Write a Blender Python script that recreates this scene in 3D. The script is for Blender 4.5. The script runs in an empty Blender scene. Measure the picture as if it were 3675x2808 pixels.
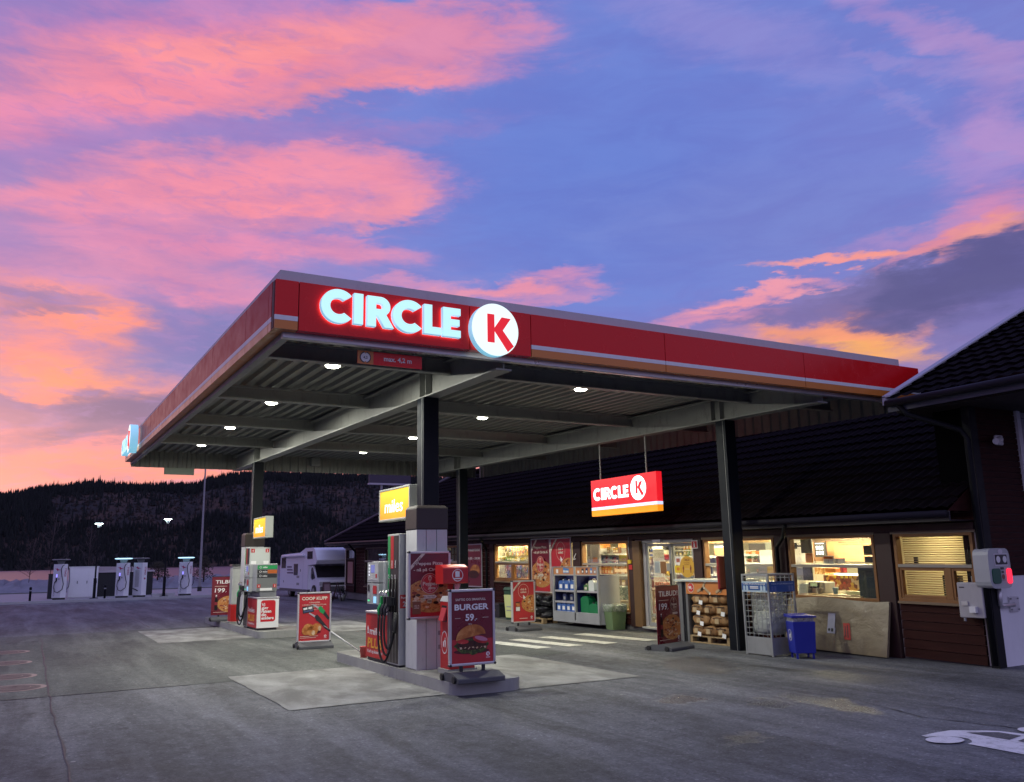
import bpy, math, random
from mathutils import Vector, Matrix
random.seed(7)
R = math.radians
scene = bpy.context.scene
COL = scene.collection

# ------------------------------------------------------------------ camera
cam_d = bpy.data.cameras.new('camera'); cam = bpy.data.objects.new('camera', cam_d); COL.objects.link(cam)
cam_d.sensor_fit = 'HORIZONTAL'; cam_d.sensor_width = 36.0; cam_d.lens = 36.0 * 3057 / 3675
cam_d.clip_start = 0.05; cam_d.clip_end = 9000
def set_cam(pitch, roll, yaw, h):
    cy, sy, cp, sp = math.cos(yaw), math.sin(yaw), math.cos(pitch), math.sin(pitch)
    fw = Vector((sy * cp, cy * cp, sp)); rt = Vector((cy, -sy, 0)); up = rt.cross(fw)
    r2 = rt * math.cos(roll) + up * math.sin(roll); u2 = up * math.cos(roll) - rt * math.sin(roll)
    m = Matrix((r2, u2, -fw)).transposed().to_4x4(); m.translation = (0, 0, h); cam.matrix_world = m
set_cam(.1948, -.0198, .5126, 1.72)
scene.camera = cam
vs = scene.view_settings
scene.display_settings.display_device = 'sRGB'
vs.view_transform = 'Standard'; vs.look = 'None'; vs.exposure = 0.0; vs.gamma = 1.0; vs.use_curve_mapping = False
scene.cycles.max_bounces = 8; scene.cycles.diffuse_bounces = 4; scene.cycles.glossy_bounces = 4; scene.cycles.transparent_max_bounces = 24
scene.cycles.sample_clamp_indirect = 4.0
scene.cycles.caustics_reflective = False; scene.cycles.caustics_refractive = False

def hx(s):
    o = []
    for i in (0, 2, 4):
        v = int(s[i:i + 2], 16) / 255
        o.append(v / 12.92 if v <= .04045 else ((v + .055) / 1.055) ** 2.4)
    return (o[0], o[1], o[2], 1.0)

# ------------------------------------------------------------------ node helper
class NT:
    def __init__(s, tree): s.t = tree; s.n = tree.nodes; s.l = tree.links
    def new(s, typ, **kw):
        n = s.n.new('ShaderNode' + typ)
        for a, v in kw.items(): setattr(n, a, v)
        return n
    def put(s, sock, v):
        if isinstance(v, bpy.types.NodeSocket): s.l.new(v, sock)
        elif v is not None: sock.default_value = v
    def math(s, op, a, b=None, c=None, clamp=False):
        n = s.new('Math', operation=op, use_clamp=clamp)
        for i, v in enumerate((a, b, c)): s.put(n.inputs[i], v)
        return n.outputs[0]
    def mix(s, f, a, b, mode='MIX'):
        n = s.new('MixRGB', blend_type=mode); s.put(n.inputs[0], f); s.put(n.inputs[1], a); s.put(n.inputs[2], b); return n.outputs[0]
    def mr(s, v, a, b, c=0., d=1., t='SMOOTHSTEP'):
        n = s.new('MapRange', interpolation_type=t); s.put(n.inputs[0], v)
        for i, q in enumerate((a, b, c, d)): s.put(n.inputs[i + 1], q)
        return n.outputs[0]
    def noise(s, vec, scale, detail=4, rough=.55, dist=0.):
        n = s.new('TexNoise'); s.put(n.inputs['Vector'], vec); n.inputs['Scale'].default_value = scale
        n.inputs['Detail'].default_value = detail; n.inputs['Roughness'].default_value = rough; n.inputs['Distortion'].default_value = dist
        return n
    def mapping(s, vec, loc=(0, 0, 0), rot=(0, 0, 0), sc=(1, 1, 1), typ='POINT'):
        n = s.new('Mapping', vector_type=typ); s.put(n.inputs[0], vec)
        n.inputs[1].default_value = loc; n.inputs[2].default_value = rot; n.inputs[3].default_value = sc
        return n.outputs[0]
    def ramp(s, f, stops, interp='LINEAR'):
        n = s.new('ValToRGB'); n.color_ramp.interpolation = interp; s.put(n.inputs[0], f)
        e = n.color_ramp.elements
        while len(e) < len(stops): e.new(.5)
        for i, (p, c) in enumerate(stops): e[i].position = p; e[i].color = c
        return n.outputs[0]

# ------------------------------------------------------------------ dusk sky (world, fixed in azimuth and elevation)
CLOUDS = [(-55., 14., 50., 26., 0., '8674b2', .95), (5.2, 25.1, 17.4, 9.21, 8.0, 'a480c0', 0.75),
 (4.8, 18.6, 11.4, 3.41, 0.0, 'c484b4', 0.7),
 (36.6, 28.7, 27.9, 12.5, -3, '6880d4', .8),
 (34.5, 20.9, 16.6, 9.27, -3, '5c7ad2', 0.7),
 (56.2, 23.7, 13.6, 5.44, -11, '7582d2', 0.6),
 (48.7, 20.8, 12.4, 3.19, -7, '7480cc', 0.6),
 (-0.3, 30.8, 11.4, 4.23, 13, 'a47cbe', 0.7),
 (7.3, 32.6, 10.1, 1.52, 16, 'd884b6', 0.8),
 (18.2, 34.4, 12.6, 1.32, 0, 'c884bc', 0.6),
 (13.0, 31.6, 14.9, 2.14, 12, 'f98c9c', 1),
 (5.0, 28.2, 9.5, 1.63, 13, 'f88ca2', 1),
 (23.0, 33.3, 8.8, 1.68, -1, 'e08aae', 0.95),
 (11.7, 32.0, 8.3, 1.05, 14, 'ff9498', 0.9),
 (-0.6, 25.9, 6.8, 1.08, 9, 'e886b0', 0.8),
 (17.0, 30.2, 7.2, 0.71, 14, 'fb8e98', 0.9),
 (12.0, 26.8, 15.9, 0.84, 7, '9a7cc2', 0.7),
 (-0.4, 24.0, 5.7, 0.68, 7, 'a87cbe', 0.7),
 (9.4, 24.4, 10.7, 1.29, 9, 'f48ca6', 1),
 (19.7, 25.3, 6.2, 1.53, -3, 'f28ea8', 1),
 (12.1, 23.1, 10.0, 1.04, 2, 'fb8ea2', 1),
 (0.5, 21.9, 6.8, 0.91, 7, 'f08aa8', 0.9),
 (21.4, 23.4, 3.6, 0.71, 15, 'f290a4', 0.9),
 (4.6, 21.3, 8.3, 0.56, 6, 'ec88aa', 0.8),
 (0.0, 19.1, 6.6, 1.08, 9, '9c78bc', 0.7),
 (9.3, 20.3, 9.6, 1.21, 3, 'e886ae', 0.9),
 (18.5, 20.5, 4.8, 0.78, -1, 'e48ab0', 0.8),
 (16.6, 18.7, 9.3, 1.02, 3, '8c80c6', 0.6),
 (7.7, 17.5, 7.0, 1.51, -9, 'e286ae', 0.95),
 (8.9, 16.2, 3.1, 1.53, -16, 'dc84b0', 0.9),
 (-0.1, 16.9, 6.0, 1.2, -1, 'd084b4', 0.7),
 (10.2, 13.9, 6.6, 2.07, 3, '6e70b8', 0.9),
 (5.9, 15.0, 2.5, 1.68, -47, '7a70b8', 0.6),
 (0.9, 14.8, 4.8, 1.44, -9, 'fb8c80', 1),
 (3.2, 14.5, 2.1, 1.39, -27, 'ff8e7e', 1),
 (-1.2, 15.7, 3.7, 0.43, 2, '8f70aa', 0.8),
 (-0.4, 14.9, 2.2, 0.33, 4, '94709f', 0.6),
 (-0.9, 12.4, 4.4, 1.2, 1, 'fa8a86', 1),
 (2.7, 11.2, 4.9, 0.96, 0, 'ff9478', 1),
 (0.7, 10.1, 4.9, 0.5, 4, 'f58a84', 0.9),
 (6.1, 10.7, 1.9, 0.52, 3, 'f08c90', 0.8),
 (-0.7, 9.5, 2.2, 0.33, 4, '8e6ea8', 0.8),
 (4.9, 9.5, 4.0, 1.14, 7, '6c5c96', 1),
 (2.6, 7.8, 3.3, 0.73, 7, '75609a', 1),
 (-1.6, 8.8, 1.2, 0.81, 4, 'a0709f', 0.8),
 (0.9, 7.1, 7.3, 0.99, 2, 'f08898', 0.8),
 (-1.5, 6.3, 1.4, 0.91, 2, '9a6ca4', 0.8),
 (4.3, 6.3, 6.7, 0.56, 2, 'f48c94', 0.9),
 (1.1, 5.4, 8.0, 0.93, 2, 'f08a98', 0.9),
 (3.8, 5.4, 2.6, 0.42, 1, '8c6aa6', 0.8),
 (14.0, 5.9, 14.4, 0.9, 0, 'f88a86', 0.9),
 (29.3, 5.2, 12.3, 0.93, -1, 'f8908c', 0.8),
 (23.0, 18.7, 3.6, 0.4, 4, 'd88cb8', 0.8),
 (32.5, 19.1, 2.5, 0.43, -4, 'd88cb8', 0.85),
 (29.2, 18.2, 5.5, 0.53, 1, 'ee90a8', 0.95),
 (29.8, 17.2, 5.2, 0.43, 4, 'd88cb4', 0.8),
 (26.3, 17.8, 2.0, 0.31, 5, 'e08fb0', 0.8),
 (45.5, 33.0, 7.4, 1.85, -24, '9a8ed2', 0.55),
 (58.7, 30.0, 6.7, 0.96, -35, 'b490cc', 0.7),
 (61.5, 27.2, 3.2, 1.42, -43, 'b090cc', 0.7),
 (57.1, 28.3, 5.1, 0.5, -31, 'a08ed0', 0.5),
 (60.6, 22.8, 3.1, 2.4, 24, 'b08cce', 0.7),
 (62.0, 23.7, 1.9, 1.32, 18, 'b890cc', 0.6),
 (60.9, 19.0, 3.1, 1.61, 10, 'd888b4', 0.85),
 (56.9, 18.4, 4.9, 0.66, 1, 'b88ac4', 0.7),
 (57.5, 25.4, 4.2, 0.4, -40, '9a8ed2', 0.5),
 (46.7, 14.5, 8.8, 1.8, 3, '8a76b8', 0.8),
 (57.8, 14.6, 9.1, 2.48, 9, '60588f', 1),
 (55.0, 13.0, 5.8, 1.7, 4, '8474b4', 0.8),
 (59.3, 16.3, 4.5, 1.2, 14, '585490', 1),
 (61.0, 14.4, 3.8, 2.68, -10, '645ea2', 0.9),
 (48.3, 15.6, 3.8, 0.89, 4, '8272b0', 0.8),
 (44.7, 16.1, 4.5, 0.39, 7, 'f89aa8', 0.95),
 (47.2, 16.5, 3.6, 0.3, 0, 'f29aac', 0.9),
 (43.1, 15.2, 3.7, 0.36, 1, 'e08fb0', 0.9),
 (52.5, 17.6, 5.3, 0.31, -4, 'ff9c8c', 1),
 (50.2, 17.7, 2.6, 0.23, -4, 'f59a9c', 0.9),
 (58.5, 18.1, 3.8, 0.44, 18, 'e88c9c', 0.9),
 (60.8, 18.2, 1.9, 0.43, 4, 'f0988c', 0.9),
 (48.7, 13.7, 4.3, 0.89, -2, 'e494a0', 0.9),
 (50.7, 13.1, 4.2, 0.88, -12, 'ff9e70', 1),
 (52.3, 12.3, 3.0, 0.58, -15, 'ffb060', 1),
 (54.4, 12.4, 1.9, 0.51, 25, 'f09a90', 0.9),
 (50.5, 14.9, 1.0, 0.35, -7, 'b484a8', 0.8),
 (55.7, 11.5, 3.9, 1.13, -7, '8478b8', 0.7),
 (59.5, 11.9, 3.9, 1.6, 20, '7a70b4', 0.7),
 (10.2, 14.0, 6.1, 1.84, 8.0, '6a6cb4', 0.95),
 (6.3, 14.8, 2.2, 1.31, -37.0, '7a70b8', 0.7),
 (5.1, 9.6, 4.0, 0.97, 7.0, '6a5a94', 1.0),
 (2.9, 7.9, 4.1, 0.56, 7.0, '7a649c', 0.95),
 (-1.2, 9.5, 2.4, 0.3, 4.0, '8a6ca4', 0.9),
 (-1.7, 8.6, 1.4, 0.7, 4.0, '9a709f', 0.8),
 (-1.2, 15.4, 2.7, 0.38, -2.0, '8f70aa', 0.8),
 (0.1, 14.9, 2.0, 0.27, 3.0, '94709f', 0.7),
 (7.1, 17.7, 3.4, 0.4, -3.0, 'a878b8', 0.6),
 (2.9, 25.5, 11.6, 0.42, 12.0, 'a87cc0', 0.6),
 (14.5, 27.1, 6.4, 0.39, 10.0, '9a7cc4', 0.6),
 (12.2, 22.0, 7.9, 0.35, 7.0, 'c080b4', 0.5),
 (57.1, 15.0, 8.4, 1.45, 10.0, '57508c', 1.0),
 (60.6, 16.6, 3.1, 1.07, 16.0, '57508c', 1.0),
 (51.7, 15.5, 2.5, 0.64, 7.0, '6a5f9a', 0.8),
 (48.2, 15.0, 3.5, 0.53, 2.0, '7a6aa6', 0.8),
 (52.0, 12.7, 3.6, 0.64, -13.0, 'ffae62', 0.95),
 (49.9, 13.6, 3.4, 0.53, -10.0, 'ff9c74', 0.9)]
world = bpy.data.worlds.new('World'); scene.world = world; world.use_nodes = True
w = NT(world.node_tree); w.n.clear()
d = w.new('TexCoord').outputs['Generated']
sx = w.new('SeparateXYZ'); w.put(sx.inputs[0], d); X, Y, Z = sx.outputs
az = w.math('MULTIPLY', w.math('ARCTAN2', X, Y), 180 / math.pi)
el = w.math('MULTIPLY', w.math('ARCSINE', Z), 180 / math.pi)
cv = w.new('CombineXYZ'); w.put(cv.inputs[0], az); w.put(cv.inputs[1], el); AE = cv.outputs[0]
n1 = w.noise(w.mapping(AE, sc=(.055, .13, 1)), 1.0, 5, .6)
n2 = w.noise(w.mapping(AE, loc=(7, 3, 0), rot=(0, 0, R(-8)), sc=(.16, .62, 1)), 1.0, 6, .62, .6)
n3 = w.noise(w.mapping(AE, loc=(2, 9, 4), rot=(0, 0, R(-10)), sc=(.13, .48, 1)), 1.0, 9, .62, .5)
n4 = w.noise(w.mapping(AE, loc=(5, 1, 4), rot=(0, 0, R(-9)), sc=(.42, 1.5, 1)), 1.0, 8, .62, .7)
def vm(op, a, b):
    n = w.new('VectorMath', operation=op); w.put(n.inputs[0], a); w.put(n.inputs[1], b); return n.outputs[0]
n5 = w.noise(w.mapping(AE, loc=(1, 6, 2), rot=(0, 0, R(-12)), sc=(.45, 1.25, 1)), 1.0, 6, .6)
off0 = vm('MULTIPLY', vm('SUBTRACT', n5.outputs['Color'], (.5, .5, .5)), (3.0, 1.7, 0))
off = vm('ADD', vm('MULTIPLY', vm('SUBTRACT', n1.outputs['Color'], (.5, .5, .5)), (9, 3.6, 0)),
         vm('MULTIPLY', vm('SUBTRACT', n2.outputs['Color'], (.5, .5, .5)), (4.4, 2.3, 0)))
WV = vm('ADD', vm('ADD', AE, off0), off)
streak = w.math('ADD', w.math('SUBTRACT', n3.outputs['Fac'], .5), w.math('MULTIPLY', w.math('SUBTRACT', n4.outputs['Fac'], .5), .55))
base = w.ramp(w.math('DIVIDE', el, 90., clamp=True),
              [(0, hx('f08a90')), (.07, hx('cc86ae')), (.18, hx('9080c6')), (.36, hx('7c82cc')), (1, hx('8088d4'))])
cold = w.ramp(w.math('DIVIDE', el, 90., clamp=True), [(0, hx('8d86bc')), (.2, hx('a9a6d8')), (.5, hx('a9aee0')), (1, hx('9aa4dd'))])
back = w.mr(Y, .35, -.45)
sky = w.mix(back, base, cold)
for a, e, rx, ry, ang, c, o in CLOUDS:
    v = w.mapping(WV, loc=(a, e, 0), rot=(0, 0, R(ang)), sc=(rx * 1.62, ry * 1.72, 1), typ='TEXTURE')
    g = w.new('TexGradient', gradient_type='SPHERICAL'); w.put(g.inputs[0], v)
    q = w.math('ADD', g.outputs['Fac'], w.math('MULTIPLY', streak, 1.0 if ry < 5 else .45))
    f = w.math('MULTIPLY', w.mr(q, -.04, .92), w.mr(g.outputs['Fac'], 0., .34))
    sky = w.mix(w.math('MULTIPLY', f, o), sky, hx(c))
sky = w.mix(w.math('MULTIPLY', w.math('MULTIPLY', w.mr(n4.outputs['Fac'], .46, .68), w.mr(az, 27, 10)), .42), sky, hx('a07cc0'))
# a little of the physical dusk sky under the clouds
nish = w.new('TexSky', sky_type='NISHITA', sun_disc=False, sun_elevation=R(1.0), sun_rotation=R(-8))
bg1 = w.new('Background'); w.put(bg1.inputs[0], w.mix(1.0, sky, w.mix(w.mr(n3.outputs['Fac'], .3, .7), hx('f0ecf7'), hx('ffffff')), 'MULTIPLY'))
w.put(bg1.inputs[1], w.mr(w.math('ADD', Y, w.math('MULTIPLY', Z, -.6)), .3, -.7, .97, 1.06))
bg2 = w.new('Background'); w.put(bg2.inputs[0], nish.outputs[0]); bg2.inputs[1].default_value = .05
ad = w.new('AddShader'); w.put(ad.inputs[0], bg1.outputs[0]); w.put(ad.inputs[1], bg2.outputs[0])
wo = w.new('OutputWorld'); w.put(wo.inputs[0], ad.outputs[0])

# the sun has all but set: a faint, wide, warm remainder from the sunset side
sun_d = bpy.data.lights.new('sun', 'SUN'); sun_d.energy = .06; sun_d.angle = R(20); sun_d.color = (1, .62, .5)
sun = bpy.data.objects.new('sun', sun_d); COL.objects.link(sun)
sun.rotation_euler = Vector((math.sin(R(8)), -math.cos(R(8)), -.12)).to_track_quat('-Z', 'Y').to_euler()

# ------------------------------------------------------------------ materials
MATS = {}
def mat(name, col, r=.6, metal=0., nz=.18, ns=5., bump=0., bs=60., em=None, es=0., spec=.5, coat=0., dirt=0.):
    if name in MATS: return MATS[name]
    m = bpy.data.materials.new(name); m.use_nodes = True; t = NT(m.node_tree)
    b = t.n['Principled BSDF']; c = hx(col) if isinstance(col, str) else (*col, 1)
    tc = t.new('TexCoord').outputs['Object']
    n = t.noise(tc, ns, 5, .6)
    lo = tuple(x * (1 - nz) for x in c[:3]) + (1,); hi = tuple(min(1, x * (1 + nz * .7)) for x in c[:3]) + (1,)
    cc = t.mix(n.outputs['Fac'], lo, hi)
    if dirt:
        n4 = t.noise(t.mapping(tc, sc=(1, 1, .35)), ns * 2.3, 7, .7)
        cc = t.mix(t.mr(n4.outputs['Fac'], .5, .78, 0, dirt), cc, (.045, .04, .035, 1))
    t.put(b.inputs['Base Color'], cc)
    t.put(b.inputs['Roughness'], t.mr(n.outputs['Fac'], .2, .8, max(.03, r - .1), min(1, r + .1), 'LINEAR'))
    b.inputs['Metallic'].default_value = metal; b.inputs['Specular IOR Level'].default_value = spec
    if coat: b.inputs['Coat Weight'].default_value = coat; b.inputs['Coat Roughness'].default_value = .12
    if bump:
        n5 = t.noise(tc, bs, 4, .6); bn = t.new('Bump'); bn.inputs['Strength'].default_value = bump; bn.inputs['Distance'].default_value = .02
        t.put(bn.inputs['Height'], n5.outputs['Fac']); t.put(b.inputs['Normal'], bn.outputs[0])
    if em: b.inputs['Emission Color'].default_value = hx(em) if isinstance(em, str) else (*em, 1); b.inputs['Emission Strength'].default_value = es
    MATS[name] = m; return m

def glassmat(name='window_glass', tint=(.97, 1, .98), rough=.02, k=1.0):
    if name in MATS: return MATS[name]
    m = bpy.data.materials.new(name); m.use_nodes = True; t = NT(m.node_tree); t.n.clear()
    tr = t.new('BsdfTransparent'); tr.inputs[0].default_value = (*tint, 1)
    gl = t.new('BsdfGlossy'); gl.inputs['Roughness'].default_value = rough
    fr = t.new('Fresnel'); fr.inputs[0].default_value = 1.45
    n = t.noise(t.new('TexCoord').outputs['Object'], 3, 4)
    mx = t.new('MixShader'); t.put(mx.inputs[0], t.math('MULTIPLY', fr.outputs[0], t.mr(n.outputs['Fac'], .3, .7, .8 * k, 1.1 * k), clamp=True))
    t.put(mx.inputs[1], tr.outputs[0]); t.put(mx.inputs[2], gl.outputs[0])
    o = t.new('OutputMaterial'); t.put(o.inputs[0], mx.outputs[0]); MATS[name] = m; return m

def filmmat(name, col, op):
    if name in MATS: return MATS[name]
    m = bpy.data.materials.new(name); m.use_nodes = True; t = NT(m.node_tree); t.n.clear()
    tr = t.new('BsdfTransparent'); b = t.new('BsdfPrincipled'); b.inputs['Base Color'].default_value = hx(col); b.inputs['Roughness'].default_value = .25
    n = t.noise(t.new('TexCoord').outputs['Object'], 9, 6, .7, 1.5)
    bn = t.new('Bump'); bn.inputs['Strength'].default_value = .6; bn.inputs['Distance'].default_value = .05; t.put(bn.inputs['Height'], n.outputs['Fac']); t.put(b.inputs['Normal'], bn.outputs[0])
    mx = t.new('MixShader'); t.put(mx.inputs[0], t.mr(n.outputs['Fac'], .3, .75, op * .4, min(1, op * 1.5))); t.put(mx.inputs[1], tr.outputs[0]); t.put(mx.inputs[2], b.outputs[0])
    o = t.new('OutputMaterial'); t.put(o.inputs[0], mx.outputs[0]); MATS[name] = m; return m

def printmat(name, stops, scale=9., dist=.8, r=.35, vor=False):
    """printed food picture or mottled print: colours chosen by noise"""
    if name in MATS: return MATS[name]
    m = bpy.data.materials.new(name); m.use_nodes = True; t = NT(m.node_tree); b = t.n['Principled BSDF']
    tc = t.new('TexCoord').outputs['Object']
    if vor:
        n = t.new('TexVoronoi'); t.put(n.inputs['Vector'], tc); n.inputs['Scale'].default_value = scale
        s = t.new('SeparateColor'); t.put(s.inputs[0], n.outputs['Color']); f = s.outputs[0]
    else: f = t.noise(tc, scale, 4, .6, dist).outputs['Fac']
    t.put(b.inputs['Base Color'], t.ramp(f, [(p, hx(c)) for p, c in stops], 'CONSTANT' if vor else 'LINEAR')); b.inputs['Roughness'].default_value = r
    MATS[name] = m; return m

# ------------------------------------------------------------------ mesh builder
TXT = {}
def text_geo(s, bold=.0, res=3):
    key = (s, bold, res)
    if key not in TXT:
        cu = bpy.data.curves.new('t', 'FONT'); cu.body = s; cu.size = 1; cu.resolution_u = res; cu.offset = bold; cu.fill_mode = 'FRONT'
        o = bpy.data.objects.new('t', cu); me = bpy.data.meshes.new_from_object(o)
        v = [(p.co.x, p.co.y) for p in me.vertices]; f = [tuple(p.vertices) for p in me.polygons]
        bpy.data.objects.remove(o); bpy.data.curves.remove(cu); bpy.data.meshes.remove(me)
        TXT[key] = (v, f)
    return TXT[key]

class MB:
    def __init__(s, xf=None): s.v = []; s.f = []; s.fm = []; s.mats = []; s.xf = xf; s.M = None; s.sm = []
    def mi(s, m):
        if m not in s.mats: s.mats.append(m)
        return s.mats.index(m)
    def add(s, vs, fs, m, smooth=False):
        k = len(s.v); i = s.mi(m)
        for p in vs:
            p = Vector(p)
            if s.M is not None: p = s.M @ p
            if s.xf: p = Vector(s.xf(p))
            s.v.append(p)
        for f in fs: s.f.append([k + q for q in f]); s.fm.append(i); s.sm.append(smooth)
        return s
    def box(s, a, b, m):
        x0, y0, z0 = (min(a[i], b[i]) for i in range(3)); x1, y1, z1 = (max(a[i], b[i]) for i in range(3))
        return s.add([(x0, y0, z0), (x1, y0, z0), (x1, y1, z0), (x0, y1, z0), (x0, y0, z1), (x1, y0, z1), (x1, y1, z1), (x0, y1, z1)],
                     [(3, 2, 1, 0), (4, 5, 6, 7), (0, 1, 5, 4), (1, 2, 6, 5), (2, 3, 7, 6), (3, 0, 4, 7)], m)
    def taper(s, a, b, m, k=.9, ky=None):
        """box whose top is scaled by k about its centre"""
        ky = k if ky is None else ky; x0, y0, z0 = a; x1, y1, z1 = b; cx, cy = (x0 + x1) / 2, (y0 + y1) / 2; hx_, hy = (x1 - x0) / 2, (y1 - y0) / 2
        q = [(-1, -1), (1, -1), (1, 1), (-1, 1)]
        return s.add([(cx + i * hx_, cy + j * hy, z0) for i, j in q] + [(cx + i * hx_ * k, cy + j * hy * ky, z1) for i, j in q],
                     [(3, 2, 1, 0), (4, 5, 6, 7), (0, 1, 5, 4), (1, 2, 6, 5), (2, 3, 7, 6), (3, 0, 4, 7)], m)
    def poly(s, pts, m): return s.add(pts, [tuple(range(len(pts)))], m)
    def ext(s, pts, d, m, mside=None):
        """closed outline pts (3d), extruded by vector d"""
        n = len(pts); d = Vector(d); P = [Vector(p) for p in pts]
        s.add(P + [p + d for p in P], [tuple(range(n))[::-1], tuple(range(n, 2 * n))], m)
        return s.add(P + [p + d for p in P], [(i, (i + 1) % n, n + (i + 1) % n, n + i) for i in range(n)], mside or m)
    def cyl(s, a, b, r0, m, r1=None, n=12, caps=True, smooth=True):
        a = Vector(a); b = Vector(b); r1 = r0 if r1 is None else r1; ax = (b - a).normalized()
        u = ax.cross(Vector((0, 0, 1)) if abs(ax.z) < .9 else Vector((1, 0, 0))).normalized(); v = ax.cross(u)
        ring = lambda c, r: [c + (u * math.cos(2 * math.pi * i / n) + v * math.sin(2 * math.pi * i / n)) * r for i in range(n)]
        s.add(ring(a, r0) + ring(b, r1), [(i, (i + 1) % n, n + (i + 1) % n, n + i) for i in range(n)], m, smooth)
        if caps: s.add(ring(a, r0), [tuple(range(n))[::-1]], m); s.add(ring(b, r1), [tuple(range(n))], m)
        return s
    def tube(s, pts, r, m, n=8):
        P = [Vector(p) for p in pts]; rings = []; u = None
        for i, p in enumerate(P):
            t = (P[min(i + 1, len(P) - 1)] - P[max(i - 1, 0)]).normalized()
            if u is None: u = t.cross(Vector((0, 0, 1)) if abs(t.z) < .9 else Vector((1, 0, 0))).normalized()
            u = (u - t * u.dot(t)).normalized(); v = t.cross(u)
            rings += [p + (u * math.cos(2 * math.pi * k / n) + v * math.sin(2 * math.pi * k / n)) * r for k in range(n)]
        fs = [(i * n + k, i * n + (k + 1) % n, (i + 1) * n + (k + 1) % n, (i + 1) * n + k) for i in range(len(P) - 1) for k in range(n)]
        fs += [tuple(range(n))[::-1], tuple(range((len(P) - 1) * n, len(P) * n))]
        return s.add(rings, fs, m, True)
    def lathe(s, prof, c, m, n=16, smooth=True, sy=1.):
        vs = [(c[0] + r * math.cos(2 * math.pi * k / n), c[1] + sy * r * math.sin(2 * math.pi * k / n), c[2] + z) for r, z in prof for k in range(n)]
        fs = [(i * n + k, i * n + (k + 1) % n, (i + 1) * n + (k + 1) % n, (i + 1) * n + k) for i in range(len(prof) - 1) for k in range(n)]
        fs += [tuple(range(n))[::-1], tuple(range((len(prof) - 1) * n, len(prof) * n))]
        return s.add(vs, fs, m, smooth)
    # ---- flat artwork: T maps (x, y, layer) to 3d
    def text(s, st, T, x, y, size, m, al='C', bold=.0, wid=None, L=1, res=3, sl=0.):
        v, f = text_geo(st, bold, res)
        if not v: return s
        x0 = min(p[0] for p in v); x1 = max(p[0] for p in v); sx = size
        if wid: sx = wid / (x1 - x0)
        ox = {'L': x0, 'R': x1, 'C': (x0 + x1) / 2}[al]
        return s.add([T(x + (p[0] - ox) * sx + sl * p[1] * size, y + p[1] * size, L) for p in v], f, m)
    def ell(s, T, cx, cy, rx, ry, m, L=1, n=28, a0=0, a1=360, rot=0):
        cr, sr = math.cos(R(rot)), math.sin(R(rot)); pts = []
        N = n if a1 - a0 >= 360 else n + 1
        for i in range(N):
            a = R(a0 + (a1 - a0) * i / n); px, py = rx * math.cos(a), ry * math.sin(a)
            pts.append(T(cx + px * cr - py * sr, cy + px * sr + py * cr, L))
        return s.poly(pts, m)
    def ring(s, T, cx, cy, r0, r1, m, L=1, n=40, ky=1.):
        vs = [T(cx + r * math.cos(2 * math.pi * i / n), cy + ky * r * math.sin(2 * math.pi * i / n), L) for r in (r0, r1) for i in range(n)]
        return s.add(vs, [(i, (i + 1) % n, n + (i + 1) % n, n + i) for i in range(n)], m)
    def rect(s, T, x0, y0, x1, y1, m, L=1): return s.poly([T(x0, y0, L), T(x1, y0, L), T(x1, y1, L), T(x0, y1, L)], m)
    def fig(s, T, pts, m, L=1, o=(0, 0), k=1.): return s.poly([T(o[0] + k * x, o[1] + k * y, L) for x, y in pts], m)
    def build(s, name, parent=None, bev=0., auto=True):
        me = bpy.data.meshes.new(name); me.from_pydata([tuple(p) for p in s.v], [], s.f)
        for m in s.mats: me.materials.append(m)
        me.polygons.foreach_set('material_index', s.fm); me.polygons.foreach_set('use_smooth', s.sm); me.update()
        o = bpy.data.objects.new(name, me); COL.objects.link(o)
        if parent is not None: o.parent = parent
        if bev:
            b = o.modifiers.new('bevel', 'BEVEL'); b.width = bev; b.segments = 2; b.limit_method = 'ANGLE'; b.angle_limit = R(40)
        return o

def front(x0, z0, y=0., step=.0025):      # artwork frame on a face looking to -Y (x to the right, z up)
    return lambda x, z, L: (x0 + x, y - L * step, z0 + z)
def west(y0, z0, x=0., step=.0025):       # on a face looking to -X (reads from +Y to -Y)
    return lambda a, z, L: (x - L * step, y0 - a, z0 + z)

def tag(o, label, cat, group=None):
    o['label'] = label; o['category'] = cat
    if group: o['group'] = group
    return o
def thing(name, label, cat, loc=(0, 0, 0), rz=0., group=None):
    o = bpy.data.objects.new(name, None); o.empty_display_size = .2; COL.objects.link(o)
    o.location = loc; o.rotation_euler = (0, 0, rz); return tag(o, label, cat, group)
def struct(o, kind='structure'): o['kind'] = kind; return o
def kids(o): return [c for c in bpy.data.objects if c.parent == o]
def dup(o, loc=None, rz=None, label=None, parent=None):
    c = o.copy(); COL.objects.link(c)
    if parent is not None: c.parent = parent
    if loc is not None: c.location = loc
    if rz is not None: c.rotation_euler = (0, 0, rz)
    if label: c['label'] = label
    for k in kids(o): dup(k, parent=c)
    return c

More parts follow.
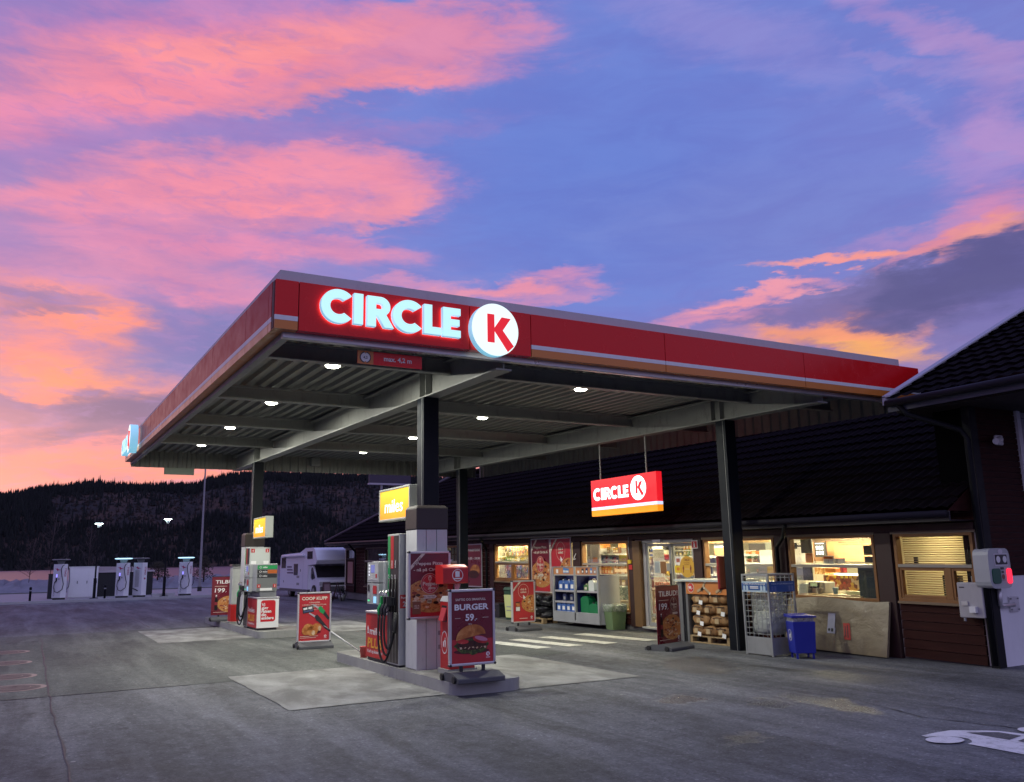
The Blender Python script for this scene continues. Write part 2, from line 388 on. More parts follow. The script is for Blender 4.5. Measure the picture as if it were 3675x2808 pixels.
# palette
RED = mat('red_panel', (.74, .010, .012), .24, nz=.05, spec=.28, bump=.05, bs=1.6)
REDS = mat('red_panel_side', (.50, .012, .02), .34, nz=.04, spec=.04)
REDP = mat('red_paint', (.50, .02, .02), .4, nz=.12, dirt=.12)
ORA = mat('orange_band', (.62, .20, .03), .35, nz=.06)
WHT = mat('white_paint', (.74, .75, .74), .45, nz=.06, dirt=.1)
WHB = mat('white_print', (.78, .78, .76), .5, nz=.02)
GRY = mat('grey_metal', (.30, .31, .31), .42, metal=.25, nz=.12, dirt=.15)
ALU = mat('aluminium', (.62, .62, .63), .34, metal=.55, nz=.08, dirt=.1)
STEEL = mat('painted_steel', (.31, .315, .295), .5, nz=.16, ns=3, dirt=.5)
DARK = mat('dark_plastic', (.022, .023, .026), .45, nz=.25)
BLK = mat('black_steel', (.006, .007, .009), .6, nz=.3, spec=.2)
RUB = mat('rubber', (.012, .012, .013), .6, nz=.2)
BASEG = mat('recycled_plastic', (.085, .088, .095), .75, nz=.25, bump=.3, bs=40)
CONC = mat('concrete', (.33, .335, .31), .85, nz=.22, ns=3, bump=.25, bs=90, dirt=.3)
CHROME = mat('chrome', (.7, .7, .7), .18, metal=1., nz=.05)
MAROON = mat('maroon_print', (.16, .012, .022), .3, nz=.2, ns=2, coat=.25)
REDPR = mat('red_print', (.48, .028, .035), .32, nz=.12, ns=2, coat=.25)
CREAM = mat('cream_print', (.70, .62, .50), .5, nz=.03)
AMBER = mat('amber_wood', (.26, .115, .030), .5, nz=.35, ns=3, dirt=.25)
DKWOOD = mat('dark_wood', (.035, .012, .010), .6, nz=.35, ns=4)
PALLET = mat('pallet_wood', (.34, .24, .12), .75, nz=.3, ns=6, dirt=.2)
YEL = mat('yellow_print', (.70, .50, .03), .5, nz=.04)
GREEN = mat('green_print', (.02, .25, .06), .4, nz=.06)
GLASS = glassmat(k=.55)
ALL_THINGS = []

# ================================================================== SETTING
def asphalt(name, c0, c1, wet=(), streaky=0.):
    m = bpy.data.materials.new(name); m.use_nodes = True; t = NT(m.node_tree); b = t.n['Principled BSDF']
    tc = t.new('TexCoord').outputs['Object']
    big = t.noise(t.mapping(tc, rot=(0, 0, R(-20)), sc=(.35, .16, 1)), 1.4, 7, .65, .6).outputs['Fac']
    lng = t.noise(t.mapping(tc, rot=(0, 0, R(6)), sc=(1.1, .09, 1)), 1.1, 6, .65, .3).outputs['Fac']
    lx = t.noise(t.mapping(tc, rot=(0, 0, R(-35)), sc=(1.3, .22, 1)), 1.0, 7, .68, .4).outputs['Fac']
    fine = t.noise(tc, 55, 6, .75).outputs['Fac']; grit = t.noise(tc, 260, 3, .8).outputs['Fac']
    f = t.math('ADD', t.math('MULTIPLY', t.mr(big, .28, .72), .5), t.math('MULTIPLY', t.mr(lng, .42, .68), .46))
    f = t.math('ADD', f, t.math('MULTIPLY', t.mr(lx, .42, .70), .32))
    f = t.math('ADD', f, t.math('MULTIPLY', t.math('SUBTRACT', fine, .5), .8))
    med = t.noise(t.mapping(tc, sc=(1, .75, 1)), 6.5, 9, .74, .4).outputs['Fac']
    f = t.math('ADD', f, t.math('MULTIPLY', t.math('SUBTRACT', med, .5), 1.15))
    col = t.ramp(f, [(.0, (*c0, 1)), (.9, (*c1, 1))])
    gv = t.new('TexVoronoi'); t.put(gv.inputs['Vector'], tc); gv.inputs['Scale'].default_value = 48
    gs = t.new('SeparateColor'); t.put(gs.inputs[0], gv.outputs['Color'])
    col = t.mix(1.0, col, t.ramp(gs.outputs[0], [(0, (.68, .68, .68, 1)), (.75, (1, 1, 1, 1)), (.93, (1.0, 1.0, 1.0, 1)), (1, (1.6, 1.6, 1.6, 1))]), 'MULTIPLY')
    vo = t.new('TexVoronoi', feature='F1'); t.put(vo.inputs['Vector'], tc); vo.inputs['Scale'].default_value = 1.7; vo.inputs['Randomness'].default_value = 1
    chip = t.math('MULTIPLY', t.mr(vo.outputs['Distance'], .05, .03), t.mr(t.noise(tc, .9, 2).outputs['Fac'], .55, .6))
    col = t.mix(t.math('MULTIPLY', chip, .75), col, (.33, .33, .31, 1))
    oil = t.mr(t.noise(t.mapping(tc, sc=(.9, .5, 1)), 1.3, 6, .62, .5).outputs['Fac'], .60, .72)
    col = t.mix(t.math('MULTIPLY', oil, .65), col, tuple(x * .45 for x in c0) + (1,))
    cr = t.noise(t.mapping(tc, sc=(.30, .30, 1)), 1, 7, .6, .5).outputs['Fac']
    crack = t.math('MULTIPLY', t.mr(t.math('ABSOLUTE', t.math('SUBTRACT', cr, .5)), .0035, .0), t.mr(big, .5, .6))
    col = t.mix(t.math('MULTIPLY', crack, .7), col, (.012, .012, .012, 1))
    rough = t.mr(t.math('ADD', big, t.math('MULTIPLY', fine, .35)), .3, 1.0, .66, .92, 'LINEAR')
    for (x, y, rx, ry, ang, k) in wet:
        nz = t.noise(tc, 3.2, 6, .7).outputs['Color']
        vv = t.new('VectorMath', operation='ADD'); t.put(vv.inputs[0], tc)
        sc = t.new('VectorMath', operation='MULTIPLY_ADD'); t.put(sc.inputs[0], nz); sc.inputs[1].default_value = (.9, .9, 0); sc.inputs[2].default_value = (-.45, -.45, 0)
        t.put(vv.inputs[1], sc.outputs[0])
        g = t.new('TexGradient', gradient_type='SPHERICAL'); t.put(g.inputs[0], t.mapping(vv.outputs[0], loc=(x, y, 0), rot=(0, 0, R(ang)), sc=(rx, ry, 9), typ='TEXTURE'))
        msk = t.math('MULTIPLY', t.mr(g.outputs['Fac'], .1, .45), t.mr(fine, .3, .62, .55, 1.0))
        rough = t.mix(msk, rough, (k, k, k, 1)); col = t.mix(t.math('MULTIPLY', msk, .3), col, tuple(x * .5 for x in c0) + (1,))
    t.put(b.inputs['Base Color'], col); t.put(b.inputs['Roughness'], rough); b.inputs['Specular IOR Level'].default_value = .45
    bn = t.new('Bump'); bn.inputs['Strength'].default_value = .55; bn.inputs['Distance'].default_value = .012
    t.put(bn.inputs['Height'], t.math('ADD', fine, t.math('MULTIPLY', grit, .5))); t.put(b.inputs['Normal'], bn.outputs[0])
    return m
ASPH = asphalt('asphalt', (.032, .034, .036), (.188, .196, .203), wet=[(8.35, 7.45, 1.3, .36, 78, .22), (7.05, 8.5, .55, .34, 40, .16), (7.75, 7.7, .5, .3, 60, .2), (6.1, 6.45, .4, .22, 20, .25), (10.5, 9.0, 1.8, .7, 70, .62), (9.5, 11, 1.6, .8, 60, .38)])
ASPH2 = asphalt('old_asphalt', (.030, .036, .033), (.135, .143, .130))
g = MB(); NX = 24
xs = [-2500, -600, -150, -60, -20, -8, 0, 8, 16, 30, 60, 150, 600, 2500]
ys = [-400, -60, -15, 0, 8, 16, 26, 40, 62.5, 76]
for i in range(len(xs) - 1):
    for j in range(len(ys) - 1): g.poly([(xs[i], ys[j], 0), (xs[i + 1], ys[j], 0), (xs[i + 1], ys[j + 1], 0), (xs[i], ys[j + 1], 0)], ASPH)
struct(g.build('ground'))
p = MB(); p.poly([(-7, 13.75, .004), (4, 13.75, .004), (8.8, 13.75, .004), (8.8, 26.2, .004), (-7, 26.2, .004)], ASPH2); struct(p.build('asphalt_patch'))

TAR = mat('tar_seam', (.022, .022, .024), .6, nz=.4, ns=9)
for pts in ([(.42, 2.0), (.45, 8), (.40, 14), (.46, 27)], [(-7, 13.74), (-2, 13.76), (2.9, 13.73)], [(8.6, 5.2), (8.35, 6.2), (8.75, 7.4), (8.6, 9.0)], [(3.2, 27), (3.25, 34), (3.1, 45)]):
    b = MB(); rr = random.Random(len(pts)); P = []
    for (x0, y0), (x1, y1) in zip(pts, pts[1:]):
        for i in range(14): t = i / 14; P.append(Vector((x0 + (x1 - x0) * t + rr.uniform(-.02, .02), y0 + (y1 - y0) * t + rr.uniform(-.02, .02), .0062)))
    L_, R_ = [], []
    for i in range(len(P) - 1):
        d_ = (P[i + 1] - P[i]).normalized(); n_ = Vector((-d_.y, d_.x, 0)) * rr.uniform(.004, .016); L_.append(P[i] + n_); R_.append(P[i] - n_)
    b.add(L_ + R_, [(i, i + 1, len(L_) + i + 1, len(L_) + i) for i in range(len(L_) - 1)], TAR); struct(b.build('asphalt_seam'))

def concmat(name):
    m = bpy.data.materials.new(name); m.use_nodes = True; t = NT(m.node_tree); b = t.n['Principled BSDF']; tc = t.new('TexCoord').outputs['Object']
    a = t.noise(t.mapping(tc, sc=(1, .55, 1)), 1.3, 7, .62, .4).outputs['Fac']; f = t.noise(tc, 40, 5, .7).outputs['Fac']
    st = t.mr(t.noise(t.mapping(tc, loc=(4, 4, 0), sc=(.9, .5, 1)), 1.7, 6, .6, .8).outputs['Fac'], .52, .66)
    col = t.ramp(t.math('ADD', t.mr(a, .3, .7), t.math('MULTIPLY', t.math('SUBTRACT', f, .5), .7)), [(0, (.11, .11, .10, 1)), (1, (.30, .305, .285, 1))])
    col = t.mix(t.math('MULTIPLY', st, .62), col, (.12, .115, .105, 1))
    t.put(b.inputs['Base Color'], col); b.inputs['Roughness'].default_value = .82
    bn = t.new('Bump'); bn.inputs['Strength'].default_value = .3; bn.inputs['Distance'].default_value = .01; t.put(bn.inputs['Height'], f); t.put(b.inputs['Normal'], bn.outputs[0]); return m
SLAB = concmat('slab_concrete')
def slab(x0, y0, x1, y1):
    rnd = random.Random(int(x0 * 10)); pts = []
    for (a, b) in (((x0, y0), (x1, y0)), ((x1, y0), (x1, y1)), ((x1, y1), (x0, y1)), ((x0, y1), (x0, y0))):
        for i in range(24):
            t = i / 24; pts.append((a[0] + (b[0] - a[0]) * t + rnd.uniform(-.012, .012), a[1] + (b[1] - a[1]) * t + rnd.uniform(-.012, .012), .008))
    b = MB(); b.poly(pts, SLAB); struct(b.build('concrete_slab'))
slab(2.86, 10.62, 4.98, 14.3); slab(5.90, 10.45, 7.95, 14.2); slab(2.74, 21.35, 4.92, 25.6); slab(5.95, 21.6, 8.6, 25.6)

def paintmat(name, c, wear=.5):
    m = bpy.data.materials.new(name); m.use_nodes = True; t = NT(m.node_tree); b = t.n['Principled BSDF']; tc = t.new('TexCoord').outputs['Object']
    n = t.noise(tc, 5, 8, .75).outputs['Fac']; q = t.noise(tc, 70, 4, .7).outputs['Fac']
    f = t.math('MULTIPLY', t.mr(t.math('ADD', n, t.math('MULTIPLY', q, .35)), .62, .9), wear)
    t.put(b.inputs['Base Color'], t.mix(f, c, (.13, .13, .12, 1))); b.inputs['Roughness'].default_value = .7; return m
PAINT = paintmat('road_paint', (.54, .54, .48, 1), .95); PAINT2 = paintmat('fresh_paint', (.70, .69, .70, 1), .6)
for i, x in enumerate((8.52, 9.22, 10.02, 11.02)):
    b = MB(); y0, y1 = 14.72 - .06 * (i - 1), 16.75 + .1 * (i - 1); s = .36
    b.poly([(x - .02 + .26 * 0, y1, .009), (x + .24, y0, .009), (x + .24 + s, y0 + .03, .009), (x + s, y1 + .02, .009)], PAINT); struct(b.build('crosswalk_stripe'))

# car pictogram painted on the asphalt; long axis runs toward the camera and right
b = MB()
def cp(u, v, L=0):  # u along the car, v across
    return (7.46 + .85 * 0 + u * .30 + v * .92, 5.55 - u * .95 + v * .12, .007 + .003 * L)
T = lambda x, y, L: (x, y, .007 + .003 * L)
G0 = [(7.52, 5.59), (7.73, 5.60), (7.96, 5.59), (8.09, 5.49), (8.22, 5.39), (8.30, 5.29), (8.33, 5.17), (8.34, 5.07), (8.34, 4.2), (7.56, 4.2), (7.53, 4.63), (7.53, 4.94), (7.53, 5.13), (7.62, 5.15), (7.69, 5.20), (7.735, 5.26), (7.74, 5.33), (7.71, 5.40), (7.65, 5.46), (7.58, 5.50), (7.50, 5.53)]
b.fig(T, G0, PAINT2, 0)
PAD = asphalt('asphalt_in_mark', (.06, .06, .065), (.14, .14, .145))
b.fig(T, [(7.965, 5.43), (8.10, 5.36), (8.22, 5.27), (8.235, 5.06), (7.98, 5.02)], PAD, 1); b.fig(T, [(7.985, 4.95), (8.13, 4.97), (8.22, 4.9), (8.22, 4.5), (7.98, 4.5)], PAD, 1)
b.ell(T, 7.50, 5.335, .185, .138, PAINT2, 2, rot=-8); b.ell(T, 8.575, 5.13, .16, .14, PAINT2, 2)
struct(b.build('car_marking'))

MH = mat('cast_iron', (.10, .085, .075), .6, metal=.4, nz=.3, ns=14, bump=.5, bs=120)
MHR = mat('manhole_ring', (.26, .19, .17), .7, nz=.2)
for i, (x, y) in enumerate(((-.02, 15.0), (-.13, 16.6), (-.19, 19.0), (-.22, 21.4))):
    q = MB(); T = lambda a, c, L: (x + a, y + c, .006 + L * .003); q.ell(T, 0, 0, .42, .42, MHR, 0, 32); q.ell(T, 0, 0, .34, .34, MH, 1, 32)
    q.ell(T, 0, .12, .03, .02, BLK, 2, 10); q.ring(T, 0, 0, .20, .215, MHR, 2, 28)
    struct(q.build('manhole_cover'))

# far side: light kerbed charging bay, road, verge, stone bank, lake, wooded hill
ROAD = mat('pale_paving', (.34, .32, .31), .8, nz=.2, ns=1.5); KERB = mat('kerb_stone', (.46, .46, .46), .8, nz=.18, ns=3)
VERGE = mat('verge_grass', (.045, .065, .03), .9, nz=.5, ns=4, bump=.6, bs=30)
q = MB(); q.box((-40, 50.0, .0), (10.3, 58.2, .10), ROAD); struct(q.build('charging_bay_pavement'))
q = MB(); q.box((-40, 49.72, 0), (10.3, 50.0, .13), KERB); q.box((10.3, 49.72, 0), (10.58, 58.2, .13), KERB); struct(q.build('kerb'))
q = MB(); q.poly([(-200, 60.5, .006), (200, 60.5, .006), (200, 70, .006), (-200, 70, .006)], ROAD); struct(q.build('road'))
q = MB()
for i in range(16):
    x = -26 + i * 2.6; q.rect(lambda a, c, L: (a, c, .008), x, 48.5 + .25 * (i % 2), x + 1.5, 48.62 + .25 * (i % 2), PAINT2)
q.rect(lambda a, c, L: (a, c, .008), -40, 47.9, 2.2, 48.0, PAINT2); struct(q.build('bay_marking'))
q = MB(); q.poly([(6.4, 58.25, .010), (60, 58.25, .010), (60, 60.4, .010), (6.4, 60.4, .010)], VERGE); q.poly([(-200, 70.1, .01), (200, 70.1, .01), (200, 73, .01), (-200, 73, .01)], VERGE); struct(q.build('grass_verge'))
# stone bank
ROCK = mat('bank_rock', (.24, .24, .27), .85, nz=.5, ns=.9, bump=.5, bs=6)
rnd = random.Random(3); q = MB()
NXr, NYr = 520, 9; vsr = []
for j in range(NYr):
    t = j / (NYr - 1); yy = 72.6 + t * 9; hh = .85 * math.sin(min(1, t * 2.2) * math.pi / 2) if t < .5 else .85 - (t - .5) * 5
    for i in range(NXr): vsr.append((-70 + i * .42 + rnd.uniform(-.16, .16), yy + rnd.uniform(-.25, .25), hh + rnd.uniform(-.16, .16) * (1 if 0 < j else 0)))
q.add(vsr, [(j * NXr + i, j * NXr + i + 1, (j + 1) * NXr + i + 1, (j + 1) * NXr + i) for j in range(NYr - 1) for i in range(NXr - 1)], ROCK); struct(q.build('stone_bank'))
lm = bpy.data.materials.new('lake_water'); lm.use_nodes = True; t = NT(lm.node_tree); pb = t.n['Principled BSDF']
pb.inputs['Base Color'].default_value = (.02, .03, .05, 1); pb.inputs['Roughness'].default_value = .42
bn = t.new('Bump'); bn.inputs['Strength'].default_value = .5; t.put(bn.inputs['Height'], t.noise(t.mapping(t.new('TexCoord').outputs['Object'], sc=(.05, .3, 1)), 1, 5).outputs['Fac']); t.put(pb.inputs['Normal'], bn.outputs[0])
q = MB(); q.poly([(-4000, 76, -1.0), (4000, 76, -1.0), (4000, 4500, -1.0), (-4000, 4500, -1.0)], lm); struct(q.build('lake'))

HILLM = bpy.data.materials.new('hillside'); HILLM.use_nodes = True; t = NT(HILLM.node_tree); pb = t.n['Principled BSDF']; tc = t.new('TexCoord').outputs['Object']
a1 = t.noise(t.mapping(tc, sc=(.012, .004, .02)), 1, 8, .7, .6).outputs['Fac']; a2 = t.noise(tc, .05, 6, .7).outputs['Fac']
hc = t.ramp(t.math('ADD', t.mr(a1, .3, .7), t.math('MULTIPLY', t.math('SUBTRACT', a2, .5), .8)), [(0, (.006, .007, .008, 1)), (.45, (.020, .014, .012, 1)), (.8, (.050, .027, .019, 1)), (1, (.075, .040, .027, 1))])
t.put(pb.inputs['Base Color'], hc); pb.inputs['Roughness'].default_value = .95
SK = [(-60, 3.4), (-20, 3.6), (-6, 3.75), (-1.7, 3.85), (.9, 4.33), (3.1, 4.62), (5, 4.5), (8.9, 4.62), (9.8, 4.98), (11.2, 5.28), (12.8, 5.38), (19.8, 5.22), (26, 5.0), (40, 4.2), (75, 3.2)]
def sk(a):
    for (a0, e0), (a1_, e1) in zip(SK, SK[1:]):
        if a0 <= a <= a1_: t = (a - a0) / (a1_ - a0); t = t * t * (3 - 2 * t); return e0 + (e1 - e0) * t
    return 3.2
from mathutils import noise as mno
R0, R1 = 1500., 2050.
def hill(a, s):  # s 0 shore .. 1 ridge .. 1.5 beyond
    rr = R0 + (R1 - R0) * s; top = R1 * math.tan(R(sk(a))) + 1.72
    prof = -1.2 + (top + 1.2) * (1.08 * math.sin(min(s, 1) * math.pi / 2) ** 1.15 - .08 * min(s, 1)) if s <= 1 else top - (s - 1) * 90
    n = mno.noise(Vector((rr * math.sin(R(a)) * .006, rr * math.cos(R(a)) * .006, 0))) * 9 * min(1, s * 2) * max(0, 1 - abs(s - .5) * 2)
    return Vector((rr * math.sin(R(a)), rr * math.cos(R(a)), prof + n))
q = MB(); AA = [-60 + i * .75 for i in range(181)]; SS = [i / 16 * 1.3 for i in range(17)]
q.add([hill(a, s) for s in SS for a in AA], [(j * 181 + i, j * 181 + i + 1, (j + 1) * 181 + i + 1, (j + 1) * 181 + i) for j in range(16) for i in range(180)], HILLM, True)
struct(q.build('hill'))
FOR = mat('spruce_dark', (.005, .007, .007), .9, nz=.5, ns=.02); FOR2 = mat('spruce_mid', (.009, .012, .010), .9, nz=.5, ns=.02); FOR3 = mat('birch_brush', (.030, .017, .012), .95, nz=.5, ns=.02)
rnd = random.Random(11); q = MB()
def spruce(p, h, w_, m):
    n = 5; tiers = 4; vs_ = []; fs = []; ph = rnd.uniform(0, 6)
    for k in range(tiers):
        z0 = h * (.06 + k / tiers * .78); z1 = min(h, z0 + h * .42); rr = w_ * (1 - k / (tiers + .3)) * rnd.uniform(.8, 1.2); b0 = len(vs_)
        vs_ += [p + Vector((rr * math.cos(ph + 6.283 * i / n), rr * math.sin(ph + 6.283 * i / n), z0 + rnd.uniform(-.04, .04) * h)) for i in range(n)] + [p + Vector((rnd.uniform(-.05, .05) * w_, 0, z1))]
        fs += [(b0 + i, b0 + (i + 1) % n, b0 + n) for i in range(n)]
    q.add(vs_, fs, m)
for _ in range(21000):
    a = rnd.uniform(-9, 27) if rnd.random() < .85 else rnd.uniform(-40, 60); s = rnd.random()
    clear = .30 < s + .10 * mno.noise(Vector((a * .35, s * 4, 2))) < .66 and a > 1 + 2 * mno.noise(Vector((a, s * 3, 5)))
    if clear and rnd.random() < .90: continue
    p = hill(a, s * 1.03); h = rnd.uniform(11, 19) * (.75 if s < .25 else 1)
    if rnd.random() < .06: h *= 1.25
    spruce(p, h, h * rnd.uniform(.13, .2), FOR if rnd.random() < .6 else FOR2)
for _ in range(1500):                      # an uneven row of trees along the ridge
    a = rnd.uniform(-12, 28); p = hill(a, rnd.uniform(.95, 1.04)); h = rnd.triangular(8, 33, 12) * (.75 + .5 * abs(mno.noise(Vector((a * 1.3, 0, 3))))) ; spruce(p, h, h * rnd.uniform(.09, .15), FOR)
for _ in range(5200):                      # cleared slope with brush
    a = rnd.uniform(-4, 27); s = rnd.uniform(.2, .72); p = hill(a, s); h = rnd.uniform(1.5, 4.5); spruce(p, h, h * rnd.uniform(.45, .8), FOR3 if rnd.random() < .75 else FOR2)
f = struct(q.build('forest'), 'stuff'); tag(f, 'dark spruce forest covering the hill across the lake', 'forest')

# ================================================================== CANOPY
SL = .0191
def shear(p): return (p[0], p[1], p[2] + SL * (p[1] - 12.16))
def zc(y, z): return z + SL * (y - 12.16)
CX0, CX1, CY0, CY1 = 2.26, 13.85, 9.56, 27.1
CB = thing('fuel_canopy', 'large flat forecourt canopy with red fascia and corrugated steel ceiling on four black columns', 'canopy', (0, 0, 0))
SEAM = mat('panel_seam', (.05, .008, .01), .6); GFL = mat('flashing_grey', (.50, .49, .52), .5, nz=.12, dirt=.1)
# front fascia: red panels, white and orange bands except behind the lettering
q = MB(shear); zt, zo, zw, zb = 5.02, 4.535, 4.592, 4.43
def fpanel(x0, x1, plain):
    e = .006
    if plain: q.box((x0 + e, CY0, zb), (x1 - e, CY0 + .14, zt), RED)
    else:
        q.box((x0 + e, CY0, zw), (x1 - e, CY0 + .14, zt), RED); q.box((x0 + e, CY0 - .002, zo), (x1 - e, CY0 + .138, zw), WHT); q.box((x0 + e, CY0, zb), (x1 - e, CY0 + .14, zo), ORA)
fpanel(CX0, 2.54, False); fpanel(2.54, 4.77, True); fpanel(4.77, 5.69, True); fpanel(5.69, 7.99, False); fpanel(7.99, 10.9, False); fpanel(10.9, CX1, False)
q.box((CX0, CY0 + .03, zb + .01), (CX1, CY0 + .13, zt - .01), SEAM)
q.build('front_fascia', CB)
q = MB(shear)
ys_ = [CY0 + .145, 9.86, 11.1, 13.45, 15.95, 18.5, 21.2, 24.1, CY1]
for a, c in zip(ys_, ys_[1:]):
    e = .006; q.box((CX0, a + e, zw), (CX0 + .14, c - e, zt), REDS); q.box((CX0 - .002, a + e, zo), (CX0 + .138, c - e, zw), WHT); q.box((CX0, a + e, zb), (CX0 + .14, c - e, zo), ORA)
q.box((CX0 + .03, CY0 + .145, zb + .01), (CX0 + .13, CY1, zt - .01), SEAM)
q.build('side_fascia', CB)
q = MB(shear)   # grey upper flashing, set back
q.box((CX0 + .09, CY0 + .15, 4.95), (CX0 + .17, CY1, 5.185), GFL); q.box((CX0 + .17, CY0 + .15, 4.95), (CX1 - .32, CY0 + .23, 5.185), GFL); q.box((CX1 - .40, CY0 + .23, 4.95), (CX1 - .32, CY1, 5.18), GFL); q.box((CX0 + .17, CY1 - .08, 4.95), (CX1 - .32, CY1 - .001, 5.18), GFL)
q.build('roof_flashing', CB)
q = MB(shear); q.box((CX0 + .14, CY0 + .142, 4.36), (CX1, CY0 + .24, 4.44), ALU); q.box((CX0 + .142, CY0 + .24, 4.36), (CX0 + .24, CY1, 4.44), STEEL); q.build('edge_trim', CB, .01)
# corrugated ceiling
q = MB(shear); pit = .235; x = CX0 + .25; prof = []
while x < CX1 - .1:
    prof += [(x, 4.82), (x + .09, 4.82), (x + .115, 4.755), (x + .205, 4.755)]; x += pit
DECK = mat('deck_sheet', (.24, .245, .225), .55, nz=.2, ns=2.5, dirt=.35)
yy = [CY0 + .25, 12, 15, 18, 21, 24, CY1 - .1]
q.add([(x, y, z) for y in yy for x, z in prof], [(j * len(prof) + i, (j + 1) * len(prof) + i, (j + 1) * len(prof) + i + 1, j * len(prof) + i + 1) for j in range(len(yy) - 1) for i in range(len(prof) - 1)], DECK)
q.box((CX0 + .145, CY0 + .145, 4.87), (CX1 - .02, CY1 - .02, 4.93), GFL)
q.build('roof_deck', CB)
def ibeam(q, a, b, h, w_, axis, m=STEEL, tf=.022, tw=.014):
    (x0, y0, z), (x1, y1, _) = a, b      # z = bottom
    if axis == 'y':
        q.box((x0 - w_ / 2, y0, z), (x0 + w_ / 2, y1, z + tf), m); q.box((x0 - w_ / 2, y0, z + h - tf), (x0 + w_ / 2, y1, z + h), m); q.box((x0 - tw / 2, y0, z + tf), (x0 + tw / 2, y1, z + h - tf), m)
    else:
        q.box((x0, y0 - w_ / 2, z), (x1, y0 + w_ / 2, z + tf), m); q.box((x0, y0 - w_ / 2, z + h - tf), (x1, y0 + w_ / 2, z + h), m); q.box((x0, y0 - tw / 2, z + tf), (x1, y0 + tw / 2, z + h - tf), m)
GA, GB_, C1Y, C2Y = 5.40, 11.55, 12.30, 24.0
for gx in (GA, GB_):
    q = MB(shear); ibeam(q, (gx, CY0 + .245, 4.26), (gx, CY1 - .12, 0), .44, .24, 'y')
    for cy_ in (C1Y - .12, C1Y + .12, C2Y - .12, C2Y + .12):
        for sgn in (-1, 1): q.box((gx + sgn * .01, cy_ - .006, 4.284), (gx + sgn * .115, cy_ + .006, 4.676), STEEL)
    q.build('girder', CB)
for py in (11.5, 15.1, 18.7, 22.4):
    for x0, x1 in ((CX0 + .25, GA - .012), (GA + .012, GB_ - .012), (GB_ + .012, CX1 - .1)):
        q = MB(shear); ibeam(q, (x0, py, 4.50), (x1, py, 0), .235, .14, 'x'); q.build('purlin', CB)
for py in (CY0 + .36,):
    for x0, x1 in ((CX0 + .25, GA - .125), (GA + .125, GB_ - .125), (GB_ + .125, CX1 - .1)):
        q = MB(shear); ibeam(q, (x0, py, 4.50), (x1, py, 0), .235, .10, 'x', mat('steel_dark', (.22, .22, .20), .6)); q.build('purlin', CB)
# corrugated skirts on the back and right sides
def skirt(pts, name):
    q = MB(shear); vs_ = []; n = 0; (ax, ay), (bx, by) = pts; L = math.hypot(bx - ax, by - ay); ux, uy = (bx - ax) / L, (by - ay) / L; s = 0; k = 0; pr = []
    while s < L:
        o = .0 if (k // 2) % 2 == 0 else .035; pr.append((ax + ux * s - uy * o, ay + uy * s + ux * o)); s += .10 if k % 2 == 0 else .03; k += 1
    q.add([(x, y, z) for z in (4.30, 4.95) for x, y in pr], [(i, i + 1, len(pr) + i + 1, len(pr) + i) for i in range(len(pr) - 1)], DECK); return q.build(name, CB)
skirt([(CX0 + .16, CY1), (CX1 - .03, CY1)], 'back_skirt'); skirt([(CX1, CY1), (CX1, CY0 + .2)], 'side_skirt')
q = MB(shear); q.box((GB_ + .14, 9.9, 4.27), (GB_ + .3, 9.95, 4.27), STEEL) if 0 else None
q.tube([(GB_, C1Y - .16, 4.30), (GB_ + 1.6, CY0 + .55, 4.62)], .035, STEEL); q.build('brace', CB)
COLM = mat('column_black', (.006, .009, .014), .5, nz=.3, spec=.25)
for i, (cx, cy) in enumerate(((GA - .02, C1Y), (GA - .02, C2Y), (GB_ + .03, C1Y - .1), (GB_, C2Y - .2))):
    zf = .16 if i < 2 else 0.; q = MB(); h = .13; zt_ = 4.258 + SL * (cy - 12.16); zt_ -= .004
    q.box((cx - h, cy - h, zf - .02), (cx + h, cy + h, zt_), COLM)
    q.box((cx - h - .006, cy - .075, zf), (cx - h, cy - .065, zt_ - .01), STEEL)
    co = q.build('column', CB, .012)
    if i == 0 or i == 1:   # white sheet cladding round the foot, with a dark cap
        x0, x1, y0, y1 = cx - .33, cx + .17, cy - .34, cy + .08
        if i == 1: y0, y1 = cy - .30, cy + .12
        q = MB(); W2 = mat('cladding_white', (.60, .61, .60), .45, nz=.08, dirt=.25); GR = mat('groove', (.02, .02, .022), .7)
        q.box((x0 + .012, y0 + .012, .16), (x1 - .012, y1 - .012, 2.19), GR)
        for a, c in ((0, .30), (.315, .64), (.655, 1.)):
            q.box((x0 + (x1 - x0) * a, y0, .15, .03), (x0 + (x1 - x0) * c - .002, y0 + .02, 2.18), W2)
        q.box((x0, y0 + .021, .17), (x0 + .02, y1, 2.18), W2); q.box((x1 - .02, y0 + .021, .17), (x1, y1, 2.18), W2)
        q.box((x1 - .155, y0 - .012, .44), (x1 - .03, y0 - .001, .50), GRY); q.box((x1 - .155, y0 - .012, .64), (x1 - .03, y0 - .001, .70), GRY)
        q.build('column_cladding', co)
        q = MB(); CAP = mat('cladding_cap', (.045, .035, .032), .5, nz=.15); q.box((x0 - .01, y0 - .01, 2.19), (x1 + .01, y1 + .01, 2.50), CAP)
        q.taper((x0 - .01, y0 - .01, 2.50), (x1 + .01, y1 + .01, 2.545), CAP, .86); q.build('cladding_cap', co, .008)

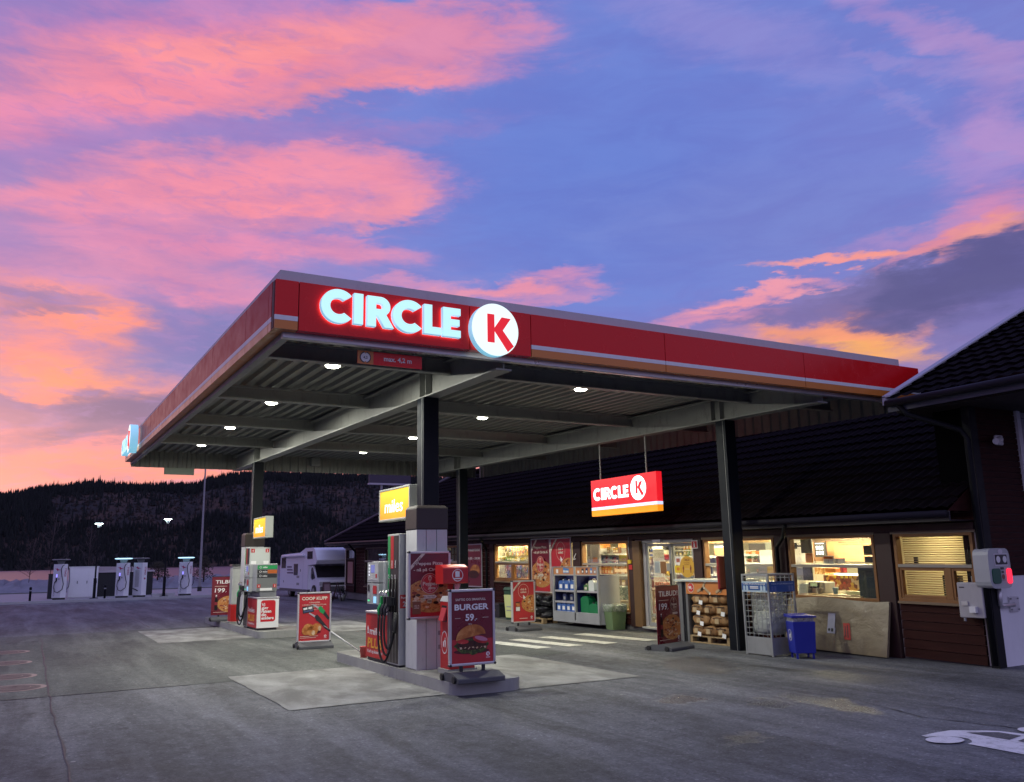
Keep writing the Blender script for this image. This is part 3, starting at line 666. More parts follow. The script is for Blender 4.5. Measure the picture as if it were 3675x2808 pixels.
# ------------------------------------------------------------------ canopy lights
LENS = mat('lamp_lens', (.9, .92, .85), .4, em=(1., 1., .82), es=30.); HOUS = mat('lamp_housing', (.42, .42, .38), .4, metal=.3)
LN = ['front corner of the left bay', 'second from the front in the left bay', 'third from the front in the left bay', 'rear of the left bay above the pump',
      'front of the middle bay', 'second from the front in the middle bay', 'third in the middle bay beside the front column', 'rear of the middle bay near the skirt']
k = 0
for lx, sx in ((3.86, 0), (8.42, 1)):
    for ly in (12.45, 16.30, 20.2, 24.0):
        z = zc(ly, 4.735)
        t = thing('canopy_light', 'lit white LED canopy light, ' + LN[k], 'ceiling light', (lx, ly, z), 0, 'lights under the canopy ceiling'); k += 1
        q = MB(); q.taper((-.20, -.20, -.0), (.20, .20, .02), HOUS, .98); q.lathe([(.19, -.055), (.20, -.03), (.2, 0)], (0, 0, 0), HOUS, 20); q.build('housing', t)
        q = MB(); q.lathe([(.02, -.09), (.055, -.088), (.09, -.08), (.112, -.064), (.116, -.05)], (0, 0, 0), LENS, 24, True); q.build('lens', t)
        ld = bpy.data.lights.new('lamp', 'AREA'); ld.shape = 'DISK'; ld.size = .18; ld.energy = 132; ld.color = (1., 1., .89); ld.spread = R(180)
        lo = bpy.data.objects.new('lamp', ld); COL.objects.link(lo); lo.parent = t; lo.location = (0, 0, -.104)

# ------------------------------------------------------------------ block lettering
SIGNW = mat('lit_letter', (.25, .3, .32), .4, em=(.52, .92, 1.0), es=.98); SIGNS = mat('lit_letter_edge', (.7, .8, .82), .4, em=(.20, .62, .85), es=.72)
SIGNB = mat('letter_backlight', (.5, .5, .5), .5, em=(1., .6, .6), es=2.0)
SIGND = mat('lit_disc', (.3, .32, .32), .4, em=(.82, 1.0, 1.0), es=1.05); SIGNR = mat('lit_red', (.6, .02, .03), .4, em=(.85, .015, .02), es=.75)
def arc(cx, cy, r, a0, a1, n=26): return [(cx + r * math.cos(R(a0 + (a1 - a0) * i / n)), cy + r * math.sin(R(a0 + (a1 - a0) * i / n))) for i in range(n + 1)]
GL = {'C': (1.02, arc(.52, .5, .54, 42, 318) + arc(.52, .5, .27, -50, -310)[0:0] + arc(.52, .5, .26, 310, 50)),
      'I': (.30, [(0, 0), (.30, 0), (.30, 1), (0, 1)]),
      'L': (.62, [(0, 0), (.62, 0), (.62, .25), (.29, .25), (.29, 1), (0, 1)]),
      'E': (.64, [(0, 0), (.64, 0), (.64, .24), (.28, .24), (.28, .39), (.60, .39), (.60, .61), (.28, .61), (.28, .76), (.64, .76), (.64, 1), (0, 1)]),
      'R': (.82, [(0, 0), (.28, 0), (.28, .36), (.34, .36), (.56, 0), (.86, 0), (.62, .40)] + arc(.42, .68, .32, -52, 90, 14) + [(0, 1), (0, .69), (.28, .69), (.28, .79)] + arc(.41, .69, .10, 90, -90, 8) + [(.28, .59), (.28, .688), (0, .688)])}
KP = [(-.355, -.53), (-.055, -.53), (-.055, -.05), (.53, -.84), (.79, -.60), (.31, -.01), (.67, .50), (.27, .52), (-.055, .06), (-.055, .60), (-.355, .60)]
def circle_sign(root, lay, dr, dz, depth=.10, pan=.0):
    """lay: (letter, x0, width, z0, h); root faces -Y"""
    for ch, x0, wd, z0, h in lay:
        gw, pts = GL[ch]; q = MB(); kx = wd / gw
        P3 = [(x0 + a * kx, -pan - depth, z0 + c * h) for a, c in pts]
        q.ext(P3, (0, depth, 0), SIGNW, SIGNS); q.poly([(a, -pan + .002, c) for a, _, c in P3], SIGNB)
        q.build('letter', root)
    cx, cz, r = dr; q = MB(); n = 48
    q.ext([(cx + r * math.cos(6.2832 * i / n), -pan - depth - .04, cz + r * 1.02 * math.sin(6.2832 * i / n)) for i in range(n)], (0, depth + .04, 0), SIGND, SIGNS); dsc = q.build('logo_disc', root)
    q = MB(); q.ext([(cx + a * r * .98, -pan - depth - .052, cz + c * r * .98) for a, c in KP], (0, .010, 0), SIGNR); q.build('logo_letter', dsc)
t = thing('illuminated_lettering', 'large glowing white block lettering with round logo on the front fascia', 'sign', (0, CY0, 0))
CZ = zc(CY0, 0)
circle_sign(t, [('C', 2.785, .405, 4.515, .385), ('I', 3.18, .115, 4.515, .38), ('R', 3.348, .325, 4.51, .38), ('C', 3.682, .415, 4.50, .385), ('L', 4.09, .235, 4.50, .38), ('E', 4.35, .245, 4.495, .38)], (5.075, 4.648, .342), 0, .065, .03)
t = thing('illuminated_lettering', 'glowing pale blue lettering seen edge-on at the far end of the left fascia', 'sign', (CX0, 26.3, zc(25, 0)), R(-90))
circle_sign(t, [('C', .0, .45, 4.54, .405), ('I', .43, .135, 4.54, .405), ('R', .62, .37, 4.54, .405), ('C', 1.0, .46, 4.54, .405), ('L', 1.44, .27, 4.54, .405), ('E', 1.74, .28, 4.54, .405)], (2.45, 4.72, .36), 0, .15, .03)

# height limit board under the front edge
t = thing('height_limit_sign', 'small red board reading max. 4,2 m hanging under the front fascia', 'sign', (3.36, 9.84, zc(9.84, 4.17)))
q = MB(); q.box((0, 0, 0), (.86, .012, .165), RED); q.rect(front(0, 0, 0), 0, 0, .205, .165, ORA, 1)
T = front(0, 0, 0); q.ell(T, .10, .083, .073, .073, DARK, 2); q.ell(T, .10, .083, .060, .060, WHB, 3); q.text('4,2', T, .10, .066, .045, DARK, 'C', .02, None, 4)
q.fig(T, [(.075, .165), (.125, .165), (.10, .128)], ORA, 4); q.fig(T, [(.075, .0), (.10, .037), (.125, .0)], ORA, 4)
q.text('max. 4,2 m', T, .53, .06, .085, WHB, 'C', .025, None, 2); q.build('board', t)
q = MB()
for x in (.1, .76): q.box((x - .01, .014, .10), (x + .01, .022, .24), GRY)
q.build('bracket', t)
# grey boxes on the rear skirt
t = tag(MB().box((-.42, -.03, -.2), (.42, .03, 0), mat('panel_green_grey', (.25, .29, .24), .6)).build('hanging_board'), 'blank grey board hanging below the rear canopy skirt', 'board'); t.location = (3.75, CY1 - .06, zc(CY1, 4.30))
t = tag(MB().box((-.14, -.1, -.12), (.14, .1, .12), GRY).build('junction_box', None, .01), 'small grey junction box inside the rear canopy skirt', 'junction box'); t.location = (7.85, CY1 - .11, zc(CY1, 4.62))

# hanging lightbox by the shop
t = thing('hanging_lightbox', 'glowing red lightbox with white and orange stripes hanging from two rods', 'sign', (GB_, 16.68, 2.66), R(-90))
LR = mat('lightbox_red', (.6, .02, .03), .35, em=(1., .012, .025), es=.72); LW = mat('lightbox_white', (.8, .8, .8), .35, em=(.85, .95, 1.), es=2.1); LO = mat('lightbox_orange', (.7, .3, .02), .35, em=(1., .30, .01), es=.8); LB = mat('lightbox_bluewhite', (.7, .7, .8), .35, em=(.5, .62, 1.), es=1.1)
q = MB(); q.box((0, -.075, .20), (2.43, .075, .83), LR); q.box((0, -.078, .135), (2.43, .078, .20), LB); q.box((0, -.076, 0), (2.43, .076, .135), LO); q.build('box', t)
q = MB(); T = front(0, 0, -.075, .004); xs_ = .10
for ch, wd in (('C', .30), ('I', .10), ('R', .25), ('C', .28), ('L', .19), ('E', .19)):
    gw, pts = GL[ch]; q.fig(T, [(xs_ + a * wd / gw, .36 + c * .27) for a, c in pts], LW, 1)
    xs_ += wd + (.004 if ch != 'I' else .02)
q.build('lettering', t)
q = MB(); q.ell(T, 1.80, .53, .275, .265, LW, 1, 40); q.ell(T, 1.85, .53, .275, .265, LW, 1, 40) if 0 else None; dsc = q.build('logo_disc', t)
q = MB(); q.fig(T, [(1.80 + a * .245, .54 + c * .245) for a, c in KP], LR, 2); q.build('logo_letter', dsc)
for x in (.30, 2.02):
    q = MB(); q.cyl((x, 0, .83), (x, 0, 4.255 + SL * 3.5 - 2.66), .018, STEEL); q.build('rod', t)

# ================================================================== PUMP ISLANDS
def island(x0, y0, x1, y1):
    pts = []; r = .22
    for cx, cy, a in ((x0 + r, y0 + r, 180), (x1 - r, y0 + r, 270), (x1 - r, y1 - r, 0), (x0 + r, y1 - r, 90)):
        pts += [(cx + r * math.cos(R(a + 90 * i / 6)), cy + r * math.sin(R(a + 90 * i / 6)), 0) for i in range(7)]
    q = MB(); q.ext(pts, (0, 0, .16), SLAB, CONC); o = q.build('pump_island', None, .012); return struct(o)
island(4.92, 10.42, 5.98, 15.45); island(4.86, 20.95, 5.98, 28.2)

PGRY = mat('pump_grey', (.42, .44, .43), .4, metal=.1, nz=.08, dirt=.15); PGRN = mat('pump_green', (.015, .30, .08), .4, nz=.05); PRED = mat('pump_red', (.50, .03, .03), .4, nz=.05); PBRN = mat('pump_brown', (.045, .035, .033), .45, nz=.1)
SCR = mat('pump_screen', (.1, .1, .2), .2, em=(.25, .28, .75), es=.55); SCRW = mat('lit_button', (.8, .8, .8), .3, em=(.8, .85, 1.), es=.6); SCRB = mat('lit_card_slot', (.3, .6, .9), .3, em=(.3, .65, 1.), es=.8); SCRG = mat('lit_green', (.1, .8, .3), .3, em=(.1, .9, .35), es=.7)
def drop(q, T, x, y, k, m, m2, L):
    q.fig(T, [(0, 1.0), (.28, .45), (.40, .15), (.36, -.12), (.2, -.3), (0, -.36), (-.2, -.3), (-.36, -.12), (-.40, .15), (-.28, .45)], m, L, (x, y), k)
    q.fig(T, [(0, .5), (.16, .1), (.12, -.08), (0, -.14), (-.12, -.08), (-.16, .1)], m2, L + 1, (x, y), k)
def pump(loc, first, label, nums, big):
    t = thing('fuel_pump', label, 'fuel pump', loc, 0, 'fuel pumps on the islands')
    W_ = .52; hy0, hy1, by0, by1 = (0, .49, .50, 1.46) if first else (1.02, 1.50, 0, 1.01)
    # tall hose module
    q = MB(); q.box((.0, hy0, .03), (W_, hy1, 1.98), PGRY); q.box((.02, hy0 + .02, 0), (W_ - .02, hy1 - .02, .03), DARK)
    q.rect(front(0, 0, hy0), .0, 0.0, .0, 0., PGRY); hm = q.build('hose_module', t, .008)
    q = MB(); T = west(hy1, 0, 0, .003); g = hy1 - hy0
    q.rect(T, .02, .05, g - .02, 1.95, PBRN, 1)
    q.rect(T, .03, 1.03, g * .27, 1.95, PGRN, 2); q.rect(T, g * .29, 1.45, g * .55, 1.95, PRED, 2); q.rect(T, g * .57, 1.45, g - .05, 1.95, PBRN, 2)
    for i, m_ in ((0, WHB), (1, WHB), (2, WHB)):
        xx = g * (.14 + .28 * i); TT = (lambda c: (lambda a, z, L: T(c - z, a, L)))(xx + .02)
        q.text('miles', TT, 1.52, 0, .055, m_, 'C', .02, None, 3); q.ring(T, xx, 1.33, .022, .03, m_, 3, 20) ; q.rect(T, xx - .02, 1.10, xx + .02, 1.14, m_, 3)
    for i in range(1, 4): q.rect(T, g * i / 4 - .006, .05, g * i / 4 + .006, 1.03, GRY, 2)
    q.build('fuel_panel', hm)
    q = MB(); Ts = front(0, 0, hy0 if first else hy0, .003)
    if first:
        q.rect(Ts, .015, .86, .30, 1.06, PRED, 1); q.text('Pumpe', Ts, .03, 1.00, .05, WHB, 'L', .015, None, 2); q.text(nums[0], Ts, .06, .89, .10, WHB, 'L', .03, None, 2)
    else:
        q.rect(Ts, .02, 1.40, W_ - .02, 1.955, mat('pump_light', (.50, .53, .50), .4, nz=.05), 1)
        for x, n_ in ((.035, nums[0]), (W_ - .125, nums[1])): q.rect(Ts, x, 1.85, x + .09, 1.945, PRED, 2); q.text(n_, Ts, x + .045, 1.868, .075, WHB, 'C', .02, None, 3)
        for x in (.04, W_ - .17): q.rect(Ts, x, 1.46, x + .13, 1.64, WHB, 2)
    q.build('number_plate', hm)
    # red base cabinet
    q = MB(); q.box((.03, by0 + .03, 0), (W_ - .03, by1 - .03, .05), DARK); q.box((0, by0, .05), (W_, by1, .74), REDP); q.box((-.012, by0 - .012, .74), (W_ + .012, by1, .775), ALU); bs_ = q.build('base_cabinet', t, .01)
    q = MB(); T = west(by1, 0, 0, .003); bw = by1 - by0
    k = .92 if first else .8
    drop(q, T, .12, .45, .10, WHB, REDP, 1); q.text('miles', T, .20, .41, .16, WHB, 'L', .012, .56, 1, sl=.12)
    q.text('PLUS', T, .10, .205, .21, mat('plus_orange', (.75, .36, .03), .4, nz=.05), 'L', .03, .66, 1, sl=.12); q.text('Kraft og akselerasjon', T, .10, .125, .07, WHB, 'L', .012, .68, 1, sl=.12)
    q.build('lettering', bs_)
    if not first:
        q = MB(); Ts = front(0, 0, by0, .003); q.rect(Ts, .0, .055, W_, .735, WHB, 1)
        pts = [(.09, .20), (.38, .20)] + [(.38 + .06 * math.cos(R(a)), .26 + .06 * math.sin(R(a))) for a in range(-90, 1, 18)] + [(.44, .70)] + [(.44 - .06 + .06 * math.cos(R(a)), .64 + .06 * math.sin(R(a))) for a in range(0, 91, 18)] + [(.15, .70)] + [(.15 + .06 * math.cos(R(a)), .64 + .06 * math.sin(R(a))) for a in range(90, 181, 18)]
        q.fig(Ts, pts, mat('advert_red', (.55, .012, .02), .4, nz=.05), 2, (0, 0), 1)
        for i, s_ in enumerate(('Vi', 'gjør', 'reisen', 'din', 'enklere')): q.text(s_, Ts, .105, .565 - .078 * i, .098, WHB, 'L', .035, None, 3)
        q.build('advert_panel', bs_)
    # display head and payment terminal
    d0, d1 = (by0 + .0, by0 + .60) if first else (by0 + .0, by1 - .06)
    q = MB(); q.box((.06, d0 + .04, .775), (W_ - .06, d1 - .04, .91), GRY); q.box((-.04, d0, .91), (W_ - .06, d1, 1.565), PGRY); dh = q.build('display_head', t, .015)
    if not first:
        q = MB(); Ts = front(-.04, 0, d0, .003); hw = W_ - .02
        q.rect(Ts, .01, .93, hw, 1.545, mat('pump_face', (.17, .18, .175), .35, nz=.05), 1)
        for z0, m_, tx, extra in ((1.44, PGRN, 'miles', None), (1.335, DARK, 'miles', 'bio'), (1.235, DARK, 'miles', None)):
            q.rect(Ts, .02, z0, hw - .01, z0 + .085, m_, 2)
            if extra: q.rect(Ts, .26, z0, hw - .01, z0 + .085, mat('bio_orange', (.5, .12, .02), .4), 3)
            q.ring(Ts, .09, z0 + .043, .018, .026, WHB, 4, 18); q.text(tx, Ts, .14, z0 + .025, .055, WHB, 'L', .02, None, 4, sl=.15)
        for x, n_ in ((.02, nums[0]), (hw - .10, nums[1])): q.rect(Ts, x, 1.0, x + .08, 1.08, PRED, 2); q.text(n_, Ts, x + .04, 1.015, .065, WHB, 'C', .02, None, 3)
        q.rect(Ts, .09, .93, .38, .99, WHB, 2); q.build('display_panel', dh)
    q = MB(); T = west(d1, 0, -.04, .003); dw = d1 - d0; o0 = 0.0
    lw = min(.52, dw)
    q.M = None
    q.box((-.11, d1 - lw, 1.24), (-.04, d1 - .0, 1.555), PGRY); q.box((-.11, d1 - lw, .90), (-.04, d1 - .0, 1.225), PGRY)
    T = west(d1, 0, -.11, .003)
    q.rect(T, .03, 1.27, lw - .03, 1.53, mat('terminal_face', (.50, .52, .52), .35, nz=.05), 1); q.rect(T, .17, 1.39, .34, 1.51, SCR, 2)
    for z in (1.49, 1.44, 1.39, 1.34): q.rect(T, .07, z, .12, z + .028, SCRW, 2)
    for i in range(3):
        for j in range(3): q.rect(T, .17 + i * .03, 1.29 + j * .026, .19 + i * .03, 1.308 + j * .026, WHB, 2)
    q.rect(T, .38, 1.31, .45, 1.37, PRED, 2)
    q.rect(T, .03, 1.10, .12, 1.2, DARK, 2); q.rect(T, .05, .99, .13, 1.06, mat('terminal_face', 'aaaaaa'), 2); q.rect(T, .04, .94, .12, .965, SCRG, 2); q.rect(T, .30, .92, .42, 1.02, SCRB, 2); q.rect(T, .27, 1.06, .44, 1.19, PRED, 2)
    q.build('payment_terminal', t)
    # holsters, nozzles and hoses
    for i, (nm, c) in enumerate((('green', PGRN), ('black', DARK), ('black', DARK))):
        y = hy1 - (hy1 - hy0) * (.15 + .26 * i)
        q = MB(); q.box((-.05, y - .05, .90), (0, y + .05, 1.02), DARK); q.build('nozzle_holster', t)
        q = MB(); q.tube([(-.03, y, .93), (-.10, y + .01, 1.0), (-.15, y + .03, 1.07), (-.12, y + .05, 1.12)], .014, CHROME)
        q.box((-.14, y - .022, .90), (-.055, y + .022, 1.03), c); q.tube([(-.13, y, .92), (-.17, y, .85), (-.165, y, .76)], .024, c); q.tube([(-.075, y, .92), (-.10, y, .84), (-.15, y, .79)], .008, DARK)
        nz = q.build('nozzle', t, .01); nz['label'] = nm + ' fuel nozzle hooked in its holster'
        q = MB(); pts = []
        for k_ in range(17):
            s_ = k_ / 16; yy_ = y + .10 - .16 * s_ - i * .03
            z = .77 * (1 - s_) ** 1.6 + .14 - .10 * math.sin(s_ * math.pi) + (0.9 if s_ > .999 else 0) * 0
            pts.append((-.165 + .10 * s_ - .06 * math.sin(s_ * math.pi), y - .02 * math.sin(s_ * math.pi) - (.26 - .05 * i) * s_ * s_ * min(1, (y - hy0) / .26), .77 - (.70 - .1 * i) * math.sin(min(1, s_ * 1.25) * math.pi / 2) + (max(0, s_ - .72) / .28) ** 2 * .25))
        pts += [(-.05, y - .06, .9), (-.035, y - .06, 1.2), (-.02, y - .06, 1.5)] if False else [(-.05, max(hy0 + .02, y - .26 + .05 * i), .50), (-.03, max(hy0 + .03, y - .25 + .05 * i), .8)]
        q.tube(pts, .017, RUB, 8); q.build('hose', t)
    # feed hoses on the panel
    for i in range(3):
        y = hy1 - (hy1 - hy0) * (.28 + .26 * i); q = MB(); q.tube([(-.02, y, .8), (-.018, y, 1.3)], .014, RUB, 6); q.build('hose', t)
    return t
pump((4.96, 12.43, .16), True, 'near fuel pump with tall grey hose module and red base reading PLUS', ('2', '1'), False)
pump((4.90, 21.40, .16), False, 'far fuel pump, grey display over a red base reading Vi gjør reisen din enklere', ('4', '3'), True)

# glowing orange price boxes fixed to the columns
mb_m = bpy.data.materials.new('lightbox_amber'); mb_m.use_nodes = True; t_ = NT(mb_m.node_tree); pb = t_.n['Principled BSDF']; tc = t_.new('TexCoord').outputs['Object']
sp = t_.new('SeparateXYZ'); t_.put(sp.inputs[0], tc); nn = t_.noise(tc, 2.2, 3).outputs['Fac']
fz = t_.math('ADD', t_.math('MULTIPLY', sp.outputs[2], 1.7), t_.math('MULTIPLY', nn, .35))
cc = t_.ramp(fz, [(.1, (.95, .30, .02, 1)), (.95, (.95, .62, .03, 1))]); t_.put(pb.inputs['Base Color'], cc); t_.put(pb.inputs['Emission Color'], cc); pb.inputs['Emission Strength'].default_value = .48
MW = mat('lit_white_print', (.8, .85, .9), .4, em=(.85, .9, 1.), es=1.0)
for loc, lab in (((5.2, 13.98, 2.38), 'glowing orange lightbox beside the near column'), ((5.2, 23.48, 2.38), 'glowing orange lightbox in front of the far column')):
    t = thing('fuel_lightbox', lab, 'sign', loc, R(-90), 'orange fuel lightboxes')
    q = MB(); FR = mat('lightbox_frame', (.42, .44, .40), .4, metal=.2, nz=.08); w_, h_ = 1.36, .54
    q.box((0, 0.0, 0), (w_, .20, .035), FR); q.box((0, 0, h_ - .035), (w_, .20, h_), FR); q.box((0, 0, .035), (.04, .20, h_ - .035), FR); q.box((w_ - .04, 0, .035), (w_, .20, h_ - .035), FR); q.box((.04, .10, .035), (w_ - .04, .12, h_ - .035), FR)
    (q.box((w_, .07, .12), (w_ + .26, .13, .20), FR) if loc[1] < 15 else q.box((-.4, .07, .12), (0, .13, .20), FR)); q.build('frame', t, .006)
    q = MB(); q.box((.04, .008, .035), (w_ - .04, .03, h_ - .035), mb_m); T = front(0, 0, .008, .003); q.text('miles', T, .66, .14, .30, MW, 'C', .012, .80, 1, sl=.1)
    q.build('lit_panel', t)

# ================================================================== PRINTED ART HELPERS
BUN = printmat('bun_print', [(.3, '8a4a1c'), (.5, 'b56f34'), (.7, 'd79b5c')], 7, .5); PATTY = printmat('patty_print', [(.35, '2a120c'), (.6, '4a2214')], 14); TOM = printmat('tomato_print', [(.3, '8e1a1c'), (.6, 'c23a34'), (.75, 'e08a78')], 9); LET = printmat('lettuce_print', [(.3, '1c2a12'), (.5, '39481e'), (.65, '6b7434')], 22, 1.5); CHE = printmat('cheese_print', [(.3, 'b98a5a'), (.6, 'dcc3a0')], 12)
PIZ = printmat('pizza_print', [(.30, '5c1f12'), (.40, 'a3582c'), (.5, 'c98a4a'), (.6, 'b0602e'), (.68, 'e0b878'), (.76, '7c2a18')], 30, .6); CRU = printmat('crust_print', [(.3, '8a5a2c'), (.5, 'b98446'), (.7, 'd2a465')], 14); COLA = printmat('bottle_print', [(.4, '0c0608'), (.6, '1a0a0c')], 8)
MDK = mat('maroon_dark', (.10, .008, .016), .35, nz=.15, ns=2); BOARDW = mat('wood_print', (.22, .09, .05), .4, nz=.3, ns=9)
def burger(q, T, x, y, k, L):
    rr = random.Random(5)
    lp = [(math.cos(R(a)) * (.95 + rr.uniform(-.10, .1)), math.sin(R(a)) * (.42 + rr.uniform(-.07, .07)) - .1) for a in range(0, 360, 9)]
    q.ell(T, x, y - .42 * k, 1.02 * k, .14 * k, MDK, L); q.fig(T, lp, LET, L + 1, (x, y - .05 * k), k)
    q.ell(T, x, y - .12 * k, .86 * k, .24 * k, PATTY, L + 2)
    for i in range(7):
        a = -.7 + i * .23; q.fig(T, [(a, -.20 - .05 * (i % 3)), (a + .07, -.31 + .05 * (i % 2)), (a + .16, -.27 + .03 * (i % 3)), (a + .12, -.19)], CHE, L + 3, (x, y), k)
    q.ell(T, x - .52 * k, y + .09 * k, .34 * k, .12 * k, TOM, L + 3, rot=-4); q.ell(T, x + .50 * k, y + .16 * k, .46 * k, .19 * k, TOM, L + 4, rot=-14); q.ell(T, x + .54 * k, y + .20 * k, .38 * k, .11 * k, mat('onion_print', (.5, .2, .28), .4), L + 5, rot=-14)
    pts = [(-.90, .02)] + [(-.05 + .84 * math.cos(R(a)), .20 + .60 * math.sin(R(a)) + .10 * math.cos(R(a))) for a in range(172, -8, -9)] + [(.55, .30), (.1, .22)]
    q.fig(T, pts, BUN, L + 6, (x, y + .12 * k), k); q.ell(T, x + .05 * k, y + .60 * k, .5 * k, .12 * k, CHE, L + 7, rot=4) if 0 else None
def peppes(q, T, x, y, r, L, bg):
    q.ell(T, x, y, r, r * 1.02, CREAM, L, 40); q.ell(T, x, y, r * .965, r * .985, bg, L + 1, 40); q.ring(T, x, y, r * .80, r * .82, CREAM, L + 2)
    q.rect(T, x - .035 * r, y - .82 * r, x + .03 * r, y + .25 * r, CREAM, L + 2); q.fig(T, [(-.18, .62), (-.12, .30), (.12, .30), (.18, .62), (0, .86)], CREAM, L + 2, (x, y), r); q.fig(T, [(-.10, .56), (-.07, .36), (.07, .36), (.10, .56), (0, .70)], bg, L + 3, (x, y), r)
    q.text('Peppes', T, x, y - .18 * r, .50 * r, CREAM, 'C', .02, 1.58 * r, L + 3, sl=.1); q.text('pizza', T, x + .2 * r, y - .55 * r, .34 * r, CREAM, 'C', .015, .8 * r, L + 3, sl=.1)
def ck_logo(q, T, x, y, r, L, bg):
    q.ell(T, x, y, r, r, WHB, L, 24); q.fig(T, KP, bg, L + 1, (x, y), r * .95); q.rect(T, x - r * 1.1, y - r * 1.75, x + r * 1.1, y - r * 1.45, WHB, L)
def nyhet(q, T, w_, h_, L, k=1.):
    q.fig(T, [(.0, -.235), (.0, -.175), (.175, 0), (.235, 0)], CREAM, L, (0, h_), k)
    c = math.cos(R(45)); TT = lambda a, b, l: T(.035 * k + (a - b) * c, h_ - .195 * k + (a + b) * c, l)
    q.text('NYHET', TT, .108 * k, -.012 * k, .05 * k, MDK, 'C', .02, None, L + 1)
def phone(q, T, x, y, k, L):
    q.rect(T, x, y, x + .13 * k, y + .22 * k, MDK, L); q.rect(T, x + .01 * k, y + .01 * k, x + .12 * k, y + .10 * k, WHB, L + 1); q.rect(T, x + .01 * k, y + .11 * k, x + .12 * k, y + .19 * k, PIZ, L + 1)
def pizza(q, T, cx, cy, rx, ry, L, xmax, seed=3, xmin=0.):
    cl = lambda x: max(xmin, min(xmax, x)); rr = random.Random(seed)
    q.fig(T, [(cl(cx + rx * math.cos(R(a))), cy + ry * math.sin(R(a))) for a in range(0, 360, 8)], CRU, L); q.fig(T, [(cl(cx + rx * .89 * math.cos(R(a))), cy + ry * (.06 + .86 * math.sin(R(a)))) for a in range(0, 360, 8)], PIZ, L + 1)
    for i in range(46):
        a, d = rr.uniform(0, 6.28), rr.random() ** .5 * .78; x, y = cx + rx * d * math.cos(a), cy + ry * (.06 + d * math.sin(a)); s = rr.uniform(.05, .11)
        if xmin + rx * s < x < xmax - rx * s: q.ell(T, x, y, rx * s, ry * s * .9, (PEP, CHE, MUSH, PEP, CHE, PATTY)[i % 6], L + 2 + i % 3, 9)
PEP = mat('topping_red', (.24, .035, .02), .4, nz=.2); MUSH = mat('topping_pale', (.55, .42, .24), .4, nz=.15)
def art_burger(q, T, w_, h_):
    q.rect(T, 0, 0, w_, h_, MAROON, 0); q.rect(T, 0, 0, w_, h_ * .33, REDPR, 1)
    q.text('SAFTIG OG SMAKFULL', T, w_ * .47, h_ - .115, .042, CREAM, 'C', .02, w_ * .74, 2); q.text('BURGER', T, w_ * .49, h_ - .235, .105, WHB, 'C', .03, w_ * .83, 2)
    q.text('59', T, w_ * .44, h_ - .375, .118, WHB, 'C', .03, .125, 2); q.text(',-', T, w_ * .59, h_ - .375, .07, WHB, 'C', .02, None, 2); q.rect(T, .05, h_ - .345, .13, h_ - .34, CREAM, 2); q.rect(T, w_ - .15, h_ - .345, w_ - .06, h_ - .34, CREAM, 2); q.text('100 g', T, w_ * .45, h_ - .43, .026, CREAM, 'C', .01, None, 2)
    burger(q, T, w_ * .48, h_ * .275, .255, 2); ck_logo(q, T, w_ - .075, .10, .028, 2, REDPR)
def art_pep(q, T, w_, h_):
    q.rect(T, 0, 0, w_, h_, MAROON, 0); q.rect(T, 0, 0, w_, h_ * .16, REDPR, 1); nyhet(q, T, w_, h_, 9)
    q.ell(T, w_ * .52, h_ * .29, w_ * .56, h_ * .22, CRU, 2, 40) if False else None
    pizza(q, T, w_ * .55, h_ * .33, .42, .245, 2, w_)
    q.text('Peppes Pizza', T, w_ * .5, h_ - .165, .062, CREAM, 'C', .025, w_ * .70, 5); q.text('- nå på Circle K', T, w_ * .50, h_ - .255, .062, CREAM, 'C', .025, w_ * .84, 5)
    peppes(q, T, w_ * .50, h_ * .52, .145, 8, REDPR); q.fig(T, [(-.11, -.025), (.08, -.025), (.115, 0), (.08, .025), (-.11, .025), (-.085, 0)], CREAM, 8, (w_ * .5, h_ * .31)); q.text('On The Go!', T, w_ * .48, h_ * .31 - .012, .036, MDK, 'C', .015, None, 9)
    q.rect(T, .03, .04, .16, .22, BOARDW, 8); q.text('click &', T, .095, .15, .03, CREAM, 'C', .01, None, 9); q.text('collect', T, .095, .12, .03, CREAM, 'C', .01, None, 9)
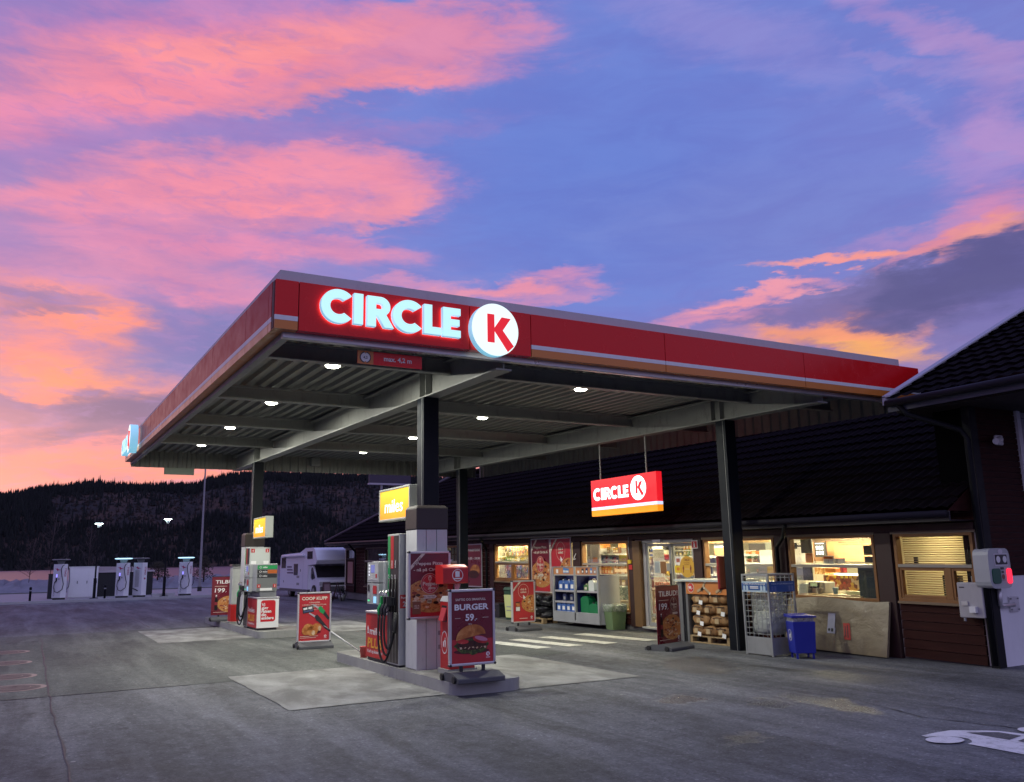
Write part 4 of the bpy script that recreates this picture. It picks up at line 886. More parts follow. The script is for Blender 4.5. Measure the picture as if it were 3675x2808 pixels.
def art_coop(q, T, w_, h_):
    q.rect(T, 0, 0, w_, h_, REDPR, 0); q.text('COOP KUPP', T, w_ * .5, h_ - .125, .088, CREAM, 'C', .035, w_ * .84, 2)
    for i, (s_, wd) in enumerate((('VI SPANDERER', .36), ('1 PK BOLLER NÅR DU FYLLER', .78), ('DRIVSTOFF HOS OSS!', .54), ('MINIMUM 20 LITER', .30))): q.text(s_, T, w_ * .5, h_ - .19 - .045 * i, .034 if i < 3 else .022, CREAM, 'C', .012, w_ * wd, 2)
    c, s_ = math.cos(R(8)), math.sin(R(8)); TT = lambda a, b, L: T(.08 + a * c - b * s_, .545 + a * s_ + b * c, L); q.rect(TT, 0, 0, .23, .135, DARK, 2); q.rect(TT, .02, .07, .10, .11, WHB, 3); q.rect(TT, .12, .07, .20, .11, WHB, 3); q.text('KORT', TT, .11, .02, .04, WHB, 'C', .01, None, 3) if False else q.rect(TT, .02, .02, .21, .05, mat('card_blue', (.08, .09, .2), .4), 3)
    for ox, oy, cc_ in ((.27, .715, PGRN), (.20, .545, DARK)):
        q.fig(T, [(.0, .0), (.015, .022), (.14, -.05), (.125, -.085)], ALU, 3, (ox, oy)); q.fig(T, [(.12, -.07), (.17, -.02), (.27, -.13), (.23, -.19), (.16, -.15)], cc_, 4, (ox, oy)); q.fig(T, [(.22, -.12), (.27, -.14), (.40, -.29), (.36, -.33), (.22, -.19)], DARK, 3, (ox, oy)) if ox < .25 else q.fig(T, [(.22, -.12), (.27, -.14), (.36, -.27), (.34, -.32), (.22, -.19)], DARK, 3, (ox, oy))
    q.ell(T, .26, .165, .20, .04, MDK, 2)
    for x, y, a, b in ((.20, .27, .10, .07), (.37, .265, .10, .075), (.15, .20, .085, .09), (.28, .19, .11, .10)): q.ell(T, x, y, a, b, BUN, 4 + int(x * 10) % 3)
    q.ell(T, .30, .155, .035, .05, CHE, 8); q.ell(T, .43, .24, .03, .05, CHE, 8)
    q.rect(T, .03, .085, .40, .093, CREAM, 2); q.rect(T, .03, .055, .36, .062, CREAM, 2); ck_logo(q, T, w_ - .08, .08, .024, 2, REDPR)
def art_click(q, T, w_, h_):
    q.rect(T, 0, 0, w_, h_, REDPR, 0); nyhet(q, T, w_, h_, 9); q.ring(T, w_ * .5, h_ - .22, .150, .156, CREAM, 2, 40, 1.08)
    q.text('click &', T, w_ * .5, h_ - .20, .066, CREAM, 'C', .03, None, 3); q.text('collect', T, w_ * .5, h_ - .265, .066, CREAM, 'C', .03, None, 3)
    q.fig(T, [(0, .11), (0, 0), (.028, .024), (.05, -.02), (.066, -.012), (.046, .03), (.08, .036)], WHB, 3, (w_ * .5 - .01, h_ - .42))
    pizza(q, T, w_ * .93, .41, .33, .21, 2, w_, 5)
    phone(q, T, .07, .24, 1.05, 3); q.rect(T, .18, .06, .42, .075, CREAM, 2); ck_logo(q, T, w_ - .08, .09, .028, 2, REDPR)
def art_tilbud(q, T, w_, h_, small=False):
    q.rect(T, 0, 0, w_, h_, MAROON, 0); q.text('TILBUD!', T, w_ * .53, h_ - .185, .135, WHB, 'C', .015, w_ * .84, 2, sl=.08)
    q.rect(T, .08, h_ - .265, .42, h_ - .255, CREAM, 2); q.text('199', T, .08, h_ - .43, .165, WHB, 'L', .012, .27, 2, sl=.08); q.text(',-', T, .37, h_ - .43, .08, WHB, 'L', .01, None, 2)
    peppes(q, T, w_ - .19, h_ - .34, .125, 2, MDK)
    pizza(q, T, w_ * .64, .30, .35, .23, 2, w_, 7)
    q.fig(T, [(-.04, 0), (.045, 0), (.045, .27), (.03, .33), (.018, .40), (-.014, .40), (-.025, .33), (-.04, .27)], COLA, 7, (.13, .14)); q.rect(T, .112, .50, .148, .56, WHB, 7); q.rect(T, .09, .28, .175, .36, mat('cola_label', (.25, .02, .03), .4), 8)
    q.fig(T, [(-.09, -.02), (.07, -.02), (.095, 0), (.07, .02), (-.09, .02)], CREAM, 8, (w_ - .17, h_ - .51)); ck_logo(q, T, w_ - .085, .10, .036, 8, MAROON); q.rect(T, .06, .075, w_ * .55, .082, CREAM, 2)
def art_hours(q, T, w_, h_):
    q.rect(T, 0, 0, w_, h_, MAROON, 0); q.text('ÅPNINGSTIDENE', T, w_ * .5, h_ - .20, .10, WHB, 'C', .02, w_ * .82, 2)
    q.text('06:30 - 23:30', T, w_ * .5, h_ - .47, .10, WHB, 'C', .015, w_ * .82, 2); q.text('VELKOMMEN', T, w_ * .5, h_ - .32, .06, CREAM, 'C', .01, None, 2) if False else None
    q.ell(T, w_ * .6, h_ * .38, w_ * .3, h_ * .14, BUN, 2); q.ell(T, w_ * .5, h_ * .28, w_ * .34, h_ * .10, PATTY, 3)

def sign_stand(name, label, loc, rz, w_, h_, zb, art, cat='advertising stand', base=True, group=None, dx=0.):
    """poster frame on two short springs over a heavy recycled-plastic foot; local x to the right, faces -Y"""
    t = thing(name, label, cat, loc, rz, group); f = .034; d = .03
    q = MB()
    q.box((-w_ / 2, -d, zb), (w_ / 2, d, zb + f), ALU); q.box((-w_ / 2, -d, zb + h_ - f), (w_ / 2, d, zb + h_), ALU); q.box((-w_ / 2, -d, zb + f), (-w_ / 2 + f, d, zb + h_ - f), ALU); q.box((w_ / 2 - f, -d, zb + f), (w_ / 2, d, zb + h_ - f), ALU)
    q.box((-w_ / 2 + f, -.008, zb + f), (w_ / 2 - f, .008, zb + h_ - f), DARK); q.build('frame', t, .012)
    q = MB()
    for x in (-w_ / 2 + .012, w_ / 2 - .012):
        for z in (zb + .012, zb + h_ - .012): q.cyl((x, -d - .004, z), (x, d + .004, z), .018, DARK, n=10)
    q.build('corner_caps', t)
    q = MB(); T0 = front(-w_ / 2 + f, zb + f, -.012, .0016); art(q, T0, w_ - 2 * f, h_ - 2 * f); q.build('poster', t)
    if base:
        stand_foot(t, w_, zb, dx)
    return t
def stand_foot(t, w_, zb, dx=0.):
    q = MB()
    for x in (-w_ * .24, w_ * .24): q.cyl((x, 0, .10), (x, 0, zb + .01), .026, DARK, n=10)
    q.build('spring', t)
    q = MB(); bw = w_ * .50
    q.ext([(-bw + dx, -.30, .0), (-bw + dx, .30, 0), (-bw + dx, .30, .05), (-bw + dx, .12, .115), (-bw + dx, -.12, .115), (-bw + dx, -.30, .06)], (2 * bw, 0, 0), BASEG)
    o = q.build('foot', t, .012)
    for y in (-.2, .2): q = MB(); q.cyl((-bw + dx - .03, y, .045), (-bw + dx - .001, y, .045), .045, RUB, n=14); q.build('wheel', t)
sign_stand('sign_stand', 'burger poster stand priced 59 at the front of the near pump island', (5.265, 10.58, .16), R(-2), .672, .985, .19, art_burger, group='poster stands around the forecourt')
sign_stand('sign_stand', 'red poster stand showing fuel nozzles and buns, on the asphalt between the pumps', (5.30, 18.0, 0), R(-4), .70, 1.01, .115, art_coop, group='poster stands around the forecourt')
sign_stand('sign_stand', 'red click & collect poster stand in front of the green wheelie bin', (10.77, 18.78, 0), R(4), .69, 1.01, .185, art_click, group='poster stands around the forecourt')
# tall TILBUD banners
def banner(label, loc, rz, w_=.78, h_=1.06, zb=.10):
    t = thing('offer_banner', label, 'banner', loc, rz, 'TILBUD banner stands'); q = MB()
    q.box((-w_ / 2, -.006, zb), (w_ / 2, .006, zb + h_), MAROON); q.build('panel', t); q = MB()
    art_tilbud(q, front(-w_ / 2, zb, -.007, .0016), w_, h_); q.build('poster', t)
    q = MB(); q.tube([(w_ / 2 + .012, 0, .06), (w_ / 2 + .012, 0, zb + h_ + .01)], .012, ALU); q.tube([(-w_ / 2, 0, zb + h_ + .01), (w_ / 2 + .012, 0, zb + h_ + .01)], .009, DARK); q.build('pole', t)
    stand_foot(t, w_ * 1.0, zb); return t
banner('maroon TILBUD 199 banner stand in front of the shop doors', (10.68, 13.12, 0), R(18))
banner('red TILBUD 199 banner stand behind the far fuel pump', (5.05, 25.9, .16), R(-6), .80, 1.06, .16)

# Peppes poster hung on the near cladding (front and corner side)
t = sign_stand('wall_poster', 'framed pizza poster strapped to the white column cladding', (5.22, 11.89, 0), R(0), .68, .975, .885, art_pep, 'poster', False)
# red towel dispenser and litter bin
t = thing('litter_bin', 'tall red litter bin with sloped grey lid beside the burger stand', 'litter bin', (5.46, 11.44, .16))
q = MB(); q.box((-.23, -.17, 0), (.23, .17, .06), CONC); q.build('plinth', t)
q = MB(); q.box((-.20, -.15, .06), (.20, .15, .98), REDP); q.box((-.201, -.08, .70), (-.19, .10, .93), DARK); bd = q.build('body', t, .008)
q = MB(); q.ext([(-.205, -.155, .98), (.205, -.155, .98), (.16, -.155, 1.055), (-.16, -.155, 1.055)], (0, .31, 0), mat('lid_grey', (.50, .51, .50), .4, nz=.08)); q.build('lid', t, .006)
q = MB(); q.add([(-.215, -.07, .72), (-.215, .09, .72), (-.20, .09, .90), (-.20, -.07, .90), (-.26, -.07, .72), (-.26, .09, .72)], [(4, 5, 2, 3), (0, 4, 3), (1, 2, 5), (0, 1, 5, 4)], mat('flap_pink_red', (.55, .06, .07), .5, nz=.1)); q.build('flap', t)
def bin_icon(q, T, x, y, r, m, L, ky=1.):
    q.ring(T, x, y, r * .90, r, m, L, 36, ky); q.fig(T, [(-.52, .10), (-.12, .10), (-.17, -.60), (-.46, -.60)], m, L, (x, y), r)
    q.ell(T, x + .22 * r, y + .52 * r, .12 * r, .12 * r, m, L, 14); q.fig(T, [(.05, .36), (.38, .36), (.42, -.02), (.36, -.62), (.24, -.62), (.22, -.08), (.16, -.62), (.06, -.62), (.08, .02), (-.2, .22), (-.24, .14)], m, L, (x, y), r)
q = MB(); T = west(.15, 0, -.20, .003); bin_icon(q, T, .15, .42, .105, WHB, 1, 1.5); q.build('litter_symbol', bd)
t = thing('towel_dispenser', 'red paper towel dispenser on a post above the litter bin', 'towel dispenser', (5.47, 11.66, .16))
q = MB(); q.box((-.035, .02, 0), (.035, .05, 1.22), REDP); q.build('post', t)
q = MB(); q.ext([(-.20, -.16, 1.225), (-.20, .12, 1.225), (-.20, .12, 1.49), (-.20, -.04, 1.50), (-.20, -.16, 1.455)], (.40, 0, 0), REDP); hd = q.build('housing', t, .02)
q = MB(); T = front(0, 0, -.16, .003); q.ring(T, .03, 1.345, .078, .088, WHB, 1); q.rect(T, -.01, 1.32, .06, 1.40, WHB, 2); q.rect(T, -.04, 1.29, .10, 1.305, WHB, 2); q.fig(T, [(-.01, 1.38), (.01, 1.41), (.04, 1.40), (.06, 1.40)], WHB, 3); q.build('towel_symbol', hd)
q = MB(); PAP = mat('paper_towel', (.62, .25, .28), .9, nz=.2); rr = random.Random(2)
q.add([(.02 + i * .028 + rr.uniform(-.01, .01), -.10 + j * .03 + rr.uniform(-.02, .02), 1.225 - k * .07 + rr.uniform(-.01, .01)) for k in range(3) for i in range(4) for j in (0, 1)][:24], [(0, 2, 3, 1), (2, 4, 5, 3), (4, 6, 7, 5), (0, 8, 10, 2), (2, 10, 12, 4), (4, 12, 14, 6), (8, 16, 18, 10), (10, 18, 20, 12), (1, 3, 11, 9), (3, 5, 13, 11), (9, 11, 19, 17)], PAP); q.build('paper', t)
# squeegee bucket
t = thing('squeegee_bucket', 'small red bucket with a long white handled squeegee leaning out', 'bucket', (5.03, 14.16, .16))
q = MB(); BK = mat('bucket_red', (.55, .10, .09), .5, nz=.12); q.lathe([(.058, 0), (.072, .17), (.08, .175), (.066, .165), (.055, .02)], (0, 0, 0), BK, 18); q.build('bucket', t)
q = MB(); q.tube([(.0, .0, .05), (-.44, .46, .42)], .011, mat('handle_white', (.6, .6, .58), .4)); q.tube([(-.44, .46, .42), (-.53, .55, .50)], .018, DARK); q.build('squeegee', t)
# service post with red base on the far island
t = thing('service_post', 'tall pale grey service post on a red base left of the far pump', 'service post', (5.02, 24.75, .16))
q = MB(); q.box((-.09, 0, .0), (.25, .4, .03), CONC); q.box((-.06, .02, .03), (.22, .38, .48), REDP); q.build('base', t, .008)
q = MB(); q.box((-.05, .03, .48), (.20, .36, 1.52), mat('post_pale', (.48, .49, .46), .5, nz=.1, dirt=.2)); q.build('cabinet', t, .015)
q = MB(); q.taper((-.07, .01, 1.52), (.22, .38, 1.57), DARK, .9); q.build('cap', t)

# ================================================================== SHOP BUILDING (u along the front away from the camera, v into the shop, w up)
OX = Vector((12.66, 8.2, 0)); AA_ = math.atan(.02); EU = Vector((math.sin(AA_), math.cos(AA_), 0)); EV = Vector((math.cos(AA_), -math.sin(AA_), 0)); WS = .011
def Wf(p): return EU * p[0] + EV * p[1] + Vector((0, 0, p[2] + WS * p[0]))
def Wb(loc=None):
    """builder in wall coordinates, with its origin at loc (wall coordinates)"""
    o = Vector((0, 0, 0)) if loc is None else Wf(loc)
    return MB(lambda p: Wf(p) - o)
def Wl(loc): return OX + Wf(loc)
def S(u0, z0, v):
    """wall-plane sighting (u, z) carried to depth v"""
    k = (12.5 + v) / 12.5; u = -8.45 + (u0 + 8.45) * k; z = 1.72 + (z0 - 1.72) * k; return u, z - WS * u
def WT(L0=0.0, step=.003):        # artwork frame on the shop front: x = -u direction
    return lambda u0, w0: (lambda a, z, L: (u0 - a, -L0 - L * step, w0 + z))
SB = thing('shop_building', 'long low dark timber shop with tiled hip roof and lit amber framed windows', 'building', OX)
def siding():
    m = bpy.data.materials.new('red_siding'); m.use_nodes = True; t = NT(m.node_tree); b = t.n['Principled BSDF']; tc = t.new('TexCoord').outputs['Object']
    n = t.noise(t.mapping(tc, sc=(3, .5, 9)), 2, 6, .65).outputs['Fac']
    t.put(b.inputs['Base Color'], t.ramp(n, [(.3, (.022, .006, .005, 1)), (.7, (.046, .012, .009, 1))])); b.inputs['Roughness'].default_value = .75; b.inputs['Specular IOR Level'].default_value = .15
    bn = t.new('Bump'); bn.inputs['Strength'].default_value = .25; bn.inputs['Distance'].default_value = .01; t.put(bn.inputs['Height'], n); t.put(b.inputs['Normal'], bn.outputs[0]); return m
SID = siding(); FOUND = mat('foundation', (.16, .15, .14), .9, nz=.3, bump=.3); INW = mat('interior_cream', (.70, .66, .52), .8, nz=.05); INC = mat('interior_ceiling', (.75, .74, .68), .8, nz=.03); INF = mat('interior_floor', (.20, .18, .16), .35, nz=.2)
WT_ = 2.0
def boards(q, u0, u1, w0, w1, v=0., hgt=.145, m=SID):
    w = w0
    while w < w1 - .01:
        t = min(w + hgt - .008, w1); q.add([(u0, v - .022, w), (u1, v - .022, w), (u1, v + .03, w), (u0, v + .03, w), (u0, v - .006, t), (u1, v - .006, t), (u1, v + .03, t), (u0, v + .03, t)],
                                           [(3, 2, 1, 0), (4, 5, 6, 7), (0, 1, 5, 4), (1, 2, 6, 5), (2, 3, 7, 6), (3, 0, 4, 7)], m); w += hgt
OPEN = [(-.06, 1.36, .90), (1.75, 3.72, .86), (4.09, 6.17, .86), (6.51, 8.38, 0.), (8.95, 11.05, .30), (11.50, 13.73, .62), (13.91, 16.17, .88), (18.88, 20.63, .76), (26.2, 29.1, .35), (30.5, 31.9, .3)]
q = Wb(); boards_v = []
for (a, c, b0) in OPEN:
    if b0 > .05: boards(q, a, c, .02, b0)
prev = -.12
for (a, c, b0) in OPEN + [(32.2, 32.2, 0)]:
    if a - prev > .6: boards(q, prev, a, .02, WT_ + .02)
    prev = c
boards(q, -.12, 32.2, WT_ + .02, 2.46)
q.box((-.12, .031, -.3), (32.2, .09, .02), FOUND)
q.build('wall_boards', SB)
q = Wb()                                                          # structural wall behind boards, ends, back and inside
for (a, c, b0) in OPEN:
    if b0 > .05: q.box((a, .032, 0.02), (c, .14, b0), INW)
prev = -.12
for (a, c, b0) in OPEN + [(32.2, 32.2, 0)]:
    if a - prev > .01: q.box((prev, .032, .02), (a, .14, WT_), INW)
    prev = c
q.box((-.12, .032, WT_), (32.2, .14, 2.46), INW)
q.box((-.12, .14, -.3), (-.02, 10, 2.46), INW); q.box((32.1, .14, -.3), (32.2, 10, 2.46), SID); q.box((-.12, 9.9, -.3), (32.2, 10, 2.46), SID)
q.build('wall', SB)
q = Wb(); q.box((-.02, .14, -.25), (32.1, 9.9, -.01), INF); q.build('shop_floor', SB)
q = Wb(); q.box((-.02, .14, 2.30), (32.1, 9.9, 2.40), INC); q.build('shop_ceiling', SB)
q = Wb(); 
for a, b_ in (((1.52, .145, 0), (1.60, 5.1, 2.29)), ((16.9, .145, 0), (17., 9.85, 2.29)), ((1.61, 5.0, 0), (16.89, 5.1, 2.29)), ((-.01, 2.4, 0), (1.51, 2.5, 2.29)), ((17.01, 3.2, 0), (32.05, 3.3, 2.29))): q.box(a, b_, INW)
q.build('interior_wall', SB)
# posts between the windows, head beam
for a, c in ((1.40, 1.72), (3.76, 4.05), (6.21, 6.48), (8.71, 8.91), (11.09, 11.46), (13.75, 13.89), (16.21, 16.5)):
    q = Wb(); q.box((a, -.05, -.02), (c, .03, WT_ + .03), DKWOOD); q.build('post', SB, .006)
q = Wb(); q.box((-.12, -.06, WT_ + .035), (32.2, .03, WT_ + .14), DKWOOD); q.build('head_beam', SB)
q = Wb(); q.box((6.45, -.04, WT_ - .01), (-.12, .0, WT_ + .032), mat('brown_trim_board', (.22, .17, .11), .6)); q.build('head_trim', SB)  # plain brown trim board, paler than the head beam
# windows
WINS = [(-.06, 1.36, .90, 1.48, .41, AMBER), (1.75, 3.72, .86, 1.46, None, AMBER), (4.09, 6.17, .86, 1.46, None, AMBER), (8.95, 11.05, .30, 1.44, None, AMBER), (13.91, 16.17, .88, 1.46, 15.0, AMBER), (18.88, 20.63, .76, 1.45, 19.7, AMBER), (26.2, 29.1, .35, 1.45, 27.6, DKWOOD)]
RAIL = mat('window_rail', (.34, .31, .25), .5, nz=.15)
for (a, c, b0, rl, mu, m) in WINS:
    q = Wb(); f = .055; v0, v1 = -.03, .09
    q.box((a, v0, b0), (c, v1, b0 + f), m); q.box((a, v0, WT_ - f), (c, v1, WT_ - .002), m); q.box((a, v0, b0 + f), (a + f, v1, WT_ - f), m); q.box((c - f, v0, b0 + f), (c, v1, WT_ - f), m)
    q.box((a + f, v0 - .01, rl - .03), (c - f, v1 - .02, rl + .02), RAIL); q.box((a - .0, v0 - .04, b0 - .035), (c, v0, b0 + .005), mat('sill', (.20, .14, .08), .6, nz=.2))
    if mu is not None:
        q.box((mu - .045, v0 + .005, b0 + f), (mu + .045, v1 - .02, rl - .03), m)
        for s0, s1 in ((a + f, mu - .045), (mu + .045, c - f)):
            for e in ((s0, b0 + f, s0 + .04, rl - .03), (s1 - .04, b0 + f, s1, rl - .03)): q.box((e[0] + .001, v0 + .015, e[1] + .001), (e[2] - .001, v1 - .03, e[3] - .001), m)
            q.box((s0 + .041, v0 + .015, b0 + f + .001), (s1 - .041, v1 - .03, b0 + f + .05), m); q.box((s0 + .041, v0 + .015, rl - .08), (s1 - .041, v1 - .03, rl - .031), m)
    wo_ = q.build('window', SB, .004)
    q = Wb(); q.box((a + f, .035, rl + .02), (c - f, .041, WT_ - f), GLASS); q.box((a + f, .035, b0 + f), (c - f, .041, rl - .03), GLASS); q.build('pane', wo_)
# sliding glass door
q = Wb(); q.box((8.40, -.09, 0), (8.68, .12, WT_), mat('amber_post', (.15, .08, .028), .55, nz=.4, ns=2, dirt=.2)); q.box((6.51, -.02, 1.93), (8.38, .10, WT_), GRY); q.box((7.6, -.07, 1.95), (7.9, -.02, 2.02), ALU); q.box((8.28, .0, 0), (8.38, .08, 1.93), ALU); q.box((6.51, .0, 0), (6.57, .08, 1.93), ALU); q.box((6.52, -.12, -.02), (8.38, .14, .02), CONC)
dr_ = q.build('door', SB, .005)
for a, c in ((7.34, 8.27), (6.58, 7.38)):
    q = Wb(); vv = .02 if a > 7 else .07; f = .07
    q.box((a, vv, .03), (c, vv + .035, .12), GRY); q.box((a, vv, 1.86), (c, vv + .035, 1.925), GRY); q.box((a, vv, .12), (a + f, vv + .035, 1.86), GRY); q.box((c - f, vv, .12), (c, vv + .035, 1.86), GRY); q.box((a + f, vv + .014, .12), (c - f, vv + .02, 1.86), GLASS)
    if a > 7: q.box((a + .02, vv - .03, .95), (a + .045, vv - .001, 1.25), DARK)
    q.build('door_leaf', dr_)
# side entrance with upper window and pink noticeboard at the far corner
q = Wb(); q.box((30.5, -.03, .3), (31.9, .10, .36), DKWOOD); q.box((30.5, -.03, 1.5), (31.9, .10, 1.56), DKWOOD); q.box((30.5, -.03, 1.94), (31.9, .10, WT_), DKWOOD); q.box((30.5, -.03, .36), (30.6, .10, 1.94), DKWOOD); q.box((31.8, -.03, .36), (31.9, .10, 1.94), DKWOOD); q.box((30.61, .01, .37), (31.79, .03, 1.49), SID); q.box((30.85, -.02, .42), (31.6, .008, 1.4), mat('pink_panel', (.42, .20, .17), .35, nz=.2)); sd = q.build('side_panel', SB)
q = Wb(); q.box((30.61, .04, 1.57), (31.79, .046, 1.93), GLASS); q.build('pane', sd)

# roof
TILE = bpy.data.materials.new('roof_tile'); TILE.use_nodes = True; t = NT(TILE.node_tree); b = t.n['Principled BSDF']; tc = t.new('TexCoord').outputs['Object']
n = t.noise(tc, 3, 6, .65).outputs['Fac']; t.put(b.inputs['Base Color'], t.ramp(n, [(.3, (.003, .002, .0025, 1)), (.7, (.008, .0045, .0065, 1))])); b.inputs['Roughness'].default_value = .9; b.inputs['Specular IOR Level'].default_value = .06
SLOPE = .63; V0, W0 = -.60, 2.33
def tiled(q, u0, u1, vtop, umax=None, wave=.20, course=.30, xf3=lambda u, s, h: (u, s, h), base=W0, v0=V0, sl=SLOPE, m=TILE):
    nu = int((u1 - u0) / (wave / 6)); nc = int((vtop - v0) / course); us = [u0 + (u1 - u0) * i / nu for i in range(nu + 1)]; vs_ = []; rows = 0
    for c in range(nc):
        for e, dh in ((0, .045), (1, .0)):
            v = v0 + (c + e) * course - (.02 if e == 0 and c else 0)
            for u in us:
                uu = min(u, umax(v)) if umax else u
                hh = base + (v - v0) * sl + dh + .015 * math.cos(2 * math.pi * u / wave); vs_.append(xf3(uu, v, hh))
            rows += 1
    N = nu + 1
    q.add(vs_, [(j * N + i, j * N + i + 1, (j + 1) * N + i + 1, (j + 1) * N + i) for j in range(rows - 1) for i in range(nu)], m)
UE = 33.3
q = Wb(); tiled(q, -.1, UE, 4.0, lambda v: UE - (v - V0)); q.build('roof_tiles', SB)
q = Wb(); RZ = W0 + (4.1 - V0) * SLOPE
q.poly([(UE, V0, W0), (UE, 10.6, W0), (UE - 4.7, 4.1, RZ)], TILE); q.poly([(-.1, 10.6, W0), (-.1, 4.1, RZ), (UE - 4.7, 4.1, RZ), (UE, 10.6, W0)], TILE)
q.poly([(-.1, V0, W0 - .02), (-.1, 4.1, RZ - .03), (-.1, 10.6, W0 - .02)], SID); q.build('rear_roof', SB)
q = Wb(); P0 = (UE + .05, V0 - .05, W0 + .02); P1 = (UE - 4.7, 4.1, RZ + .06)
q.tube([P0, P1], .07, mat('hip_tile', (.09, .07, .085), .6, nz=.2), 8); q.tube([P1, (-.1, 4.1, RZ + .06)], .09, TILE, 8); q.build('ridge_tiles', SB)
q = Wb(); FAS = mat('eave_fascia', (.018, .015, .02), .55, nz=.2); q.box((-.1, V0 + .03, W0 - .17), (UE, V0 + .06, W0 - .02), FAS); q.box((UE - .03, V0 + .06, W0 - .17), (UE, 10.6, W0 - .02), FAS); q.build('eave_fascia', SB)
q = Wb(); q.box((-.1, V0 + .061, W0 - .17), (UE - .031, .0, W0 - .15), mat('soffit_dark', (.02, .012, .012), .8)); q.box((32.2, .0, W0 - .17), (UE - .031, 10.5, W0 - .15), MATS['soffit_dark']); q.build('soffit', SB)
q = Wb(); q.tube([(-.1, V0 - .03, W0 - .06), (UE, V0 - .03, W0 - .06)], .055, mat('gutter', (.018, .016, .022), .6, nz=.15, spec=.2), 10); q.build('gutter', SB)
for u in (16.6, 30.2):
    q = Wb(); q.tube([(u - .6, V0 - .03, W0 - .12), (u - .55, V0 + .08, W0 - .22), (u - .02, -.12, 1.86), (u, -.10, 1.78), (u, -.10, .05)], .04, BLK, 8); q.build('downspout', SB)
q = Wb(); q.tube([(3.2, V0 - .0, W0 - .14), (3.55, -.3, 2.0), (3.92, -.12, 1.80), (3.92, -.10, .05)], .04, BLK, 8); q.build('downspout', SB)

# ------------------------------------------------------------------ inside the shop
CL = mat('shop_lamp', (.9, .9, .85), .4, em=(1., .82, .50), es=235.)
SP = [(3.4, 1.9), (4.6, 3.0), (5.6, .8), (5.6, 2.9), (7.4, 1.1), (8.3, 3.2), (10.0, .6), (11., 2.4), (13.2, .9), (14.5, .24), (15.6, .24)]
for i, (u, v) in enumerate(SP):
    q = Wb((u, v, 2.29)); q.box((u - .5, v - .10, 2.285), (u + .5, v + .10, 2.299), ALU); q.box((u - .48, v - .085, 2.28), (u + .48, v + .085, 2.2848), CL)
    o = q.build('ceiling_lamp'); o.location = Wl((u, v, 2.29)); tag(o, 'lit shop ceiling lamp behind the front windows', 'ceiling light', 'shop ceiling lamps')
o = Wb((.6, 1.4, 2.29)); o.box((.1, 1.3, 2.28), (1.1, 1.6, 2.295), mat('office_lamp', (.9, .9, .8), .4, em=(1., .72, .34), es=42.)); o = o.build('office_lamp'); o.location = Wl((.6, 1.4, 2.29)); tag(o, 'warm office ceiling lamp behind the closed blinds', 'ceiling light')
def zc_(x, y): return 4.026 - x * .0013917, 2.284 - y * .0011395       # sightings in the cafe window
def zw_(x, y): return 10.9 - x * .002634, 2.4186 - y * .00142          # window left of the door
def zd_(x, y): return 10.475 - x * .002138, 2.322 - y * .001328        # glass door
def z3_(x, y): return 6.787 - x * .002691, 2.576 - y * .001951         # window right of the door
def z1_(x, y): return 18.485 - x * .005803, 3.048 - y * .002693        # sweets window
def Bx(mp, x0, y0, x1, y1, v, dp, m, name, label, cat, group=None, parent=None, bev=0., extra=None):
    ua, wb_ = S(*mp(x1, y1), v); ub, wt = S(*mp(x0, y0), v); c = ((ua + ub) / 2, v + dp / 2, wb_)
    q = Wb(c if parent is None else None); q.box((ua, v, wb_), (ub, v + dp, wt), m)
    if extra: extra(q, (lambda a, z, L: (ub - a * (ub - ua), v - L * .003, wb_ + z * (wt - wb_))), ub - ua, wt - wb_)
    o = q.build(name, parent, bev)
    if parent is None: o.location = Wl(c); tag(o, label, cat, group)
    return o
pm = lambda n, c, r=.5: mat(n, c, r, nz=.08)
WOODB = mat('cafe_wood', (.34, .17, .08), .55, nz=.25, ns=2.5); SLATW = mat('slat_wood', (.13, .085, .055), .6, nz=.3)
def ex_menu(q, T, a, b):
    for i in range(3):
        for j in range(2): q.rect(T, .15 + .25 * i, .16 + .34 * j, .32 + .25 * i, .40 + .34 * j, mat('menu_icon', (.5, .6, .8), .4, em=(.35, .55, 1.), es=.8), 1)
    q.rect(T, .1, .88, .9, .93, MATS['menu_icon'], 1)
# cafe
o = Bx(zc_, 640, 0, 1900, 640, 3.6, .05, WOODB, 'cafe_back_wall', 'brown wooden cafe wall with dark slatted header and coffee slogan', 'wall panel',
       extra=lambda q, T, a, b: (q.rect(T, 0, .5, 1, 1, SLATW, 1), [q.rect(T, 0, .5 + .05 * i, 1, .505 + .05 * i, DARK, 2) for i in range(10)],
                                 q.text('A GREAT COFFEE', T, .24, .585, .20, mat('slogan_cream', (.9, .85, .6), .5, em=(1., .85, .5), es=.7), 'C', .04, .53, 4), q.text('MAKE GOOD THINGS HAPPEN', T, .63, .455, .035, DKWOOD, 'C', .01, .56, 3), q.text('COFFEE IS ALWAYS A GOOD IDEA', T, .63, .405, .035, DKWOOD, 'C', .01, .56, 3)))
Bx(zc_, 240, 120, 640, 640, 3.6, .05, pm('cafe_white', (.75, .73, .70)), 'cafe_white_wall', 'white wall panel beside the wooden cafe wall', 'wall panel')
Bx(zc_, 670, 320, 850, 560, 3.3, .05, DARK, 'menu_screen', 'dark wall screen with blue menu pictures in the cafe', 'screen', extra=ex_menu)
t = Bx(zc_, 430, 265, 600, 495, .55, .06, DARK, 'monitor', 'black monitor seen from behind, swung out on a wall arm', 'monitor', bev=.01)
